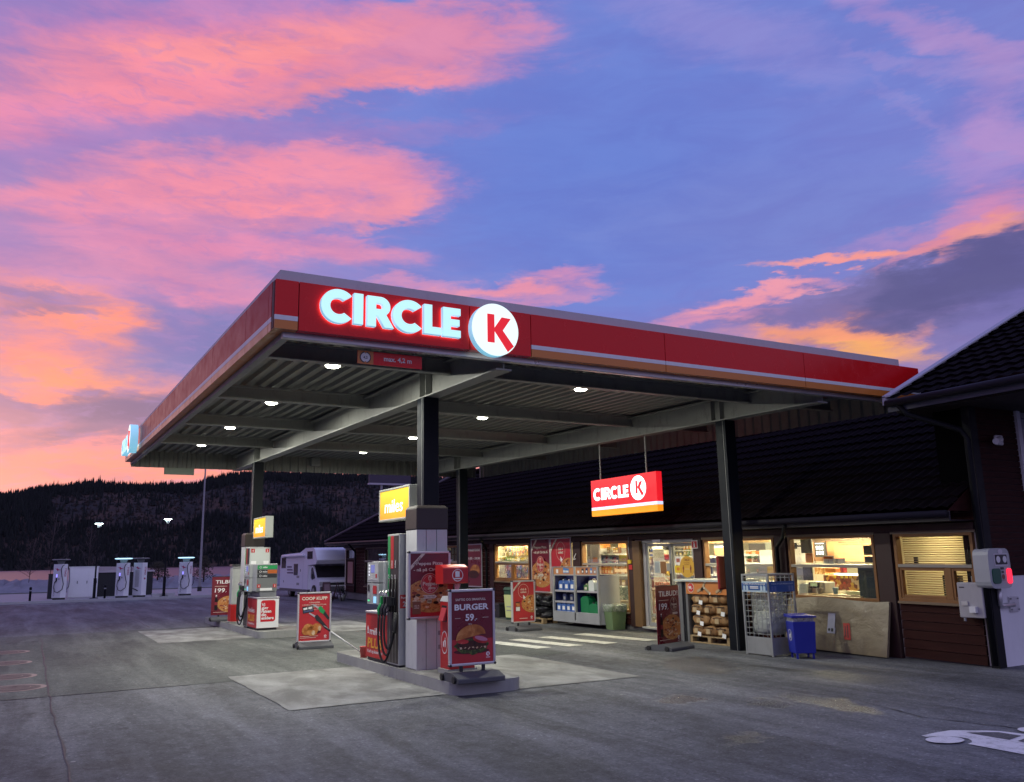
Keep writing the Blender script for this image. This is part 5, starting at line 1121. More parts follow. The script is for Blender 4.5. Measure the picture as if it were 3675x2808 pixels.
q = Wb(); pu = [S(*zc_(x, y), .66) for x, y in ((310, 370), (520, 380))]; q.tube([(pu[0][0], .66, pu[0][1]), (pu[1][0], .64, pu[1][1])], .018, DARK); q.box((pu[0][0] - .05, .6, pu[0][1] - .06), (pu[0][0], .7, pu[0][1] + .06), DARK); a_ = q.build('monitor_arm', t); a_.location = -(t.location - OX)
Bx(zc_, 1450, 395, 1640, 540, .6, .06, DARK, 'monitor', 'angled black till monitor at the right of the cafe window', 'monitor', bev=.01)
Bx(zc_, 1455, 560, 1660, 655, .5, .3, DARK, 'till_printer', 'black till printer under the angled monitor', 'printer', bev=.01)
Bx(zc_, 500, 495, 630, 650, .2, .004, mat('orange_paper', (.85, .30, .02), .6, nz=.04), 'notice_sheet', 'bright orange notice sheet behind the cafe window', 'notice')
Bx(zc_, 805, 540, 970, 668, .35, .02, WHB, 'price_card', 'white card with an orange band standing in the cafe window', 'card', extra=lambda q, T, a, b: (q.rect(T, .05, .62, .95, .88, ORA, 1), q.rect(T, .48, .1, .52, .5, GRY, 1)))
Bx(zc_, 1045, 585, 1150, 665, .35, .02, CREAM, 'card', 'plain cream card standing in the cafe window', 'card')
Bx(zc_, 975, 585, 1040, 668, .40, .02, pm('card_grey', (.45, .42, .42)), 'card', 'grey card beside the cream card in the cafe window', 'card')
Bx(zc_, 240, 668, 1700, 690, .30, .4, pm('counter_top', (.60, .54, .44)), 'cafe_shelf', 'pale shelf running across the cafe window at mid height', 'shelf')
Bx(zc_, 435, 715, 590, 930, .45, .03, pm('tablet_back', (.03, .035, .07)), 'tablet_screen', 'dark blue tablet screen hanging below the cafe shelf', 'screen')
Bx(zc_, 290, 720, 440, 930, .70, .05, pm('pale_grey', (.50, .52, .52)), 'grey_screen', 'pale grey panel left of the dark tablet', 'panel')
dc = Bx(zc_, 780, 845, 1360, 1080, 1.3, .5, printmat('food_print', [(.0, '6b2a18'), (.2, 'b98a3c'), (.38, '8d3b22'), (.52, 'd9c49a'), (.66, '55301c'), (.8, 'b03020'), (.92, 'd8b040')], 14, vor=True), 'display_case', 'refrigerated display case full of sandwiches with a blue white tube', 'display case')
for x in (945, 1060, 1130, 1195): Bx(zc_, x, 850, x + 38, 892, 1.28, .01, YEL, 'price_tag', '', '', None, dc).location = -(dc.location - OX)
o = Bx(zc_, 960, 815, 1345, 840, 1.25, .04, mat('case_tube', (.8, .9, 1.), .3, em=(.7, .85, 1.), es=2.4), 'light_tube', '', '', None, dc); o.location = -(dc.location - OX)
Bx(zc_, 640, 725, 815, 830, 1.4, .3, printmat('pastry_print', [(.3, '8a4a1c'), (.5, 'd9a05c'), (.7, 'f0dcb0')], 18), 'pastry_tray', 'tray of pastries on top of the display case', 'tray')
Bx(zc_, 820, 730, 985, 800, 1.1, .2, ORA, 'carton', 'orange carton under the cafe shelf', 'carton'); Bx(zc_, 1065, 700, 1115, 805, 1.1, .1, PRED, 'bottle_box', 'tall red carton under the cafe shelf', 'carton')
Bx(zc_, 1335, 700, 1720, 1200, .20, .12, mat('machine_back', (.016, .028, .034), .4, nz=.2), 'coffee_machine', 'dark back of a coffee machine in the cafe window corner', 'coffee machine', bev=.01)
Bx(zc_, 500, 950, 785, 1142, .5, .3, WHT, 'white_printer', 'white boxy printer on the cafe counter', 'printer', bev=.02)
Bx(zc_, 345, 985, 500, 1142, .4, .3, pm('pale_teal', (.42, .52, .54)), 'till_box', 'pale blue grey till box at the left of the cafe counter', 'till')
def cup(x0, y0, x1, y1, v, m, lab):
    ua, wb_ = S(*zc_(x1, y1), v); ub, wt = S(*zc_(x0, y0), v); r = (ub - ua) / 2; c = ((ua + ub) / 2, v, wb_); q = MB(); q.lathe([(r * .72, 0), (r, wt - wb_), (r * 1.06, wt - wb_ + .006), (r * .9, wt - wb_), (r * .66, .01)], (0, 0, 0), m, 14)
    o = q.build('paper_cup'); o.location = Wl(c); tag(o, lab, 'cup')
cup(665, 1050, 738, 1138, .28, pm('cup_grey', (.30, .28, .28)), 'grey paper cup on the cafe counter'); cup(925, 1038, 1000, 1134, .28, pm('cup_blue', (.35, .55, .66)), 'pale blue paper cup on the cafe counter')
Bx(zc_, 525, 960, 690, 1055, .3, .04, DARK, 'card_terminal', 'tilted card terminal with a pale green screen', 'card terminal', extra=lambda q, T, a, b: q.rect(T, .15, .35, .85, .9, mat('terminal_lcd', (.55, .62, .35), .3, em=(.6, .7, .35), es=.4), 1))
Bx(zc_, 1130, 1085, 1345, 1140, .25, .15, mat('yellow_paper', (.75, .68, .30), .6), 'yellow_papers', 'pile of yellow papers on the cafe counter', 'papers')
Bx(zc_, 330, 1142, 1365, 1170, .16, .5, pm('counter_wood', (.48, .34, .20)), 'cafe_counter', 'narrow wooden counter along the foot of the cafe window', 'counter')
# blinds
t = thing('window_blind', 'closed horizontal slat blind glowing yellow in the right hand window', 'blind', Wl((.65, .16, .9))); BL = mat('blind_slat', (.40, .29, .14), .6, nz=.1)
q = Wb((.65, .16, .9)); w = .96; 
while w < 1.95: q.add([(-.02, .150, w), (1.32, .150, w), (1.32, .172, w + .013), (-.02, .172, w + .013)], [(0, 1, 2, 3)], BL); w += .036
q.build('slats', t); q = Wb((.65, .16, .9)); q.box((-.02, .145, 1.95), (1.32, .185, 1.985), BL); q.build('head_rail', t)
Bx(lambda x, y: (x, y), .62, 1.48, .10, 1.0, .7, .2, DARK, 'office_chair_back', 'dark office chair back behind the blinds', 'chair') if False else None
for (u0, u1, v, dp, w0, w1, m, nm, lab) in ((.2, 1.2, 1.9, .35, 1.05, 1.10, PALLET, 'office_shelf', 'wooden office shelf seen through the blinds'), (.15, 1.45, 2.0, .3, 1.62, 1.66, PALLET, 'office_shelf', 'upper office shelf seen through the blinds'), (.75, 1.05, .7, .12, .75, 1.30, DARK, 'office_chair', 'dark office chair seen through the lower blinds'), (1.12, 1.18, .2, .05, 1.40, 1.62, DARK, 'phone_handset', 'small black handset on the window rail of the office')):
    q = Wb((u0, v, w0)); q.box((u0, v, w0), (u1, v + dp, w1), m); o = q.build(nm, None, .01); o.location = Wl((u0, v, w0)); tag(o, lab, nm.replace('office_', '').replace('_', ' '))
rr = random.Random(12)
for k_, (w0, n_) in enumerate(((1.105, 12), (1.665, 14))):
    for i in range(n_):
        u0 = .25 + i * .075; q = Wb((u0, 2.05, w0)); q.box((u0, 2.05, w0), (u0 + .06, 2.25, w0 + rr.uniform(.2, .3)), rr.choice((WHT, CREAM, GRY, MAROON, YEL, DARK))); o = q.build('binder'); o.location = Wl((u0, 2.05, w0)); tag(o, 'office binder on the %s shelf behind the blinds' % ('lower', 'upper')[k_], 'binder', 'office binders')
# goods
PROTO = {}
def proto(kind, cn, col):
    k = (kind, cn)
    if k in PROTO: return PROTO[k]
    m = mat('pack_' + cn, col, .4, nz=.15, ns=12); q = MB()
    if kind == 'bottle': q.lathe([(.45, 0), (.5, .05), (.5, .6), (.2, .8), (.18, .86)], (0, 0, 0), m, 10); q.lathe([(.2, .86), (.2, 1.)], (0, 0, 0), WHB, 8); q.lathe([(.505, .18), (.505, .48)], (0, 0, 0), CREAM, 10)
    elif kind == 'carton': q.box((-.5, -.5, 0), (.5, .5, 1), m); q.rect(lambda a, z, L: (-.502, a, z), -.4, .15, .4, .55, CREAM, 1); q.rect(lambda a, z, L: (-.502, a, z), -.4, .65, .4, .85, YEL, 1)
    else:
        q.add([(0, -.5, 0), (0, .5, 0), (0, .46, 1), (0, -.46, 1), (-.5, -.25, .5), (-.5, .25, .5)], [(0, 1, 5, 4), (2, 3, 4, 5), (1, 2, 5), (3, 0, 4), (0, 3, 2, 1)], m); q.rect(lambda a, z, L: (-.51, a, z), -.2, .40, .2, .6, CREAM, 1)
    me = q.build('x'); d_ = me.data; bpy.data.objects.remove(me); PROTO[k] = d_; return d_
def row(mp, x0, x1, y, v, kind, cols, wd, h, where, dv=.0):
    u1, w0 = S(*mp(x0, y), v); u0, _ = S(*mp(x1, y), v); n = max(1, int((u1 - u0) / wd)); rr = random.Random(int(x0 + y))
    for i in range(n):
        cn, c = cols[rr.randrange(len(cols))]; hh = h * rr.uniform(.8, 1.08)
        o = bpy.data.objects.new({'bottle': 'bottle', 'carton': 'carton', 'bag': 'snack_bag'}[kind], proto(kind, cn, c)); COL.objects.link(o)
        o.location = Wl((u0 + (i + .5) * (u1 - u0) / n, v + dv, w0 + .004)); o.scale = (wd * .8, wd * .9, hh); o.rotation_euler = (0, 0, rr.uniform(-.12, .12))
        tag(o, f'{cn} {dict(bottle="bottle", carton="carton", bag="snack bag")[kind]} {where}', dict(bottle='bottle', carton='carton', bag='snack bag')[kind], f'goods {where}')
CC = dict(red=('red', (.45, .03, .03)), orange=('orange', (.65, .22, .03)), yellow=('yellow', (.65, .5, .05)), green=('green', (.06, .28, .07)), blue=('blue', (.05, .10, .42)), purple=('purple', (.12, .08, .35)), white=('white', (.7, .7, .68)), black=('black', (.03, .03, .035)), brown=('brown', (.22, .10, .05)), teal=('teal', (.12, .42, .36)), grey=('grey', (.3, .3, .32)))
def cols(*k): return [CC[i] for i in k]
def shelf(mp, x0, x1, ys, v, name, label, dp=.35, back=True, top=None):
    us = [S(*mp(x, ys[-1]), v)[0] for x in (x1, x0)]; c = (sum(us) / 2, v, 0); t = thing(name, label, 'shelf', Wl(c))
    wt = S(*mp(x0, top if top else ys[0] - 40), v)[1]
    q = Wb(c); q.box((us[0] - .02, v - .02, 0), (us[0], v + dp, wt), WHT); q.box((us[1], v - .02, 0), (us[1] + .02, v + dp, wt), WHT)
    if back: q.box((us[0], v + dp - .02, 0), (us[1], v + dp, wt), pm('shelf_back', (.55, .52, .46)))
    q.build('frame', t)
    for y in ys:
        w_ = S(*mp(x0, y), v)[1]; q = Wb(c); q.box((us[0] + .001, v - .02, w_ - .02), (us[1] - .001, v + dp - .021, w_), WHT)
        n = int((us[1] - us[0]) / .11)
        for i in range(n): q.box((us[0] + .02 + i * .11, v - .028, w_ - .035), (us[0] + .09 + i * .11, v - .021, w_ - .003), WHB)
        q.build('shelf_board', t)
    return t
# window left of the door
shelf(zw_, 250, 720, (430, 590, 790, 985), 1.0, 'goods_shelf', 'white shelving with price tags behind the window left of the door', top=330)
row(zw_, 410, 600, 425, 1.1, 'carton', cols('white', 'black', 'brown'), .13, .16, 'on the top shelf left of the door'); row(zw_, 255, 570, 586, 1.1, 'bottle', cols('white', 'red', 'teal', 'black'), .10, .19, 'on the second shelf left of the door'); row(zw_, 260, 500, 786, 1.1, 'carton', cols('red', 'orange', 'white'), .13, .20, 'on the third shelf left of the door'); row(zw_, 540, 720, 980, 1.1, 'carton', cols('white', 'brown'), .2, .16, 'on the lowest shelf left of the door')
row(zw_, 505, 720, 786, 1.05, 'bottle', cols('brown', 'black', 'grey'), .07, .30, 'standing tall on the third shelf left of the door')
Bx(zw_, 90, 260, 250, 800, .9, .04, pm('lilac_grey', (.40, .36, .38)), 'partition_board', 'lilac grey partition board at the left of the shop window', 'partition', extra=lambda q, T, a, b: q.rect(T, .28, .42, .78, .57, mat('orange_paper', (.85, .3, .02)), 1))
Bx(zw_, 35, 240, 95, 800, 1.0, .08, DKWOOD, 'dark_pillar', 'narrow dark pillar inside the shop window', 'pillar', extra=lambda q, T, a, b: [q.rect(T, .15, .40 + .04 * i, .8, .42 + .04 * i, WHB, 1) for i in range(5)])
for i, (x0, x1, e_) in enumerate(((295, 408, .75), (612, 735, 1.25))):
    u1, w1 = S(*zw_(x0, 238), 1.9); u0, w0 = S(*zw_(x1, 402), 1.9); c = ((u0 + u1) / 2, 1.9, w0); t = thing('pendant_lamp', ('left orange pendant lamp shade, plain orange,' if i == 0 else 'right orange pendant lamp shade, brighter glow,') + ' in the shop window', 'pendant lamp', Wl(c), 0, 'orange pendant lamps')
    q = MB(); r = (u1 - u0) / 2; q.lathe([(r, 0), (r * .86, w1 - w0), (r * .3, w1 - w0 + .01)], (0, 0, 0), mat('lamp_shade_%d' % i, (.8, .3, .05), .5, em=(1., .36, .06) if i == 0 else (1., .55, .15), es=e_), 20); q.build('lamp_shade', t)
    q = MB(); q.cyl((0, 0, w1 - w0), (0, 0, max(w1 - w0 + .05, 2.27 - w0)), .006, DARK, n=6); q.build('cord', t)
Bx(zw_, 580, 455, 738, 572, .16, .01, YEL, 'courier_sign', 'yellow courier sign in the window left of the door', 'sign', extra=lambda q, T, a, b: q.text('DHL', T, .6, .22, .34, mat('dhl_red', (.55, .03, .03), .5), 'C', .04, .58, 1, sl=.2))
q = Wb((9.3, .5, .35)); PL = printmat('foliage', [(.3, '0d2212'), (.5, '1e4426'), (.7, '3a6a38')], 18, 1.5); rr = random.Random(4)
ua, wb_ = S(*zw_(765, 1235), .45); ub, wt = S(*zw_(555, 1015), .45)
for i in range(420):
    p = Vector((rr.uniform(ua, ub), rr.uniform(.4, .62), wb_ + (wt - wb_) * rr.random() ** .8)); d1 = Vector((rr.uniform(-.05, .05), rr.uniform(-.04, .04), rr.uniform(.02, .09))); d2 = Vector((rr.uniform(-.02, .02), .01, .01)); q.add([p - d2, p + d2, p + d1], [(0, 1, 2)], PL)
o = q.build('potted_plants'); o.location = Wl((9.3, .5, .35)); tag(o, 'dense green potted plants in the foot of the shop window', 'plants')
for i, (x0, x1) in enumerate(((560, 625), (630, 695), (700, 770))): Bx(zw_, x0, 1235, x1, 1375, .42, .2, pm('crate_tan', (.50, .38, .22)), 'plant_crate', ('left', 'middle', 'right')[i] + ' tan crate under the green plants', 'crate', 'plant crates', extra=lambda q, T, a, b: [q.rect(T, .02, .2 + .3 * j, .98, .22 + .3 * j, DKWOOD, 1) for j in range(3)])
# behind the glass door
shelf(zd_, 1035, 1172, (448, 600, 742, 850, 1000), 2.0, 'goods_shelf', 'white bottle shelves behind the left door leaf', top=330)
row(zd_, 1040, 1168, 446, 2.1, 'bottle', cols('purple', 'blue', 'black'), .09, .22, 'on the top shelf behind the left door leaf'); row(zd_, 1045, 1165, 598, 2.1, 'carton', cols('black', 'brown'), .14, .22, 'on the second shelf behind the left door leaf'); row(zd_, 1050, 1165, 848, 2.1, 'bottle', cols('white', 'blue'), .10, .24, 'on the fourth shelf behind the left door leaf'); row(zd_, 1050, 1165, 740, 2.1, 'bottle', cols('white', 'grey'), .10, .14, 'on the third shelf behind the left door leaf')
Bx(zd_, 1168, 150, 1325, 900, 2.6, .3, INW, 'cream_pillar', 'broad cream pillar in the middle of the shop', 'pillar')
shelf(zd_, 1515, 1850, (355, 455, 590, 740, 860), 2.2, 'goods_shelf', 'shelves with orange and yellow packets behind the right door leaf', top=240)
row(zd_, 1525, 1690, 352, 2.3, 'bottle', cols('black', 'grey', 'black'), .07, .17, 'on the top shelf behind the right door leaf'); row(zd_, 1700, 1845, 352, 2.3, 'carton', cols('orange', 'yellow'), .10, .19, 'on the top shelf behind the right door leaf'); row(zd_, 1700, 1845, 452, 2.3, 'carton', cols('yellow', 'green', 'yellow'), .10, .17, 'on the second shelf behind the right door leaf'); row(zd_, 1525, 1690, 452, 2.3, 'carton', cols('white', 'grey'), .12, .1, 'on the second shelf behind the right door leaf'); row(zd_, 1525, 1845, 588, 2.3, 'carton', cols('white', 'red', 'yellow'), .13, .18, 'on the third shelf behind the right door leaf'); row(zd_, 1530, 1845, 738, 2.3, 'carton', cols('black', 'red', 'yellow'), .14, .18, 'on the fourth shelf behind the right door leaf')
for i, (x0, y0, x1, y1, cn) in enumerate(((1335, 270, 1415, 350, 'black'), (1330, 425, 1410, 520, 'red'), (1340, 690, 1430, 800, 'yellow'), (1280, 850, 1420, 890, 'grey'))): Bx(zd_, x0, y0, x1, y1, 2.4, .12, mat('pack_' + cn, CC[cn][1]), 'hanging_goods', f'{cn} goods hanging by the cream pillar', 'goods', bev=.03)
Bx(zd_, 1175, 900, 1360, 1010, 1.0, .3, pm('mat_brown', (.20, .09, .06)), 'floor_display', 'low brown floor display just inside the door', 'display')
pap = lambda n, x0, y0, x1, y1, m, lab, ex=None: Bx(zd_, x0, y0, x1, y1, -.002, .003, m, n, lab, 'notice', 'notices on the glass door', extra=ex)
lines = lambda m, k=8: (lambda q, T, a, b: [q.rect(T, .12, .12 + i * .75 / k, .85, .12 + i * .75 / k + .03, m, 1) for i in range(k)])
pap('door_notice', 1185, 540, 1280, 745, pm('notice_greyblue', (.38, .44, .44)), 'grey blue notice taped on the left door leaf', lines(GRY)); pap('door_notice', 1285, 545, 1385, 750, pm('notice_brown', (.26, .12, .04)), 'brown notice taped on the left door leaf', lines(AMBER)); pap('door_notice', 1390, 575, 1450, 710, pm('notice_grey', (.30, .30, .27)), 'small grey notice by the door handle'); pap('door_notice', 1545, 470, 1640, 600, WHB, 'white picture notice on the right door leaf', lambda q, T, a, b: q.rect(T, .2, .3, .8, .8, pm('pic_red', (.4, .12, .08)), 1)); pap('door_notice', 1530, 615, 1635, 728, YEL, 'yellow square notice on the right door leaf', lambda q, T, a, b: q.ell(T, .55, .5, .25, .25, ORA, 1)); pap('door_notice', 1880, 552, 1990, 780, YEL, 'tall yellow notice on the post right of the door', lines(pm('olive', (.4, .33, .03)), 6))
t = thing('round_notice', 'mustard oval TAKK notice with two standing figures on the right door leaf', 'notice', Wl((6.76, -.03, 1.4)), 0)
q = Wb((6.76, -.03, 1.4)); u, w = zd_(1750, 635); w -= WS * u; MUS = mat('mustard', (.62, .36, .04), .5, nz=.05); T = lambda a, z, L: (u - a, -.03 - L * .003, w + z); q.ell(T, 0, 0, .245, .235, MUS, 1, 40); BRN = pm('notice_ink', (.20, .03, .02))
q.text('TAKK!', T, 0, .125, .075, BRN, 'C', .02, None, 2); q.text('for at du holder', T, 0, .075, .032, BRN, 'C', .01, None, 2); q.text('god avstand', T, 0, .038, .032, BRN, 'C', .01, None, 2)
for x in (-.125, .125): q.ell(T, x, .015, .016, .016, BRN, 2, 12); q.fig(T, [(-.025, -.005), (.025, -.005), (.022, -.06), (.014, -.06), (.012, -.13), (-.012, -.13), (-.014, -.06), (-.022, -.06)], BRN, 2, (x, 0))
q.rect(T, -.08, -.052, .08, -.046, CREAM, 2); q.build('disc', t)
# window right of the door
Bx(z3_, 240, 255, 1020, 322, 1.6, .08, mat('tan_slat', (.52, .34, .16), .6, nz=.2), 'slat_header', 'tan wooden header board above the hot food counter', 'header board', extra=lambda q, T, a, b: [q.rect(T, 0, .2 + .25 * i, 1, .23 + .25 * i, AMBER, 1) for i in range(3)])
Bx(z3_, 350, 335, 520, 445, 1.5, .06, DARK, 'menu_screen', 'orange hot food menu screen right of the door', 'screen', extra=lambda q, T, a, b: (q.rect(T, .03, .05, .97, .8, mat('menu_orange', (.8, .3, .1), .4, em=(1., .30, .08), es=.8), 1), q.rect(T, .03, .8, .97, .97, MATS['menu_icon'], 1)))
shelf(z3_, 240, 520, (450, 545, 640), 1.5, 'goods_shelf', 'food shelves beneath the orange menu screen', top=440); row(z3_, 330, 520, 640, 1.6, 'carton', cols('red', 'orange', 'white'), .13, .2, 'under the orange menu screen')
Bx(z3_, 735, 330, 910, 530, 2.6, .05, pm('panel_dkgrey', (.17, .16, .17)), 'rear_partition', 'dark grey wall panel behind the hot food shelf', 'panel'); Bx(z3_, 905, 322, 1030, 540, 2.6, .06, pm('pale_wall', (.62, .68, .64)), 'rear_partition', 'pale mint wall panel beside the dark grey panel', 'panel')
shelf(z3_, 690, 850, (440, 522), 1.6, 'goods_shelf', 'small shelf with orange tray and red bags right of the column', top=395, back=False); row(z3_, 700, 840, 438, 1.7, 'carton', cols('orange', 'orange', 'red'), .16, .07, 'in the orange tray'); row(z3_, 700, 830, 520, 1.7, 'bag', cols('red', 'brown', 'red'), .16, .16, 'under the orange tray')
Bx(z3_, 690, 560, 905, 700, .8, .3, pm('counter_grey', (.34, .36, .36)), 'grey_counter', 'grey counter block behind the bottle cage', 'counter'); Bx(z3_, 910, 565, 1020, 700, .8, .3, YEL, 'yellow_carton', 'stack of yellow cartons behind the bottle cage', 'carton')
# sweets window
BAGS = [('bag_%s' % k_, CC[k_][1]) for k_ in ('red', 'orange', 'yellow', 'green', 'brown', 'white', 'blue', 'black')]
t = thing('sweets_rack', 'rack hung full of small colourful snack packets in the far lit window', 'rack', Wl((15, .3, .9))); rr = random.Random(9)
q = Wb((15, .3, .9)); q.box((13.95, .42, .9), (16.2, .45, 1.98), pm('rack_back', (.45, .36, .2))); q.build('back_panel', t)
q = Wb((15, .3, .9))
for (wlo, whi) in ((1.66, 1.96), (.93, 1.44)):
    for i in range(34):
        w = wlo
        while w < whi - .05:
            h = rr.uniform(.07, .11); u = 13.98 + i * .065; m = mat(*rr.choice(BAGS), .4); dv = rr.uniform(0, .06)
            q.add([(u, .30 + dv, w), (u + .055, .30 + dv, w), (u + .055, .32 + dv, w + h), (u, .32 + dv, w + h)], [(0, 1, 2, 3)], m); q.add([(u + .012, .296 + dv, w + h * .3), (u + .043, .296 + dv, w + h * .3), (u + .043, .304 + dv, w + h * .6), (u + .012, .304 + dv, w + h * .6)], [(0, 1, 2, 3)], mat(*rr.choice(BAGS), .4)); w += h
pk = q.build('packets', t); pk['kind'] = 'stuff'
q = Wb((15, .3, .9)); q.box((13.95, .36, 1.50), (16.2, .419, 1.52), WHT); q.build('shelf_board', t)
row(lambda x, y: (x, y), 16.1, 13.95, 1.683, .39, 'carton', cols('yellow', 'green', 'yellow', 'white'), .16, .11, 'on the sweets shelf')
# dim far windows: curtain and bars
q = Wb((28, .2, .4)); CUR = mat('net_curtain', (.35, .34, .33), .8, nz=.2)
n = 40; vs_ = [(26.9 + 1.1 * i / n, .2 + .03 * math.sin(i * 1.7), w) for w in (.42, 1.42) for i in range(n + 1)]; q.add(vs_, [(i, i + 1, n + 2 + i, n + 1 + i) for i in range(n)], CUR, True); o = q.build('curtain'); o.location = Wl((28, .2, .4)); tag(o, 'pale net curtain behind the dark far window', 'curtain')
q = Wb((29., 3., 2.29)); q.box((27, 2.6, 2.27), (27.5, 2.8, 2.295), mat('dim_lamp', (.9, .8, .6), .4, em=(1., .85, .6), es=5)); q.box((19.5, 1.5, 2.27), (20.3, 1.62, 2.295), MATS['dim_lamp']); o = q.build('ceiling_lamp'); o.location = Wl((29., 3., 2.29)); tag(o, 'dim ceiling lamps in the far dark end of the shop', 'ceiling light')
t = thing('window_bars', 'row of amber bars behind the window by the opening hours poster', 'window bars', Wl((19.7, .2, .8))); q = Wb((19.7, .2, .8))
for i in range(7): q.box((19.0 + i * .24, .16, 1.48), (19.03 + i * .24, .19, 1.94), AMBER)
q.box((18.95, .15, 1.70), (20.55, .20, 1.73), AMBER); q.build('bars', t)

# posters and small things on the shop front
def wall_poster(label, u, w0, w_, h_, art, v=-.055):
    t = thing('wall_poster', label, 'poster', Wl((u, v, w0)), R(-90) - AA_, 'framed posters on the shop front'); f = .035; q = MB()
    q.box((0, -.015, 0), (w_, .015, f), ALU); q.box((0, -.015, h_ - f), (w_, .015, h_), ALU); q.box((0, -.015, f), (f, .015, h_ - f), ALU); q.box((w_ - f, -.015, f), (w_, .015, h_ - f), ALU); q.box((f, -.004, f), (w_ - f, .012, h_ - f), DARK); q.build('frame', t)
    q = MB(); art(q, front(f, f, -.006, .0016), w_ - 2 * f, h_ - 2 * f); q.build('poster', t); return t
def stretch(art, kx, ky): return lambda q, T, w_, h_: art(q, (lambda x, y, L: T(x * kx, y * ky, L)), w_ / kx, h_ / ky)
wall_poster('tall framed pizza poster on the shop front, left of a pair', 13.72, .62, 1.09, 1.52, stretch(art_pep, 1.5, 1.52)); wall_poster('framed click & collect poster on the shop front, right of a pair', 12.60, .62, 1.09, 1.52, stretch(art_click, 1.5, 1.5))
wall_poster('narrow opening hours poster behind the rear column', 18.30, .64, 1.28, 1.40, art_hours)
t = thing('fire_sign', 'small square red fire extinguisher sign with white edge on the door post', 'sign', Wl((6.51, -.055, 1.80)), R(-90) - AA_); q = MB(); q.box((0, -.004, 0), (.20, .004, .17), WHB); T = front(0, 0, -.004, .003); q.rect(T, .015, .015, .185, .155, PRED, 1); q.fig(T, [(.08, .03), (.12, .03), (.12, .10), (.105, .115), (.105, .135), (.075, .135), (.075, .12), (.095, .12), (.095, .112), (.08, .10)], WHB, 2); q.build('plate', t)
t = thing('call_button', 'yellow call button with a red label and a hanging cord beside the door', 'button', Wl((8.82, -.055, 1.36))); q = Wb((8.82, -.055, 1.36)); q.box((8.76, -.10, 1.46), (8.88, -.052, 1.55), YEL); q.build('button', t, .01); q = Wb((8.82, -.055, 1.36)); q.box((8.75, -.06, 1.32), (8.89, -.052, 1.43), PRED); q.build('label_plate', t); q = Wb((8.82, -.055, 1.36)); q.tube([(8.82, -.07, 1.55), (8.84, -.09, 1.8), (8.83, -.08, 2.1)], .005, WHT, 6); q.build('cord', t)
t = tag(MB().tube([(0, 0, .16), (-.05, 0, .08), (-.05, .05, 0), (-.05, -.05, .02)], .012, WHT).build('wall_hook'), 'small white bracket on the dark post beside the paired posters', 'bracket'); t.location = Wl((11.27, -.06, 1.55))

# ================================================================== GOODS AND BINS OUTSIDE THE SHOP
t = thing('display_rack', 'grey two bay outdoor rack with orange header pictures and dark blue inside', 'rack', (12.28, 17.70, 0), R(-90))
# local: x = toward the camera (world -Y) reversed below, front faces -X
BLU = mat('rack_blue', (.012, .018, .10), .6, nz=.15); RG = mat('rack_grey', (.30, .31, .32), .5, nz=.1, dirt=.15)
t.location = (12.28, 19.84, 0); W2_ = 2.14; DP = .46
q = MB(); q.box((0, 0, .10), (W2_, DP, .16), RG); q.box((0, DP - .02, .16), (W2_, DP, 1.28), BLU); q.box((0.05, .0, .16), (W2_ - .05, .02, .36), RG)
for x in (0, W2_ / 2 - .03, W2_ - .06): q.box((x, 0, .161), (x + .06, .06, 1.5), RG)
q.box((0, 0.06, .161), (.03, DP - .021, 1.30), BLU); q.box((W2_ / 2 - .015, .06, .161), (W2_ / 2 + .015, DP - .021, 1.28), BLU)
q.box((.061, .005, 1.27), (W2_ / 2 - .031, .04, 1.30), RG); q.box((W2_ / 2 + .031, .005, 1.27), (W2_ - .061, .04, 1.30), RG); q.box((0.061, .005, 1.48), (W2_ - .061, .04, 1.50), RG)
q.build('frame', t, .006)
q = MB(); N = 10; q.add([(W2_ + .001 + .05 * math.sin(i / N * math.pi), .062 + (DP + .12) * i / N, z) for z in (.10, 1.27) for i in range(N + 1)], [(i, i + 1, N + 2 + i, N + 1 + i) for i in range(N)], RG, True); q.box((W2_ - .02, .062, .10), (W2_, DP, 1.27), RG); q.build('side_panel', t)
q = MB(); OPB = mat('rack_orange', (.50, .21, .08), .5, nz=.1)
for k in (0, 1):
    x0 = .061 + k * W2_ / 2; T = front(x0, 1.30, .02, .003); q.box((x0, .02, 1.30), (x0 + W2_ / 2 - .092, .035, 1.48), OPB)
    its = ((.18, .10, WHT), (.52, .14, mat('can_blue', (.08, .22, .5), .4)), (.62, .13, MATS['can_blue']), (.70, .12, MATS['can_blue'])) if k == 0 else ((.12, .07, CREAM), (.32, .12, DARK), (.50, .13, BLU), (.70, .13, MATS['can_blue']), (.86, .09, GRY))
    for x, h, m in its: q.rect(T, x - .05, .03, x + .05, .03 + h, m, 1); q.rect(T, x - .03, .05, x + .03, .05 + h * .4, WHB, 2)
q.build('header_picture', t)
for k in (0, 1):
    for z in ((.36, .62, .90) if k == 0 else (.36, .90)):
        q = MB(); x0 = .035 + k * W2_ / 2; q.box((x0 + .01, .05, z - .02), (x0 + W2_ / 2 - .055, DP - .022, z), RG); q.box((x0 + .03, .035, z - .045), (x0 + W2_ / 2 - .075, .049, z + .004), ALU); q.build('shelf_board', t)
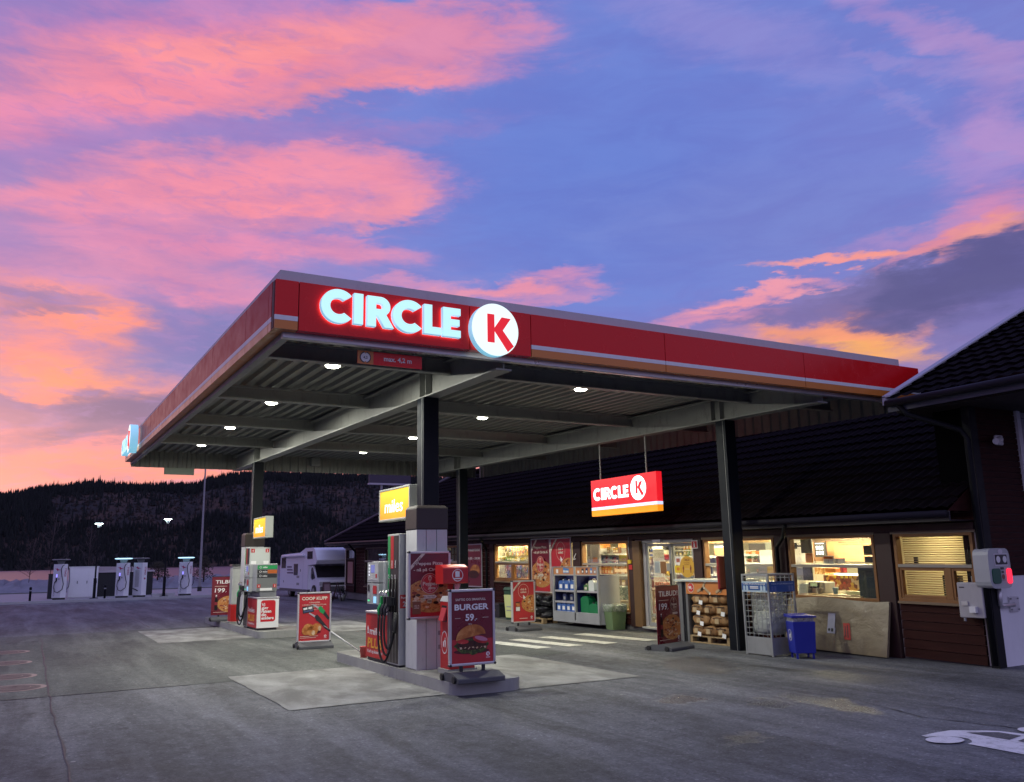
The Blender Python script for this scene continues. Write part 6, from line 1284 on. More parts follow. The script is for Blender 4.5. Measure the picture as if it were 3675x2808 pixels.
def jerry(name, lab, x, y, z, w_, d_, h, m, grp, labm=None):
    o = thing(name, lab, 'canister', t.matrix_basis @ Vector((x, y, z)) if False else (12.28 + y, 19.84 - x, z), R(-90), grp)
    q = MB(); q.ext([(-w_ / 2, -d_ / 2, 0), (w_ / 2, -d_ / 2, 0), (w_ / 2, -d_ / 2, h * .70), (w_ * .30, -d_ / 2, h * .86), (-w_ * .2, -d_ / 2, h * .86), (-w_ / 2, -d_ / 2, h * .74)], (0, d_, 0), m); b_ = q.build('body', o, min(.02, w_ * .1))
    q = MB(); q.tube([(-w_ * .14, 0, h * .82), (-w_ * .10, 0, h * .97), (w_ * .22, 0, h * .97), (w_ * .34, 0, h * .76)], .013, m); q.build('handle', o)
    q = MB(); q.cyl((-w_ * .30, 0, h * .78), (-w_ * .36, 0, h * .96), .022, labm or DARK, n=10); q.build('cap', o)
    if labm: q = MB(); q.rect(front(0, 0, -d_ / 2, .003), -w_ * .28, h * .16, w_ * .28, h * .52, labm, 1); q.build('label', b_)
BLJ = mat('canister_blue', (.05, .13, .40), .4, nz=.15); GRJ = mat('canister_green', (.008, .17, .06), .42, nz=.12); WHJ = mat('canister_white', (.62, .66, .62), .4, nz=.1); DBJ = mat('canister_dark', (.02, .03, .09), .4)
for i in range(4): jerry('canister', 'blue canister with white label in the bottom row of the left rack bay', .20 + i * .23, .20, .36, .20, .26, .25, BLJ, 'blue canisters on the bottom rack shelf', WHB)
for i in range(3): jerry('canister', 'blue canister with white label on the top shelf of the left rack bay', .32 + i * .27, .20, .90, .22, .26, .28, BLJ, 'blue canisters on the top rack shelf', WHB)
for i in range(2): jerry('canister', 'dark blue canister on the middle shelf of the left rack bay', .42 + i * .34, .22, .62, .17, .22, .22, DBJ, 'dark canisters on the middle rack shelf', GRY)
jerry('canister', 'tall green fuel can at the left of the right rack bay', 1.36, .22, .36, .36, .22, .46, GRJ, 'green fuel cans'); jerry('canister', 'low green fuel can at the front of the right rack bay', 1.80, .17, .36, .38, .2, .27, GRJ, 'green fuel cans'); jerry('canister', 'green fuel can lying behind the low one in the right rack bay', 1.84, .33, .36, .34, .1, .40, GRJ, 'green fuel cans')
jerry('canister', 'white spouted canister on the top shelf of the right rack bay', 1.66, .2, .90, .24, .16, .30, WHJ, 'white canisters'); jerry('canister', 'white canister behind the spouted one at the rack edge', 1.88, .28, .90, .20, .14, .28, WHJ, 'white canisters'); jerry('canister', 'small green bottle pack left of the white canisters', 1.40, .2, .90, .18, .14, .17, mat('bottle_green', (.06, .16, .05), .4), 'white canisters', CREAM)
t = thing('waste_bin', 'sage green square waste bin lined with a clear plastic bag', 'waste bin', (12.58, 17.46, 0), R(-6)); SG = mat('sage_green', (.13, .20, .09), .55, nz=.12)
q = MB(); q.taper((-.165, -.165, 0), (.165, .165, .56), SG, 1.28)
for i in range(-2, 3): q.box((i * .06 - .004, -.185, .05), (i * .06 + .004, -.178, .40), SG)
q.build('body', t, .02)
FILM = filmmat('clear_film', 'cfd6c8', .45); rr = random.Random(8); q = MB(); n = 28
ringp = [[(math.copysign(min(1, abs(1.35 * math.cos(6.2832 * i / n))), math.cos(6.2832 * i / n)) * (.225 + g + rr.uniform(-.012, .012)), math.copysign(min(1, abs(1.35 * math.sin(6.2832 * i / n))), math.sin(6.2832 * i / n)) * (.225 + g + rr.uniform(-.012, .012)), z + rr.uniform(-.02, .02)) for i in range(n)] for g, z in ((-.03, .42), (.0, .44), (.012, .55), (.0, .61), (-.03, .59))]
q.add([p for r_ in ringp for p in r_], [(j * n + i, j * n + (i + 1) % n, (j + 1) * n + (i + 1) % n, (j + 1) * n + i) for j in range(4) for i in range(n)], FILM, True); q.build('bag_liner', t)
# wheelie bin, dark box, coal crate
t = thing('wheelie_bin', 'dark green wheelie bin with a pale yellow notice behind the click & collect stand', 'wheelie bin', (12.15, 21.5, 0), R(-82)); WG = mat('bin_green', (.02, .06, .035), .5, nz=.2)
q = MB(); q.taper((-.22, -.26, .06), (.22, .26, .86), WG, 1.18, 1.14); q.build('body', t, .02); q = MB(); q.taper((-.28, -.33, .865), (.28, .31, .95), WG, .86); q.build('lid', t, .02)
for x in (-.22, .22): q = MB(); q.cyl((x - .02, .24, .09), (x + .02, .24, .09), .09, RUB, n=16); q.build('wheel', t)
q = MB(); T = front(0, 0, -.30, .003); q.poly([(-.2, -.278, .12), (.2, -.278, .12), (.24, -.305, .74), (-.24, -.305, .74)], mat('pale_yellow', (.55, .58, .25), .6)); [q.poly([(-.14, -.291 - .0 * i, .3 + .1 * i), (.14, -.291, .3 + .1 * i), (.14, -.293, .33 + .1 * i), (-.14, -.293, .33 + .1 * i)], GRY) for i in range(3)]; q.build('notice', t)
t = thing('grit_box', 'small black box with a warning triangle against the shop wall', 'box', (12.72, 23.6, 0)); q = MB(); q.taper((-.2, -.3, 0), (.2, .3, .36), DARK, .95); q.build('body', t, .015); q = MB(); q.taper((-.22, -.32, .36), (.22, .32, .41), DARK, .9); q.build('lid', t, .01); q = MB(); T = west(0, 0, -.196, .003); q.fig(T, [(-.05, .2), (.05, .2), (0, .29)], YEL, 1); q.build('warning_sign', t)
def pallet(lab, loc, L_, W_, rz=0.):
    t = thing('pallet', lab, 'pallet', loc, rz); q = MB()
    for i in range(5): y = -W_ / 2 + i * (W_ - .1) / 4; q.box((-L_ / 2, y, .122), (L_ / 2, y + .10, .144), PALLET)
    q.build('deck', t, .003)
    for i in range(3):
        x = -L_ / 2 + i * (L_ - .1) / 2; q = MB(); q.box((x, -W_ / 2, .10), (x + .1, W_ / 2, .121), PALLET)
        for j in range(3): y = -W_ / 2 + j * (W_ - .12) / 2; q.box((x + .002, y, .022), (x + .098, y + .12, .099), PALLET)
        q.build('bearer', t, .003)
    q = MB()
    for y in (-W_ / 2, -.05, W_ / 2 - .1): q.box((-L_ / 2, y, 0), (L_ / 2, y + .1, .021), PALLET)
    q.build('bottom_boards', t, .003); return t
pallet('pallet under the black coal sacks beside the grey rack', (12.56, 20.75, 0), 1.2, .8, R(90))
BAGB = mat('coal_sack', (.010, .010, .012), .22, nz=.3, bump=1., bs=16)
def sack(q, c, rx, ry, rz, m, seed, n=14, k=10, jit=.07):
    rr = random.Random(seed); vs_ = []
    for j in range(k + 1):
        ph = -math.pi / 2 + math.pi * j / k
        for i in range(n):
            a = 6.2832 * i / n; ca, sa = math.cos(a), math.sin(a); cp_ = max(0, math.cos(ph)) ** .45
            f = lambda x: math.copysign(abs(x) ** .55, x); d = 1 + rr.uniform(-jit, jit)
            vs_.append((c[0] + rx * f(ca) * cp_ * d, c[1] + ry * f(sa) * cp_ * d, c[2] + rz * math.copysign(abs(math.sin(ph)) ** .6, ph) * d))
    q.add(vs_, [(j * n + i, j * n + (i + 1) % n, (j + 1) * n + (i + 1) % n, (j + 1) * n + i) for j in range(k) for i in range(n)], m, True); return q
for j in range(4):
    for i in range(3):
        o = sack(MB(), (0, 0, 0), .27, .215, .085, BAGB, 10 * j + i, 18, 12, .15).build('coal_sack'); o.location = (12.50 + .09 * ((i * 7 + j * 3) % 5) / 5, 20.38 + i * .38 + .05 * ((j * 5 + i) % 3 - 1), .225 + j * .145); o.rotation_euler = (.12 * ((i + j) % 3 - 1), .14 * ((2 * i + j) % 3 - 1), .35 * ((i + 2 * j) % 5 - 2) / 2); tag(o, 'shiny black coal sack stacked on the pallet left of the rack', 'sack', 'black coal sacks')
o = MB().box((-.003, -.12, -.1), (.003, .12, .1), WHB).build('paper_label'); o.location = (12.225, 20.85, .70); tag(o, 'white paper sheet stuck on the black sacks', 'notice')
# firewood stand
t = thing('firewood_stand', 'grey framed firewood stand with flat roof and an orange 99 banner', 'stand', (11.92, 13.35, 0)); SGR = mat('stand_grey', (.12, .125, .13), .5, nz=.12, dirt=.1)
q = MB(); q.box((-.12, -.68, 1.20), (.72, .92, 1.245), mat('roof_sheet', (.42, .46, .45), .4, nz=.08)); q.build('roof', t, .006)
q = MB(); q.box((-.03, .62, 0), (.6, .66, 1.20), SGR); q.box((-.06, .56, 0), (.0, .62, 1.2), SGR); q.build('side_panel', t); q = MB(); q.box((-.06, .72, 0), (.5, .90, 1.19), SGR); q.box((-.07, .71, .0), (-.05, .73, 1.19), DARK); q.build('cabinet', t, .008)
q = MB(); q.box((-.02, -.62, 0), (.02, -.58, 1.2), SGR); q.box((.56, -.62, 0), (.6, -.58, 1.2), SGR); q.build('leg', t)
q = MB(); q.box((-.075, -.60, .955), (-.06, .58, 1.195), mat('banner_orange', (.52, .18, .04), .5, nz=.06)); T = west(.58, .955, -.075, .003); q.ell(T, .15, .125, .098, .098, CREAM, 1, 28); q.ell(T, .15, .125, .085, .085, PRED, 2, 28); q.text('99,-', T, .15, .095, .085, WHB, 'C', .03, .13, 3)
LOG = mat('log_print', (.42, .30, .17), .7, nz=.3, ns=20)
for (x, y, a) in ((.44, .09, 20), (.52, .15, 55), (.62, .08, -35), (.98, .09, 25), (1.06, .13, 50)):
    c, s_ = math.cos(R(a)), math.sin(R(a)); TT = (lambda x, y, c, s_: lambda a_, b_, L: T(x + a_ * c - b_ * s_, y + a_ * s_ + b_ * c, L))(x, y, c, s_); q.rect(TT, -.11, -.028, .11, .028, LOG, 1); q.ell(TT, .11, 0, .018, .03, CREAM, 2, 12); q.rect(TT, -.11, -.030, .11, -.022, DKWOOD, 2)
q.build('banner', t)
pallet('wooden pallet under the bags of firewood', (12.18, 13.35, 0), 1.18, .62, R(90))
KR = printmat('kraft_bag', [(.25, '4a3018'), (.45, '7c5a34'), (.6, '9a7448'), (.75, 'b08a5c')], 7, 1.2, .7)
FW = mat('split_wood', (.45, .33, .18), .7, nz=.3, ns=14)
for j in range(4):
    for i in range(2 if j % 2 else 3):
        nn = 2 if j % 2 else 3; y = 12.82 + (i + .5) * 1.06 / nn; o = thing('firewood_bag', ('brown paper bag of firewood in the %s row, ' % ('bottom', 'second', 'third', 'top')[j]) + (('right end', 'middle', 'left end')[i] if nn == 3 else ('right half', 'left half')[i]), 'firewood bag', (12.13, y, .145 + j * .205), 0, 'bags of firewood')
        q = sack(MB(), (0, 0, .10), .27, .53 / nn + .012, .105, KR, 50 + j * 5 + i, 16, 10); q.build('bag', o)
        q = MB(); q.box((-.285, -.06, .05), (-.26, .05, .14), FW); q.tube([(-.265, -.12, .16), (-.285, -.02, .17), (-.27, .12, .15)], .008, DARK, 6); q.build('opening', o)
        if (i + j) % 2 == 0: q = MB(); q.poly([(-.292, -.05, .005), (-.292, -.15, -.01), (-.285, -.16, .07), (-.285, -.06, .085)], WHB); q.build('paper_label', o)
t = thing('notice_board', 'narrow red framed orange board fixed to the side of the front right column', 'board', (11.52, 12.50, 1.08)); q = MB(); q.box((-.10, -.025, 0), (.10, .025, .62), mat('frame_red', (.30, .02, .02), .4)); q.build('frame', t, .02); q = MB(); q.box((-.08, -.030, .03), (.08, -.0255, .59), mat('board_orange', (.55, .14, .06), .5, nz=.1)); q.build('panel', t); q = MB(); q.box((.03, -.02, .25), (.15, .02, .37), BLK); q.build('bracket', t)
# bottle cage
t = thing('gas_cage', 'wire mesh gas bottle cage with blue sign strips and a plastic bag inside', 'cage', (11.2, 11.02, 0)); CW, CD, CH = .64, .64, 1.38; ZN = mat('galvanised', (.40, .42, .41), .42, metal=.5, nz=.15, dirt=.15)
q = MB()
for x in (0, CW - .03):
    for y in (0, CD - .03): q.box((x, y, 0), (x + .03, y + .03, CH), ZN)
for z in (.02, CH - .03):
    q.box((.03, 0, z), (CW - .03, .03, z + .03), ZN); q.box((.03, CD - .03, z), (CW - .03, CD, z + .03), ZN); q.box((0, .03, z), (.03, CD - .03, z + .03), ZN); q.box((CW - .03, .03, z), (CW, CD - .03, z + .03), ZN)
q.build('frame', t)
q = MB()
for i in range(1, 6):
    for (a, b_) in (((i * CW / 6, .012), None), ((.012, i * CD / 6), None), ((CW - .012, i * CD / 6), None), ((i * CW / 6, CD - .012), None)): q.cyl((*a, .32), (*a, CH - .03), .004, ZN, n=5, caps=False)
for i in range(11):
    z = .36 + i * .095
    for p0, p1 in (((.03, .015), (CW - .03, .015)), ((.015, .03), (.015, CD - .03)), ((CW - .015, .03), (CW - .015, CD - .03)), ((.03, CD - .015), (CW - .03, CD - .015))): q.cyl((*p0, z), (*p1, z), .004, ZN, n=5, caps=False)
q.build('mesh', t)
q = MB(); q.box((.006, .031, .05), (.012, CD - .031, .31), ZN); q.box((.031, .006, .05), (CW - .031, .012, .31), ZN); q.build('kick_plate', t)
CB_ = mat('sign_blue', (.03, .10, .30), .4, nz=.06); CB2 = mat('sign_pale_blue', (.45, .58, .66), .4, nz=.05)
q = MB(); q.box((-.012, .02, 1.07), (-.004, CD - .02, 1.25), CB2); T = west(CD - .02, 1.07, -.012, .003); q.rect(T, 0, .03, CD - .04, .155, CB_, 1); q.text('TOMME SPYLERVÆSKEKANNER', T, .30, .128, .03, WHB, 'C', .015, .54, 2); q.rect(T, .2, .06, .40, .075, WHB, 2); q.rect(T, .2, .085, .40, .10, WHB, 2)
for x in (.06, .13, .47, .54): q.rect(T, x - .025, .015, x + .025, .10, CB2, 2); q.rect(T, x - .012, .10, x + .005, .118, CB2, 2)
q.box((.02, -.012, 1.07), (CW - .02, -.004, 1.25), CB_); T = front(.02, 1.07, -.012, .003); q.text('TOMME SPYLERVÆSKEKANNER', T, .30, .128, .03, CB2, 'C', .015, .54, 1)
for x in (.06, .13, .47, .54): q.rect(T, x - .025, .015, x + .025, .10, mat('sign_mid_blue', (.12, .2, .42), .4), 1)
q.build('sign_strip', t)
o = sack(MB(), (0, 0, 0), .24, .25, .42, filmmat('bag_film', 'c9cfc4', .42), 3, 20, 16).build('plastic_bag'); o.location = (11.52, 11.34, .76); tag(o, 'large clear plastic bag of empty cans inside the cage', 'bag')
o = sack(MB(), (0, 0, 0), .24, .25, .20, mat('canisters_white', (.40, .43, .40), .5, nz=.3, ns=12, bump=.5, bs=14), 13, 18, 12).build('empty_containers'); o.location = (11.52, 11.34, .53); tag(o, 'heap of pale empty containers at the bottom of the cage bag', 'containers')
# blue bin
t = thing('litter_bin', 'royal blue litter bin on short legs with white tidy symbol', 'litter bin', (11.47, 10.62, 0), R(-28)); BB = mat('bin_blue', (.012, .022, .30), .45, nz=.12)
q = MB(); q.taper((-.17, -.16, .09), (.17, .16, .60), BB, 1.12); b_ = q.build('body', t, .008); q = MB(); q.box((-.17, -.16, .60), (.17, .16, .66), filmmat('bin_liner', 'b8bcc4', .6)); q.build('liner', t); q = MB(); q.add([(-.21, -.20, .665), (.21, -.20, .665), (.21, .2, .665), (-.21, .2, .665), (-.21, -.20, .70), (.21, -.2, .69), (.12, .12, .725), (-.21, .2, .715)], [(3, 2, 1, 0), (4, 5, 6, 7), (0, 1, 5, 4), (1, 2, 6, 5), (2, 3, 7, 6), (3, 0, 4, 7)], BB); q.build('lid', t, .005)
for x in (-.15, .12):
    for y in (-.14, .11): q = MB(); q.box((x, y, 0), (x + .03, y + .03, .09), BB); q.build('leg', t)
q = MB(); T = lambda a, z, L: (-.172 - .0003 - (z) * .040 - L * .003, .0 - a, .13 + z); T = lambda a, z, L: (-.172 - (z + .0) * .035 - .004 - L * .003, -a, .09 + z); bin_icon(q, T, 0.0, .29, .08, WHB, 1, 1.15); q.build('litter_symbol', b_)
# wrapped board leaning on the wall
KP_ = bpy.data.materials.new('kraft_wrap'); KP_.use_nodes = True; t_ = NT(KP_.node_tree); b = t_.n['Principled BSDF']; tc = t_.new('TexCoord').outputs['Object']
n = t_.noise(t_.mapping(tc, sc=(1, 1, 1.3)), 2.2, 8, .6, .3).outputs['Fac']; t_.put(b.inputs['Base Color'], t_.ramp(n, [(.3, (.21, .17, .10, 1)), (.7, (.29, .24, .145, 1))])); b.inputs['Roughness'].default_value = .38
bn = t_.new('Bump'); bn.inputs['Strength'].default_value = .7; bn.inputs['Distance'].default_value = .05; t_.put(bn.inputs['Height'], n); t_.put(b.inputs['Normal'], bn.outputs[0])
t = thing('wrapped_panel', 'big flat panel wrapped in brown paper leaning under the cafe window', 'panel', Wl((2.6, -.2, 0)))
q = Wb((2.6, -.2, 0)); rr = random.Random(6); NU, NW = 26, 10; v3 = []
for j in range(NW + 1):
    for i in range(NU + 1):
        u = 1.50 + 2.24 * i / NU; w = (.885 - .02 * math.sin(i * .3)) * j / NW; v3.append((u, -.30 + .19 * j / NW + rr.uniform(-.006, .006) + (.012 if j in (0, NW) or i in (0, NU) else 0), w))
q.add(v3, [(j * (NU + 1) + i, (j + 1) * (NU + 1) + i, (j + 1) * (NU + 1) + i + 1, j * (NU + 1) + i + 1) for j in range(NW) for i in range(NU)], KP_, True)
q.add([(1.50, -.288, 0), (1.50, -.098, .885), (1.50, -.05, .88), (1.50, -.24, 0)], [(0, 1, 2, 3)], KP_); q.add([(1.5, -.098, .885), (3.74, -.098, .885), (3.74, -.05, .88), (1.5, -.05, .88)], [(0, 1, 2, 3)], KP_); q.add([(3.74, -.288, 0), (3.74, -.098, .885), (3.74, -.05, .88), (3.74, -.24, 0)], [(3, 2, 1, 0)], KP_); q.build('wrapping', t)
q = Wb((2.6, -.2, 0)); T = lambda a, z, L: (2.74 - a, -.30 + .19 * (.30 + z) / .885 - .012 - L * .003, .30 + z); q.rect(T, 0, .05, .16, .34, mat('label_grey', (.42, .43, .50), .5), 1); q.rect(T, .0, .0, .18, .10, MATS['label_grey'], 2); q.ell(T, .045, .06, .025, .025, DARK, 3, 16); q.rect(T, .09, .03, .14, .085, DARK, 3); q.build('delivery_label', t)
q = Wb((2.6, -.2, 0)); T = lambda a, z, L: (2.36 - a + .03 * z / .2, -.30 + .19 * (.22 + z) / .885 - .012 - L * .003, .22 + z); q.rect(T, 0, 0, .14, .27, mat('label_red', (.45, .04, .03), .5), 1); q.rect(T, .03, .05, .05, .22, DARK, 2); q.rect(T, .08, .03, .10, .24, DARK, 2); q.build('red_label', t)

# ================================================================== CAR WASH
t = thing('car_wash', 'car wash end block with steep tiled roof, dark boarded wall and white base', 'building', (13.2, 8.15, 0)); off = Vector((13.2, 8.15, 0)); cw = lambda: MB(lambda p: p - off); cw2 = lambda: MB(lambda p: Vector((p[0], p[1] - .17, p[2])) - off)
WPL = mat('white_render', (.80, .80, .82), .7, nz=.12, ns=2, dirt=.15)
q = cw2(); q.box((12.78, 8.15, -.1), (13.95, 8.5, 1.32), WPL); q.build('wall_base', t)
q = cw2()
w = 1.325
while w < 3.9: q.box((12.78, 8.135, w), (13.86, 8.5, w + .082), SID); w += .094
q.box((12.78, 8.16, 1.32), (13.86, 8.49, 3.95), DKWOOD); q.build('wall_boards', t)
q = cw2(); q.box((13.78, 8.12, 1.36), (13.862, 8.149, 2.0), mat('edge_board', (.24, .19, .10), .6, nz=.2)); q.build('edge_board', t)
q = cw2(); q.box((13.862, 8.09, 1.33), (13.96, 8.5, 4.1), WPL); q.build('corner_trim', t)
q = cw2(); GD = mat('door_grey', (.34, .34, .37), .5, nz=.1, dirt=.1); w = 0.
while w < 3.9: q.box((13.961, 8.17, w), (17.6, 8.2, min(w + .47, 3.95)), GD); w += .48
q.box((13.961, 8.201, 0), (17.6, 8.24, 3.95), DARK); q.build('sectional_door', t)
q = cw2(); q.box((17.6, 8.1, 0), (21, 8.5, 4.1), WPL); q.box((12.78, 8.5, 0), (20.9, 8.56, 3.97), SID); q.ext([(12.3, 8.30, 3.96), (20.9, 8.30, 3.96), (16.6, 8.30, 6.2)], (0, .2, 0), SID); q.build('end_wall', t)
q = cw(); q.box((12.60, 7.93, 0), (12.775, 8.06, 3.925), BLK); q.box((12.70, 8.061, 2.5), (12.779, 8.6, 3.925), mat('corner_shade_black', (.004, .004, .004), .9, spec=.0)); q.build('corner_post', t)  # second box: near-black shade added over board ends the lamps light up
q = cw(); q.box((12.22, 5.2, 3.93), (16.6, 8.9, 3.97), MATS['soffit_dark']); q.build('soffit', t)
for x in (12.9, 20.2): q = cw(); q.box((x - .1, 5.3, 0), (x + .1, 5.5, 3.93), BLK); q.build('porch_post', t)
q = cw(); tiled(q, 5.2, 8.93, 16.55, None, .235, .34, lambda u, s, h: (s, u, h), 4.13, 12.05, .475); q.poly([(16.6, 5.2, 6.30), (16.6, 8.93, 6.30), (21.2, 8.93, 4.13), (21.2, 5.2, 4.13)], TILE); q.build('roof_tiles', t)
q = cw(); WBG = mat('barge_grey', (.46, .45, .50), .5, nz=.1, dirt=.1); q.ext([(12.0, 8.93, 4.06), (12.0, 8.93, 4.20), (16.6, 8.93, 6.385), (16.6, 8.93, 6.245)], (0, .06, 0), WBG); q.ext([(12.0, 8.84, 4.185), (12.0, 8.99, 4.185), (12.0, 8.99, 4.21), (12.0, 8.84, 4.21)], (4.6, 0, 2.185), WBG); q.build('barge_board', t)
q = cw(); q.box((12.04, 5.2, 3.94), (12.075, 8.93, 4.12), mat('eave_blue_grey', (.07, .075, .105), .5, nz=.15)); q.build('eave_fascia', t)
q = cw(); q.tube([(11.97, 5.2, 4.07), (11.97, 8.9, 4.07)], .06, MATS['gutter'], 10); q.tube([(12.0, 8.7, 4.02), (12.05, 8.6, 3.86), (12.45, 8.0, 3.55), (12.50, 7.93, 3.4), (12.50, 7.93, 0.05)], .045, BLK, 8); q.build('downspout', t)
t = thing('security_camera', 'white security camera high on the dark car wash wall', 'camera', (13.30, 7.96, 3.42)); q = MB(); q.box((-.09, -.05, -.08), (.10, 0, .08), WHT); q.build('mount', t, .02); q = MB(); q.cyl((-.08, -.10, .0), (-.31, -.17, -.05), .05, WHT, n=14); q.cyl((-.0, -.05, 0), (-.08, -.10, 0), .03, WHT, n=10); q.build('camera_body', t)
# wash terminal
t = thing('wash_terminal', 'grey car wash control head with green and glowing red buttons on a bent pipe', 'control terminal', (12.66, 7.9, 1.15)); TG = mat('terminal_grey', (.42, .44, .44), .4, nz=.08)
q = MB(); n = 20
pr = [(.27 * math.copysign(abs(math.cos(6.2832 * i / n)) ** .35, math.cos(6.2832 * i / n)), .295 + .295 * math.copysign(abs(math.sin(6.2832 * i / n)) ** .35, math.sin(6.2832 * i / n))) for i in range(n)]
q.ext([(x, -.12, z) for x, z in pr], (0, .24, 0), TG); hd = q.build('head', t, .03)
q = MB(); T = front(0, 0, -.12, .004); q.rect(T, -.13, .33, .21, .51, ALU, 1); q.rect(T, -.10, .35, .19, .495, DARK, 2)
for x in (-.035, .125): q.ell(T, x, .425, .05, .05, WHB, 3, 20)
q.ell(T, .045, .54, .06, .035, ALU, 1, 20); q.rect(T, .0, .275, .09, .31, DARK, 1); q.ell(T, .055, .17, .038, .038, mat('button_brown', (.2, .06, .04), .4), 1, 16); q.rect(T, .02, .225, .08, .255, DARK, 1); q.rect(T, .01, .115, .10, .13, GRY, 1); q.build('front_panel', hd)
rb = lambda cx, cz, w_, h_, r: [(cx + sx_ * (w_ / 2 - r) + r * math.cos(R(a)), cz + sz_ * (h_ / 2 - r) + r * math.sin(R(a))) for sx_, sz_, a0 in ((1, 1, 0), (-1, 1, 90), (-1, -1, 180), (1, -1, 270)) for a in range(a0, a0 + 91, 18)]
q = MB(); q.ext([(x, -.135, z) for x, z in rb(-.115, .185, .20, .22, .05)], (0, .02, 0), mat('button_green', (.01, .10, .05), .35)); q.build('green_button', hd); q = MB(); q.ext([(x, -.135, z) for x, z in rb(.205, .18, .11, .22, .04)], (0, .02, 0), mat('button_red_lit', (.8, .02, .05), .35, em=(1., .02, .05), es=1.6)); q.build('red_button', hd)
q = MB(); q.tube([(.10, .0, .02), (.10, .0, -.18), (.11, .02, -.24), (.17, .03, -.26), (.52, .052, -.255)], .034, ALU, 10); q.build('pipe', t); q = MB(); q.box((.42, .055, -.36), (.66, .079, -.14), ALU)
for x in (.45, .63):
    for z in (-.33, -.17): q.cyl((x, .055, z), (x, .04, z), .012, GRY, n=8)
q.build('wall_plate', t)
t = thing('meter_box', 'pale grey utility box with sockets on the boarded wall beside the terminal', 'utility box', Wl((-.02, -.14, .72))); q = MB(); q.box((-.08, -.22, 0), (.06, .18, .52), mat('box_grey', (.40, .39, .40), .5, nz=.1, dirt=.15)); q.build('box', t, .015); q = MB(); q.box((-.10, .02, .18), (-.081, .12, .24), ALU); q.box((-.14, -.12, .08), (-.081, -.02, .17), WHT); q.box((-.085, .06, .44), (-.0805, .14, .455), DARK); q.cyl((-.08, .1, -.05), (-.08, .1, .0), .02, GRY, n=8); q.build('sockets', t)

# ================================================================== FAR SIDE
# motorhome, front toward the camera (-Y)
t = thing('motorhome', 'white motorhome with sleeping alcove over the cab parked past the shop', 'motorhome', (13.25, 44.6, 0)); MHW = mat('motorhome_white', (.80, .80, .84), .35, nz=.05, dirt=.05, coat=.2); MHG = mat('motorhome_glass', (.03, .025, .03), .15, nz=.3); SK_ = mat('motorhome_skirt', (.10, .10, .11), .5)
def side_ext(q, pts, x0, x1, m): q.ext([(x0, y, z) for y, z in pts], (x1 - x0, 0, 0), m)
q = MB(); side_ext(q, [(-1.85, .42), (-1.85, 1.62), (-3.1, 1.66), (-3.3, 1.85), (-2.95, 2.34), (-2.7, 2.46), (-1.3, 2.47), (-.3, 2.26), (3.3, 2.20), (3.6, 2.05), (3.65, .42)], -1.02, 1.02, MHW); bd = q.build('body', t, .03)
q = MB(); side_ext(q, [(-1.86, .36), (-1.86, 1.60), (-2.35, 1.60), (-2.95, 1.02), (-3.45, .90), (-3.52, .55), (-3.5, .36)], -.92, .92, MHW); cab = q.build('cab', t, .03)
q = MB(); q.add([(-.86, -2.40, 1.58), (.86, -2.40, 1.58), (.90, -2.99, 1.02), (-.90, -2.99, 1.02)], [(0, 3, 2, 1)], MHG); q.build('windscreen', cab)
q = MB(); q.fig(lambda a, z, L: (-.925, a, z), [(-2.0, 1.0), (-2.0, 1.42), (-2.12, 1.52), (-2.35, 1.50), (-2.72, 1.02), (-2.7, .98), (-2.2, .9)], MHG); q.build('side_window', cab)
q = MB(); q.box((-1.06, -2.62, .98), (-.96, -2.50, 1.22), DARK); q.build('mirror', cab, .02)
for s_ in (-1, 1): q = MB(); q.box((s_ * .80 - .12, -3.53, .66), (s_ * .80 + .12, -3.46, .82), mat('headlamp', (.5, .5, .5), .15)); q.build('headlight', cab)
q = MB(); q.box((-.9, -3.56, .34), (.9, -3.45, .60), SK_); q.box((-.5, -3.535, .66), (.5, -3.50, .78), DARK); q.build('bumper', cab, .02)
q = MB(); q.box((-1.03, -1.84, .30), (1.03, 3.66, .43), SK_); q.build('skirt', t)
for nm, y0, y1, z0, z1 in (('window', 2.45, 3.35, 1.48, 2.02), ('window', .05, .80, 1.12, 1.68), ('window', -2.55, -1.65, 1.92, 2.28)):
    q = MB(); q.box((-1.035, y0, z0), (-1.021, y1, z1), MHG); q.box((-1.04, y0 - .02, z1), (-1.021, y1 + .02, z1 + .02), SK_); q.build(nm, bd, .005)
q = MB(); q.box((-1.16, -1.2, 2.06), (-1.02, 3.0, 2.16), MHW); q.build('awning', t, .02)
q = MB(); MHP = mat('trim_purple', (.12, .09, .16), .4); T = lambda a, z, L: (-1.024, 3.2 - a, z)
for i in range(3): q.fig(T, [(1.0, 1.58 - .15 * i), (1.95 + .15 * i, 1.58 - .15 * i), (2.0 + .18 * i, 1.50 - .15 * i), (1.05, 1.50 - .15 * i)], MHP)
for y, z, w_, h_ in ((2.95, .62, .5, .12), (2.95, .98, .5, .12)): q.rect(T, y, z, y + w_, z + h_, GRY)
q.rect(T, 3.6, 1.30, 3.7, 1.42, DARK); q.rect(T, .3, .72, .4, .84, DARK); q.build('trim', bd)
q = MB(); q.rect(lambda a, z, L: (-1.023, a, z), -.92, .46, -.90, 1.85, GRY); q.rect(lambda a, z, L: (-1.023, a, z), -1.78, .46, -1.765, 1.6, GRY); q.build('door_gap', bd)
q = MB(); q.lathe([(.12, 0), (.12, .1), (.10, .12)], (-.3, 1.6, 2.23), WHT, 12); q.build('roof_vent', t)
for y in (1.7, -2.65):
    for s_ in (-1, 1):
        q = MB(); q.cyl((s_ * .98, y, .33), (s_ * .76, y, .33), .33, RUB, n=24); wl = q.build('wheel', t); q = MB(); q.cyl((s_ * .99, y, .33), (s_ * .93, y, .33), .19, GRY, n=16); q.build('rim', wl)
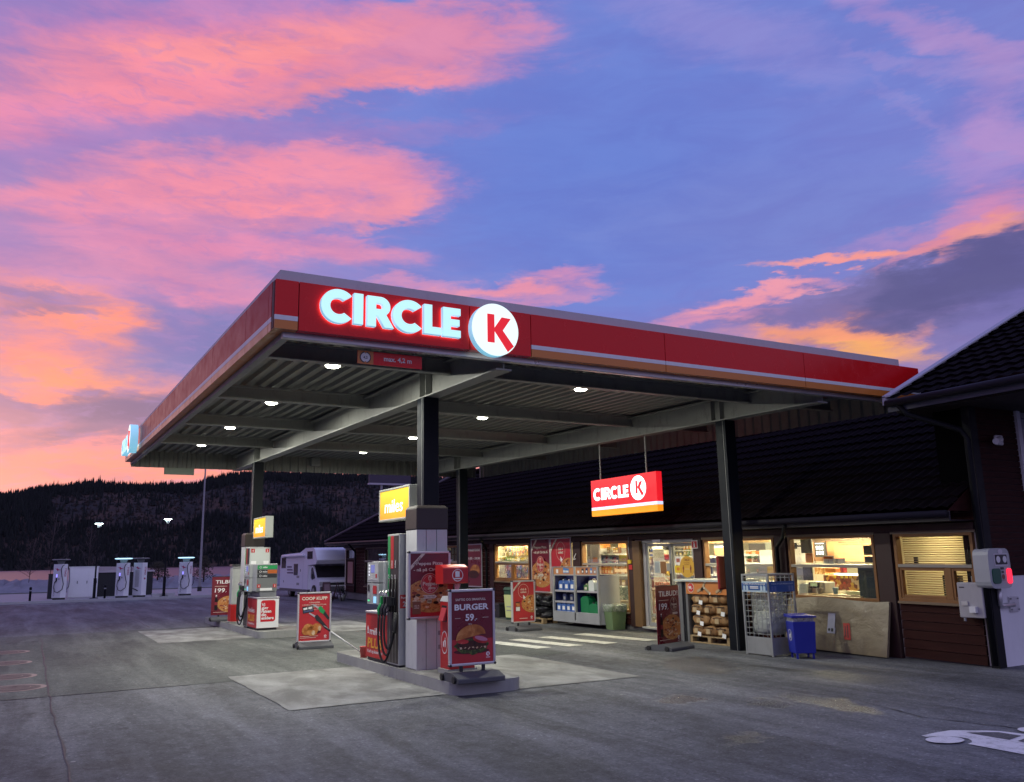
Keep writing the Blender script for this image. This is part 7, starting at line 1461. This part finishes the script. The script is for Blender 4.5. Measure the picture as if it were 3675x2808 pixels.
# A boards and stool by the shop corner
for i, (x, y, lab) in enumerate(((11.72, 38.0, 'small dark A-board standing before the motorhome'), )):
    t = thing('a_board', lab, 'A-board', (x, y, 0)); q = MB(); q.ext([(-.2, -.22, .02), (.18, -.22, .02), (.16, -.03, .88), (-.17, -.03, .88)], (0, .02, 0), mat('aboard_wood', (.10, .05, .06), .6)); q.box((-.14, -.17, .2), (.12, -.12, .22), CREAM) if 0 else None; q.build('front_board', t); q = MB(); q.ext([(-.2, .22, .02), (.18, .22, .02), (.16, .03, .88), (-.17, .03, .88)], (0, -.02, 0), MATS['aboard_wood']); q.build('rear_board', t); q = MB(); q.poly([(-.14, -.185, .25), (.12, -.185, .25), (.11, -.06, .78), (-.13, -.06, .78)], mat('chalk_text', (.25, .17, .2), .8)); q.build('poster', t)
t = thing('trestle', 'thin dark folding trestle leaning by the shop corner', 'trestle', (12.42, 38.6, 0)); q = MB()
for a, b_ in (((-.22, 0, 0), (.0, 0, .85)), ((.20, 0, 0), (.0, 0, .85)), ((-.18, .3, 0), (0, .02, .85)), ((-.12, 0, .4), (.1, 0, .4))): q.tube([a, b_], .018, DKWOOD, 6)
q.build('frame', t)
t = thing('plant_pot', 'grey pot with a dark shrub by the shop corner', 'plant pot', (12.72, 38.9, 0)); q = MB(); q.lathe([(.12, 0), (.19, .28), (.17, .28), (.1, .05)], (0, 0, 0), GRY, 14); q.build('pot', t); q = MB(); rr = random.Random(1)
for i in range(260): p = Vector((rr.gauss(0, .12), rr.gauss(0, .12), .36 + rr.gauss(0, .1))); q.add([p, p + Vector((rr.uniform(-.05, .05), rr.uniform(-.05, .05), .05)), p + Vector((.03, .01, -.02))], [(0, 1, 2)], FOR2)
q.build('shrub', t)

# fast chargers
CHW = mat('charger_white', (.84, .84, .85), .35, nz=.05); CHG = mat('charger_side', (.62, .63, .68), .35, nz=.08); MAG = mat('charger_magenta', (.40, .015, .10), .4); GLO = mat('charger_glow', (.4, .4, .9), .3, em=(.30, .26, 1.), es=1.2); HALO = mat('charger_halo', (.6, .8, .9), .3, em=(.45, .78, 1.), es=1.6)
def charger(label, x, y, lit, cable):
    t = thing('ev_charger', label, 'EV charger', (x, y, .10), 0, 'fast chargers in a row'); h = 1.72
    q = MB(); q.box((-.28, -.24, 0), (.30, .26, .10), DARK); q.build('plinth', t)
    P = [(-.33, -.05), (.06, -.30), (.32, -.22), (.33, .28), (-.31, .28)]; q = MB(); q.ext([(a, b_, .10) for a, b_ in P], (0, 0, h), CHG); q.ext([(.062, -.302, .10), (.322, -.222, .10), (.322, -.20, .10), (.062, -.28, .10)], (0, 0, h + .002), CHW); b_ = q.build('body', t, .012)
    d1 = Vector((.39, -.25)).normalized(); d2 = Vector((.26, .08)).normalized()
    T1 = lambda a, z, L: (-.33 + d1.x * a - .25 / .46 * .0 - d1.y * -.0 + (d1.y) * .004 * (L + 1), -.05 + d1.y * a - d1.x * .004 * (L + 1), z); T2 = lambda a, z, L: (.06 + d2.x * a + d2.y * .004 * (L + 1), -.30 + d2.y * a - d2.x * .004 * (L + 1), z)
    q = MB(); q.fig(T1, [(.06, 1.62), (.16, 1.58), (.20, 1.63), (.25, 1.56), (.40, 1.52), (.26, 1.50), (.22, 1.44), (.20, 1.52)], MAG, 1)
    V = lambda z0, TT: (lambda a, c, L: TT(.06 + c, z0 + a, L))
    q.text('IONITY', V(1.20, T2), .2, .07, .13, MAG, 'C', .02, None, 1)
    if not cable:
        for i in range(18): q.rect(T1, .10, .55 + i * .05, .32, .575 + i * .05, GRY, 1)
        q.ell(T2, .16, .98, .045, .045, MAG, 1, 16)
    else:
        q.text('IONITY', V(.15, T1), .25, .0, .13, mat('charger_grey_print', (.30, .29, .36), .4), 'C', .02, None, 1); q.rect(T1, .17, 1.14, .24, 1.30, GLO, 1); q.rect(T1, .30, 1.02, .36, 1.10, mat('charger_icon', (.22, .2, .28), .4), 1)
    q.build('markings', b_)
    q = MB(); q.add([(-.12, -.05, h + .10), (.14, -.05, h + .10), (.22, -.05, h + .30), (-.20, -.05, h + .30), (-.12, .10, h + .10), (.14, .10, h + .10), (.22, .10, h + .30), (-.20, .10, h + .30)], [(0, 1, 2, 3), (5, 4, 7, 6), (0, 3, 7, 4), (1, 5, 6, 2), (3, 2, 6, 7)], mat('charger_neck', (.14, .16, .17), .4)); q.build('neck', t)
    q = MB(); q.lathe([(.36, h + .30), (.44, h + .315), (.44, h + .345), (.36, h + .36)], (0, 0, 0), HALO if lit else mat('halo_off', (.22, .22, .22), .4), 28, True, .8); q.build('light_ring', t)
    if cable:
        q = MB(); q.tube([T1(.20, .96, 4), T1(.21, 1.14, 6)], .035, DARK, 8); q.tube([T1(.20, .96, 8), T1(.14, .88, 12)], .03, DARK, 8); q.build('plug', t)
        q = MB(); q.tube([T1(.13, .88, 10), T1(.10, .62, 12), T1(.18, .42, 14), T1(.34, .36, 16), T2(.05, .52, 14), T2(.10, .80, 12), T2(-.0, 1.2, 12), T2(-.06, 1.55, 10), T2(.02, 1.74, 6), T2(.15, 1.80, -8)], .018, RUB, 6); q.build('cable', t)
        q = MB(); q.tube([(.30, .02, h + .08), (.42, .0, 1.55), (.46, 0, 1.0), (.44, .0, .65), (.34, .02, .5)], .018, RUB, 6); q.build('cable', t)
    else:
        q = MB(); q.tube([(-.34, -.04, .48), (-.2, -.22, .40), T1(.3, .34, 8)], .025, DARK, 6); q.build('cable', t)
    return t
charger('leftmost white fast charger beside white cabinets, its top ring unlit', 1.56, 51.6, False, True); charger('white fast charger with lit ring, before the dark kiosk', 4.52, 51.0, True, True); charger('white fast charger with a ventilation grille and no visible plug', 5.40, 51.2, False, False); charger('rightmost white fast charger with lit ring, standing apart', 7.72, 51.1, True, True)
t = thing('switch_cabinet', 'row of white steel electrical cabinets with three doors', 'cabinet', (2.78, 54.2, .10)); q = MB(); q.box((-.72, -.3, .0), (.74, .4, 1.62), CHW); q.box((-.74, -.33, 1.62), (.77, .43, 1.68), WHT); q.build('body', t, .01)
for i in range(3): q = MB(); q.box((-.70 + i * .48, -.315, .04), (-.70 + i * .48 + .46, -.301, 1.58), CHW); d_ = q.build('door', t, .004); q = MB(); q.box((-.30 + i * .48, -.335, .75), (-.27 + i * .48, -.316, .9), DARK); q.build('handle', d_)
t = thing('substation', 'low black louvred substation kiosk with pale flat roof behind the chargers', 'substation', (5.0, 54.6, .10)); q = MB(); q.box((-1.44, 0, 0), (1.46, 1.6, 1.32), mat('kiosk_black', (.018, .02, .024), .5)); 
for i in range(18): q.box((-1.40, -.012, .1 + i * .065), (1.42, 0, .14 + i * .065), DARK)
q.build('walls', t); q = MB(); q.taper((-1.5, -.1, 1.32), (1.55, 1.7, 1.42), mat('kiosk_roof', (.42, .36, .38), .6), .97); q.ext([(-1.5, .1, 1.42), (.6, .1, 1.42), (.35, .1, 1.62), (-1.5, .1, 1.66)], (0, 1.2, 0), MATS['kiosk_roof']); q.build('roof', t)
t = thing('switch_cabinet', 'narrow dark cabinet hidden behind the leftmost charger', 'cabinet', (1.52, 53.4, .10)); q = MB(); q.box((-.45, 0, 0), (.2, .5, 1.28), MATS['kiosk_black']); q.build('body', t, .01); q = MB(); q.box((-.47, -.02, 1.28), (.22, .52, 1.32), DARK); q.build('top', t)
q = MB(); q.box((6.05, 51.0, .10), (7.2, 51.4, .26), KERB); o = q.build('concrete_block'); tag(o, 'low pale concrete block between the chargers', 'block')
def bollard(x, y, lab):
    t = thing('bollard', lab, 'bollard', (x, y, 0 if y < 49.7 else .1), 0, 'black bollards by the charging bay'); q = MB(); q.lathe([(.055, 0), (.055, .62), (.065, .63), (.06, .68), (.03, .71)], (0, 0, 0), BLK, 12); q.build('post', t); q = MB(); q.lathe([(.057, .5), (.057, .56)], (0, 0, 0), GRY, 12); q.build('band', t)
bollard(.25, 50.3, 'leftmost black bollard on the kerb'); bollard(3.66, 50.3, 'black bollard before the dark kiosk'); bollard(9.7, 50.4, 'black bollard right of the chargers by the flagpole')
def pole(x, y, h, lab):
    t = thing('street_lamp', lab, 'street lamp', (x, y, .1), 0, 'black street lamps'); q = MB(); q.box((-.2, -.2, 0), (.2, .2, .03), BLK); q.cyl((0, 0, 0), (0, 0, 1.05), .075, BLK, n=12); q.cyl((0, 0, 1.05), (0, 0, h - .2), .045, BLK, .035, 10); q.build('pole', t)
    q = MB(); q.add([(-.05, -.05, h - .2), (.05, -.05, h - .2), (.16, -.05, h), (-.16, -.05, h), (-.05, .05, h - .2), (.05, .05, h - .2), (.16, .05, h), (-.16, .05, h)], [(0, 1, 2, 3), (5, 4, 7, 6), (0, 3, 7, 4), (1, 5, 6, 2), (3, 2, 6, 7)], mat('lamp_white', (.6, .6, .6), .4)); q.build('neck', t)
    q = MB(); q.taper((-.21, -.12, h + .012), (.21, .12, h + .05), ALU, .8); q.build('lamp_head', t); q = MB(); q.box((-.19, -.10, h - .004), (.19, .10, h + .011), mat('street_light', (.8, .9, .85), .3, em=(.75, 1., .92), es=30.)); q.build('light', t)
pole(3.23, 51.5, 3.93, 'black street lamp with lit white head, left one'); pole(6.62, 50.9, 4.15, 'black street lamp with lit white head, right taller one')
t = thing('flagpole', 'tall bare pale flagpole behind the charging bay', 'flagpole', (9.98, 60, 0)); q = MB(); q.cyl((0, 0, 0), (0, 0, 8.6), .085, mat('pole_grey', (.30, .29, .30), .5), .045, 12); q.build('pole', t); q = MB(); q.lathe([(.02, 8.6), (.06, 8.65), (.02, 8.72)], (0, 0, 0), ALU, 10); q.build('finial', t); q = MB(); q.cyl((0, 0, 0), (0, 0, .35), .14, DARK, n=12); q.build('socket', t)
t = thing('roadside_sign', 'dark back of a large roadside sign on two posts beyond the shop', 'sign', (24, 62, 0)); q = MB(); q.box((-1.75, -.1, 7.62), (1.6, .15, 10.2), mat('sign_back', (.06, .045, .07), .6)); q.box((-1.8, -.14, 7.5), (1.65, .18, 7.62), mat('sign_edge', (.5, .45, .5), .5)); q.build('panel', t)
for x in (-.75, 1.4): q = MB(); q.cyl((x, 0, 0), (x, 0, 7.5), .09, GRY, n=10); q.build('post', t)
# shoreline trees
def bare_tree(loc, h, lab, seed, leaf=0.):
    rr = random.Random(seed); t = thing('birch_tree', lab, 'tree', loc, 0, 'bare trees on the stone bank'); BRK = mat('birch_bark', (.07, .05, .048), .8, nz=.4); q = MB(); q.tube([(0, 0, 0), (rr.uniform(-.1, .1), 0, h * .5), (rr.uniform(-.2, .2), 0, h)], .025, BRK, 6); q.build('trunk', t); q = MB()
    for i in range(46):
        z = h * rr.uniform(.12, .95); a = rr.uniform(0, 6.28); L_ = (h - z) * .35 + .35; d_ = Vector((math.cos(a), math.sin(a), rr.uniform(.5, 1.2))).normalized(); p = Vector((0, 0, z)); q.tube([p, p + d_ * L_ * .6, p + d_ * L_ + Vector((0, 0, .1))], .007, BRK, 4)
        for k in range(4): e = p + d_ * L_ * rr.uniform(.4, 1); q.tube([e, e + Vector((rr.uniform(-.3, .3), rr.uniform(-.3, .3), rr.uniform(0, .3)))], .006, BRK, 3)
    q.build('crown', t)
bare_tree((1.6, 74.5, .7), 5.2, 'slender bare birch at the lake edge left of the chargers', 1); bare_tree((.2, 74.8, .7), 3.0, 'low bare birch sapling at the left lake edge', 2); bare_tree((4.2, 75, .7), 4.0, 'bare birch behind the white cabinets', 3)
def pine(loc, w_, h, lab, seed):
    rr = random.Random(seed); t = thing('pine_tree', lab, 'tree', loc, 0, 'small dark pines on the bank'); q = MB(); q.tube([(0, 0, 0), (.05, 0, h * .9)], .06, DKWOOD, 6); q.build('trunk', t); q = MB(); ND = mat('pine_needles', (.05, .045, .03), .9, nz=.4)
    for i in range(900):
        z = rr.random() ** .8 * h; r = w_ * (1 - z / h * .8) * rr.random() ** .5; a = rr.uniform(0, 6.28); p = Vector((r * math.cos(a), r * math.sin(a), z + .1)); d_ = Vector((rr.uniform(-.2, .2), rr.uniform(-.2, .2), rr.uniform(-.02, .12))); q.add([p, p + d_, p + d_ * .5 + Vector((0, .02, .06))], [(0, 1, 2)], ND)
    q.build('crown', t)
pine((9.2, 74.8, .6), 1.2, 1.3, 'broad low pine bush between chargers at the lake edge', 4); pine((12.5, 73.5, .4), 1.0, 1.9, 'dark young spruce right of the flagpole', 5)
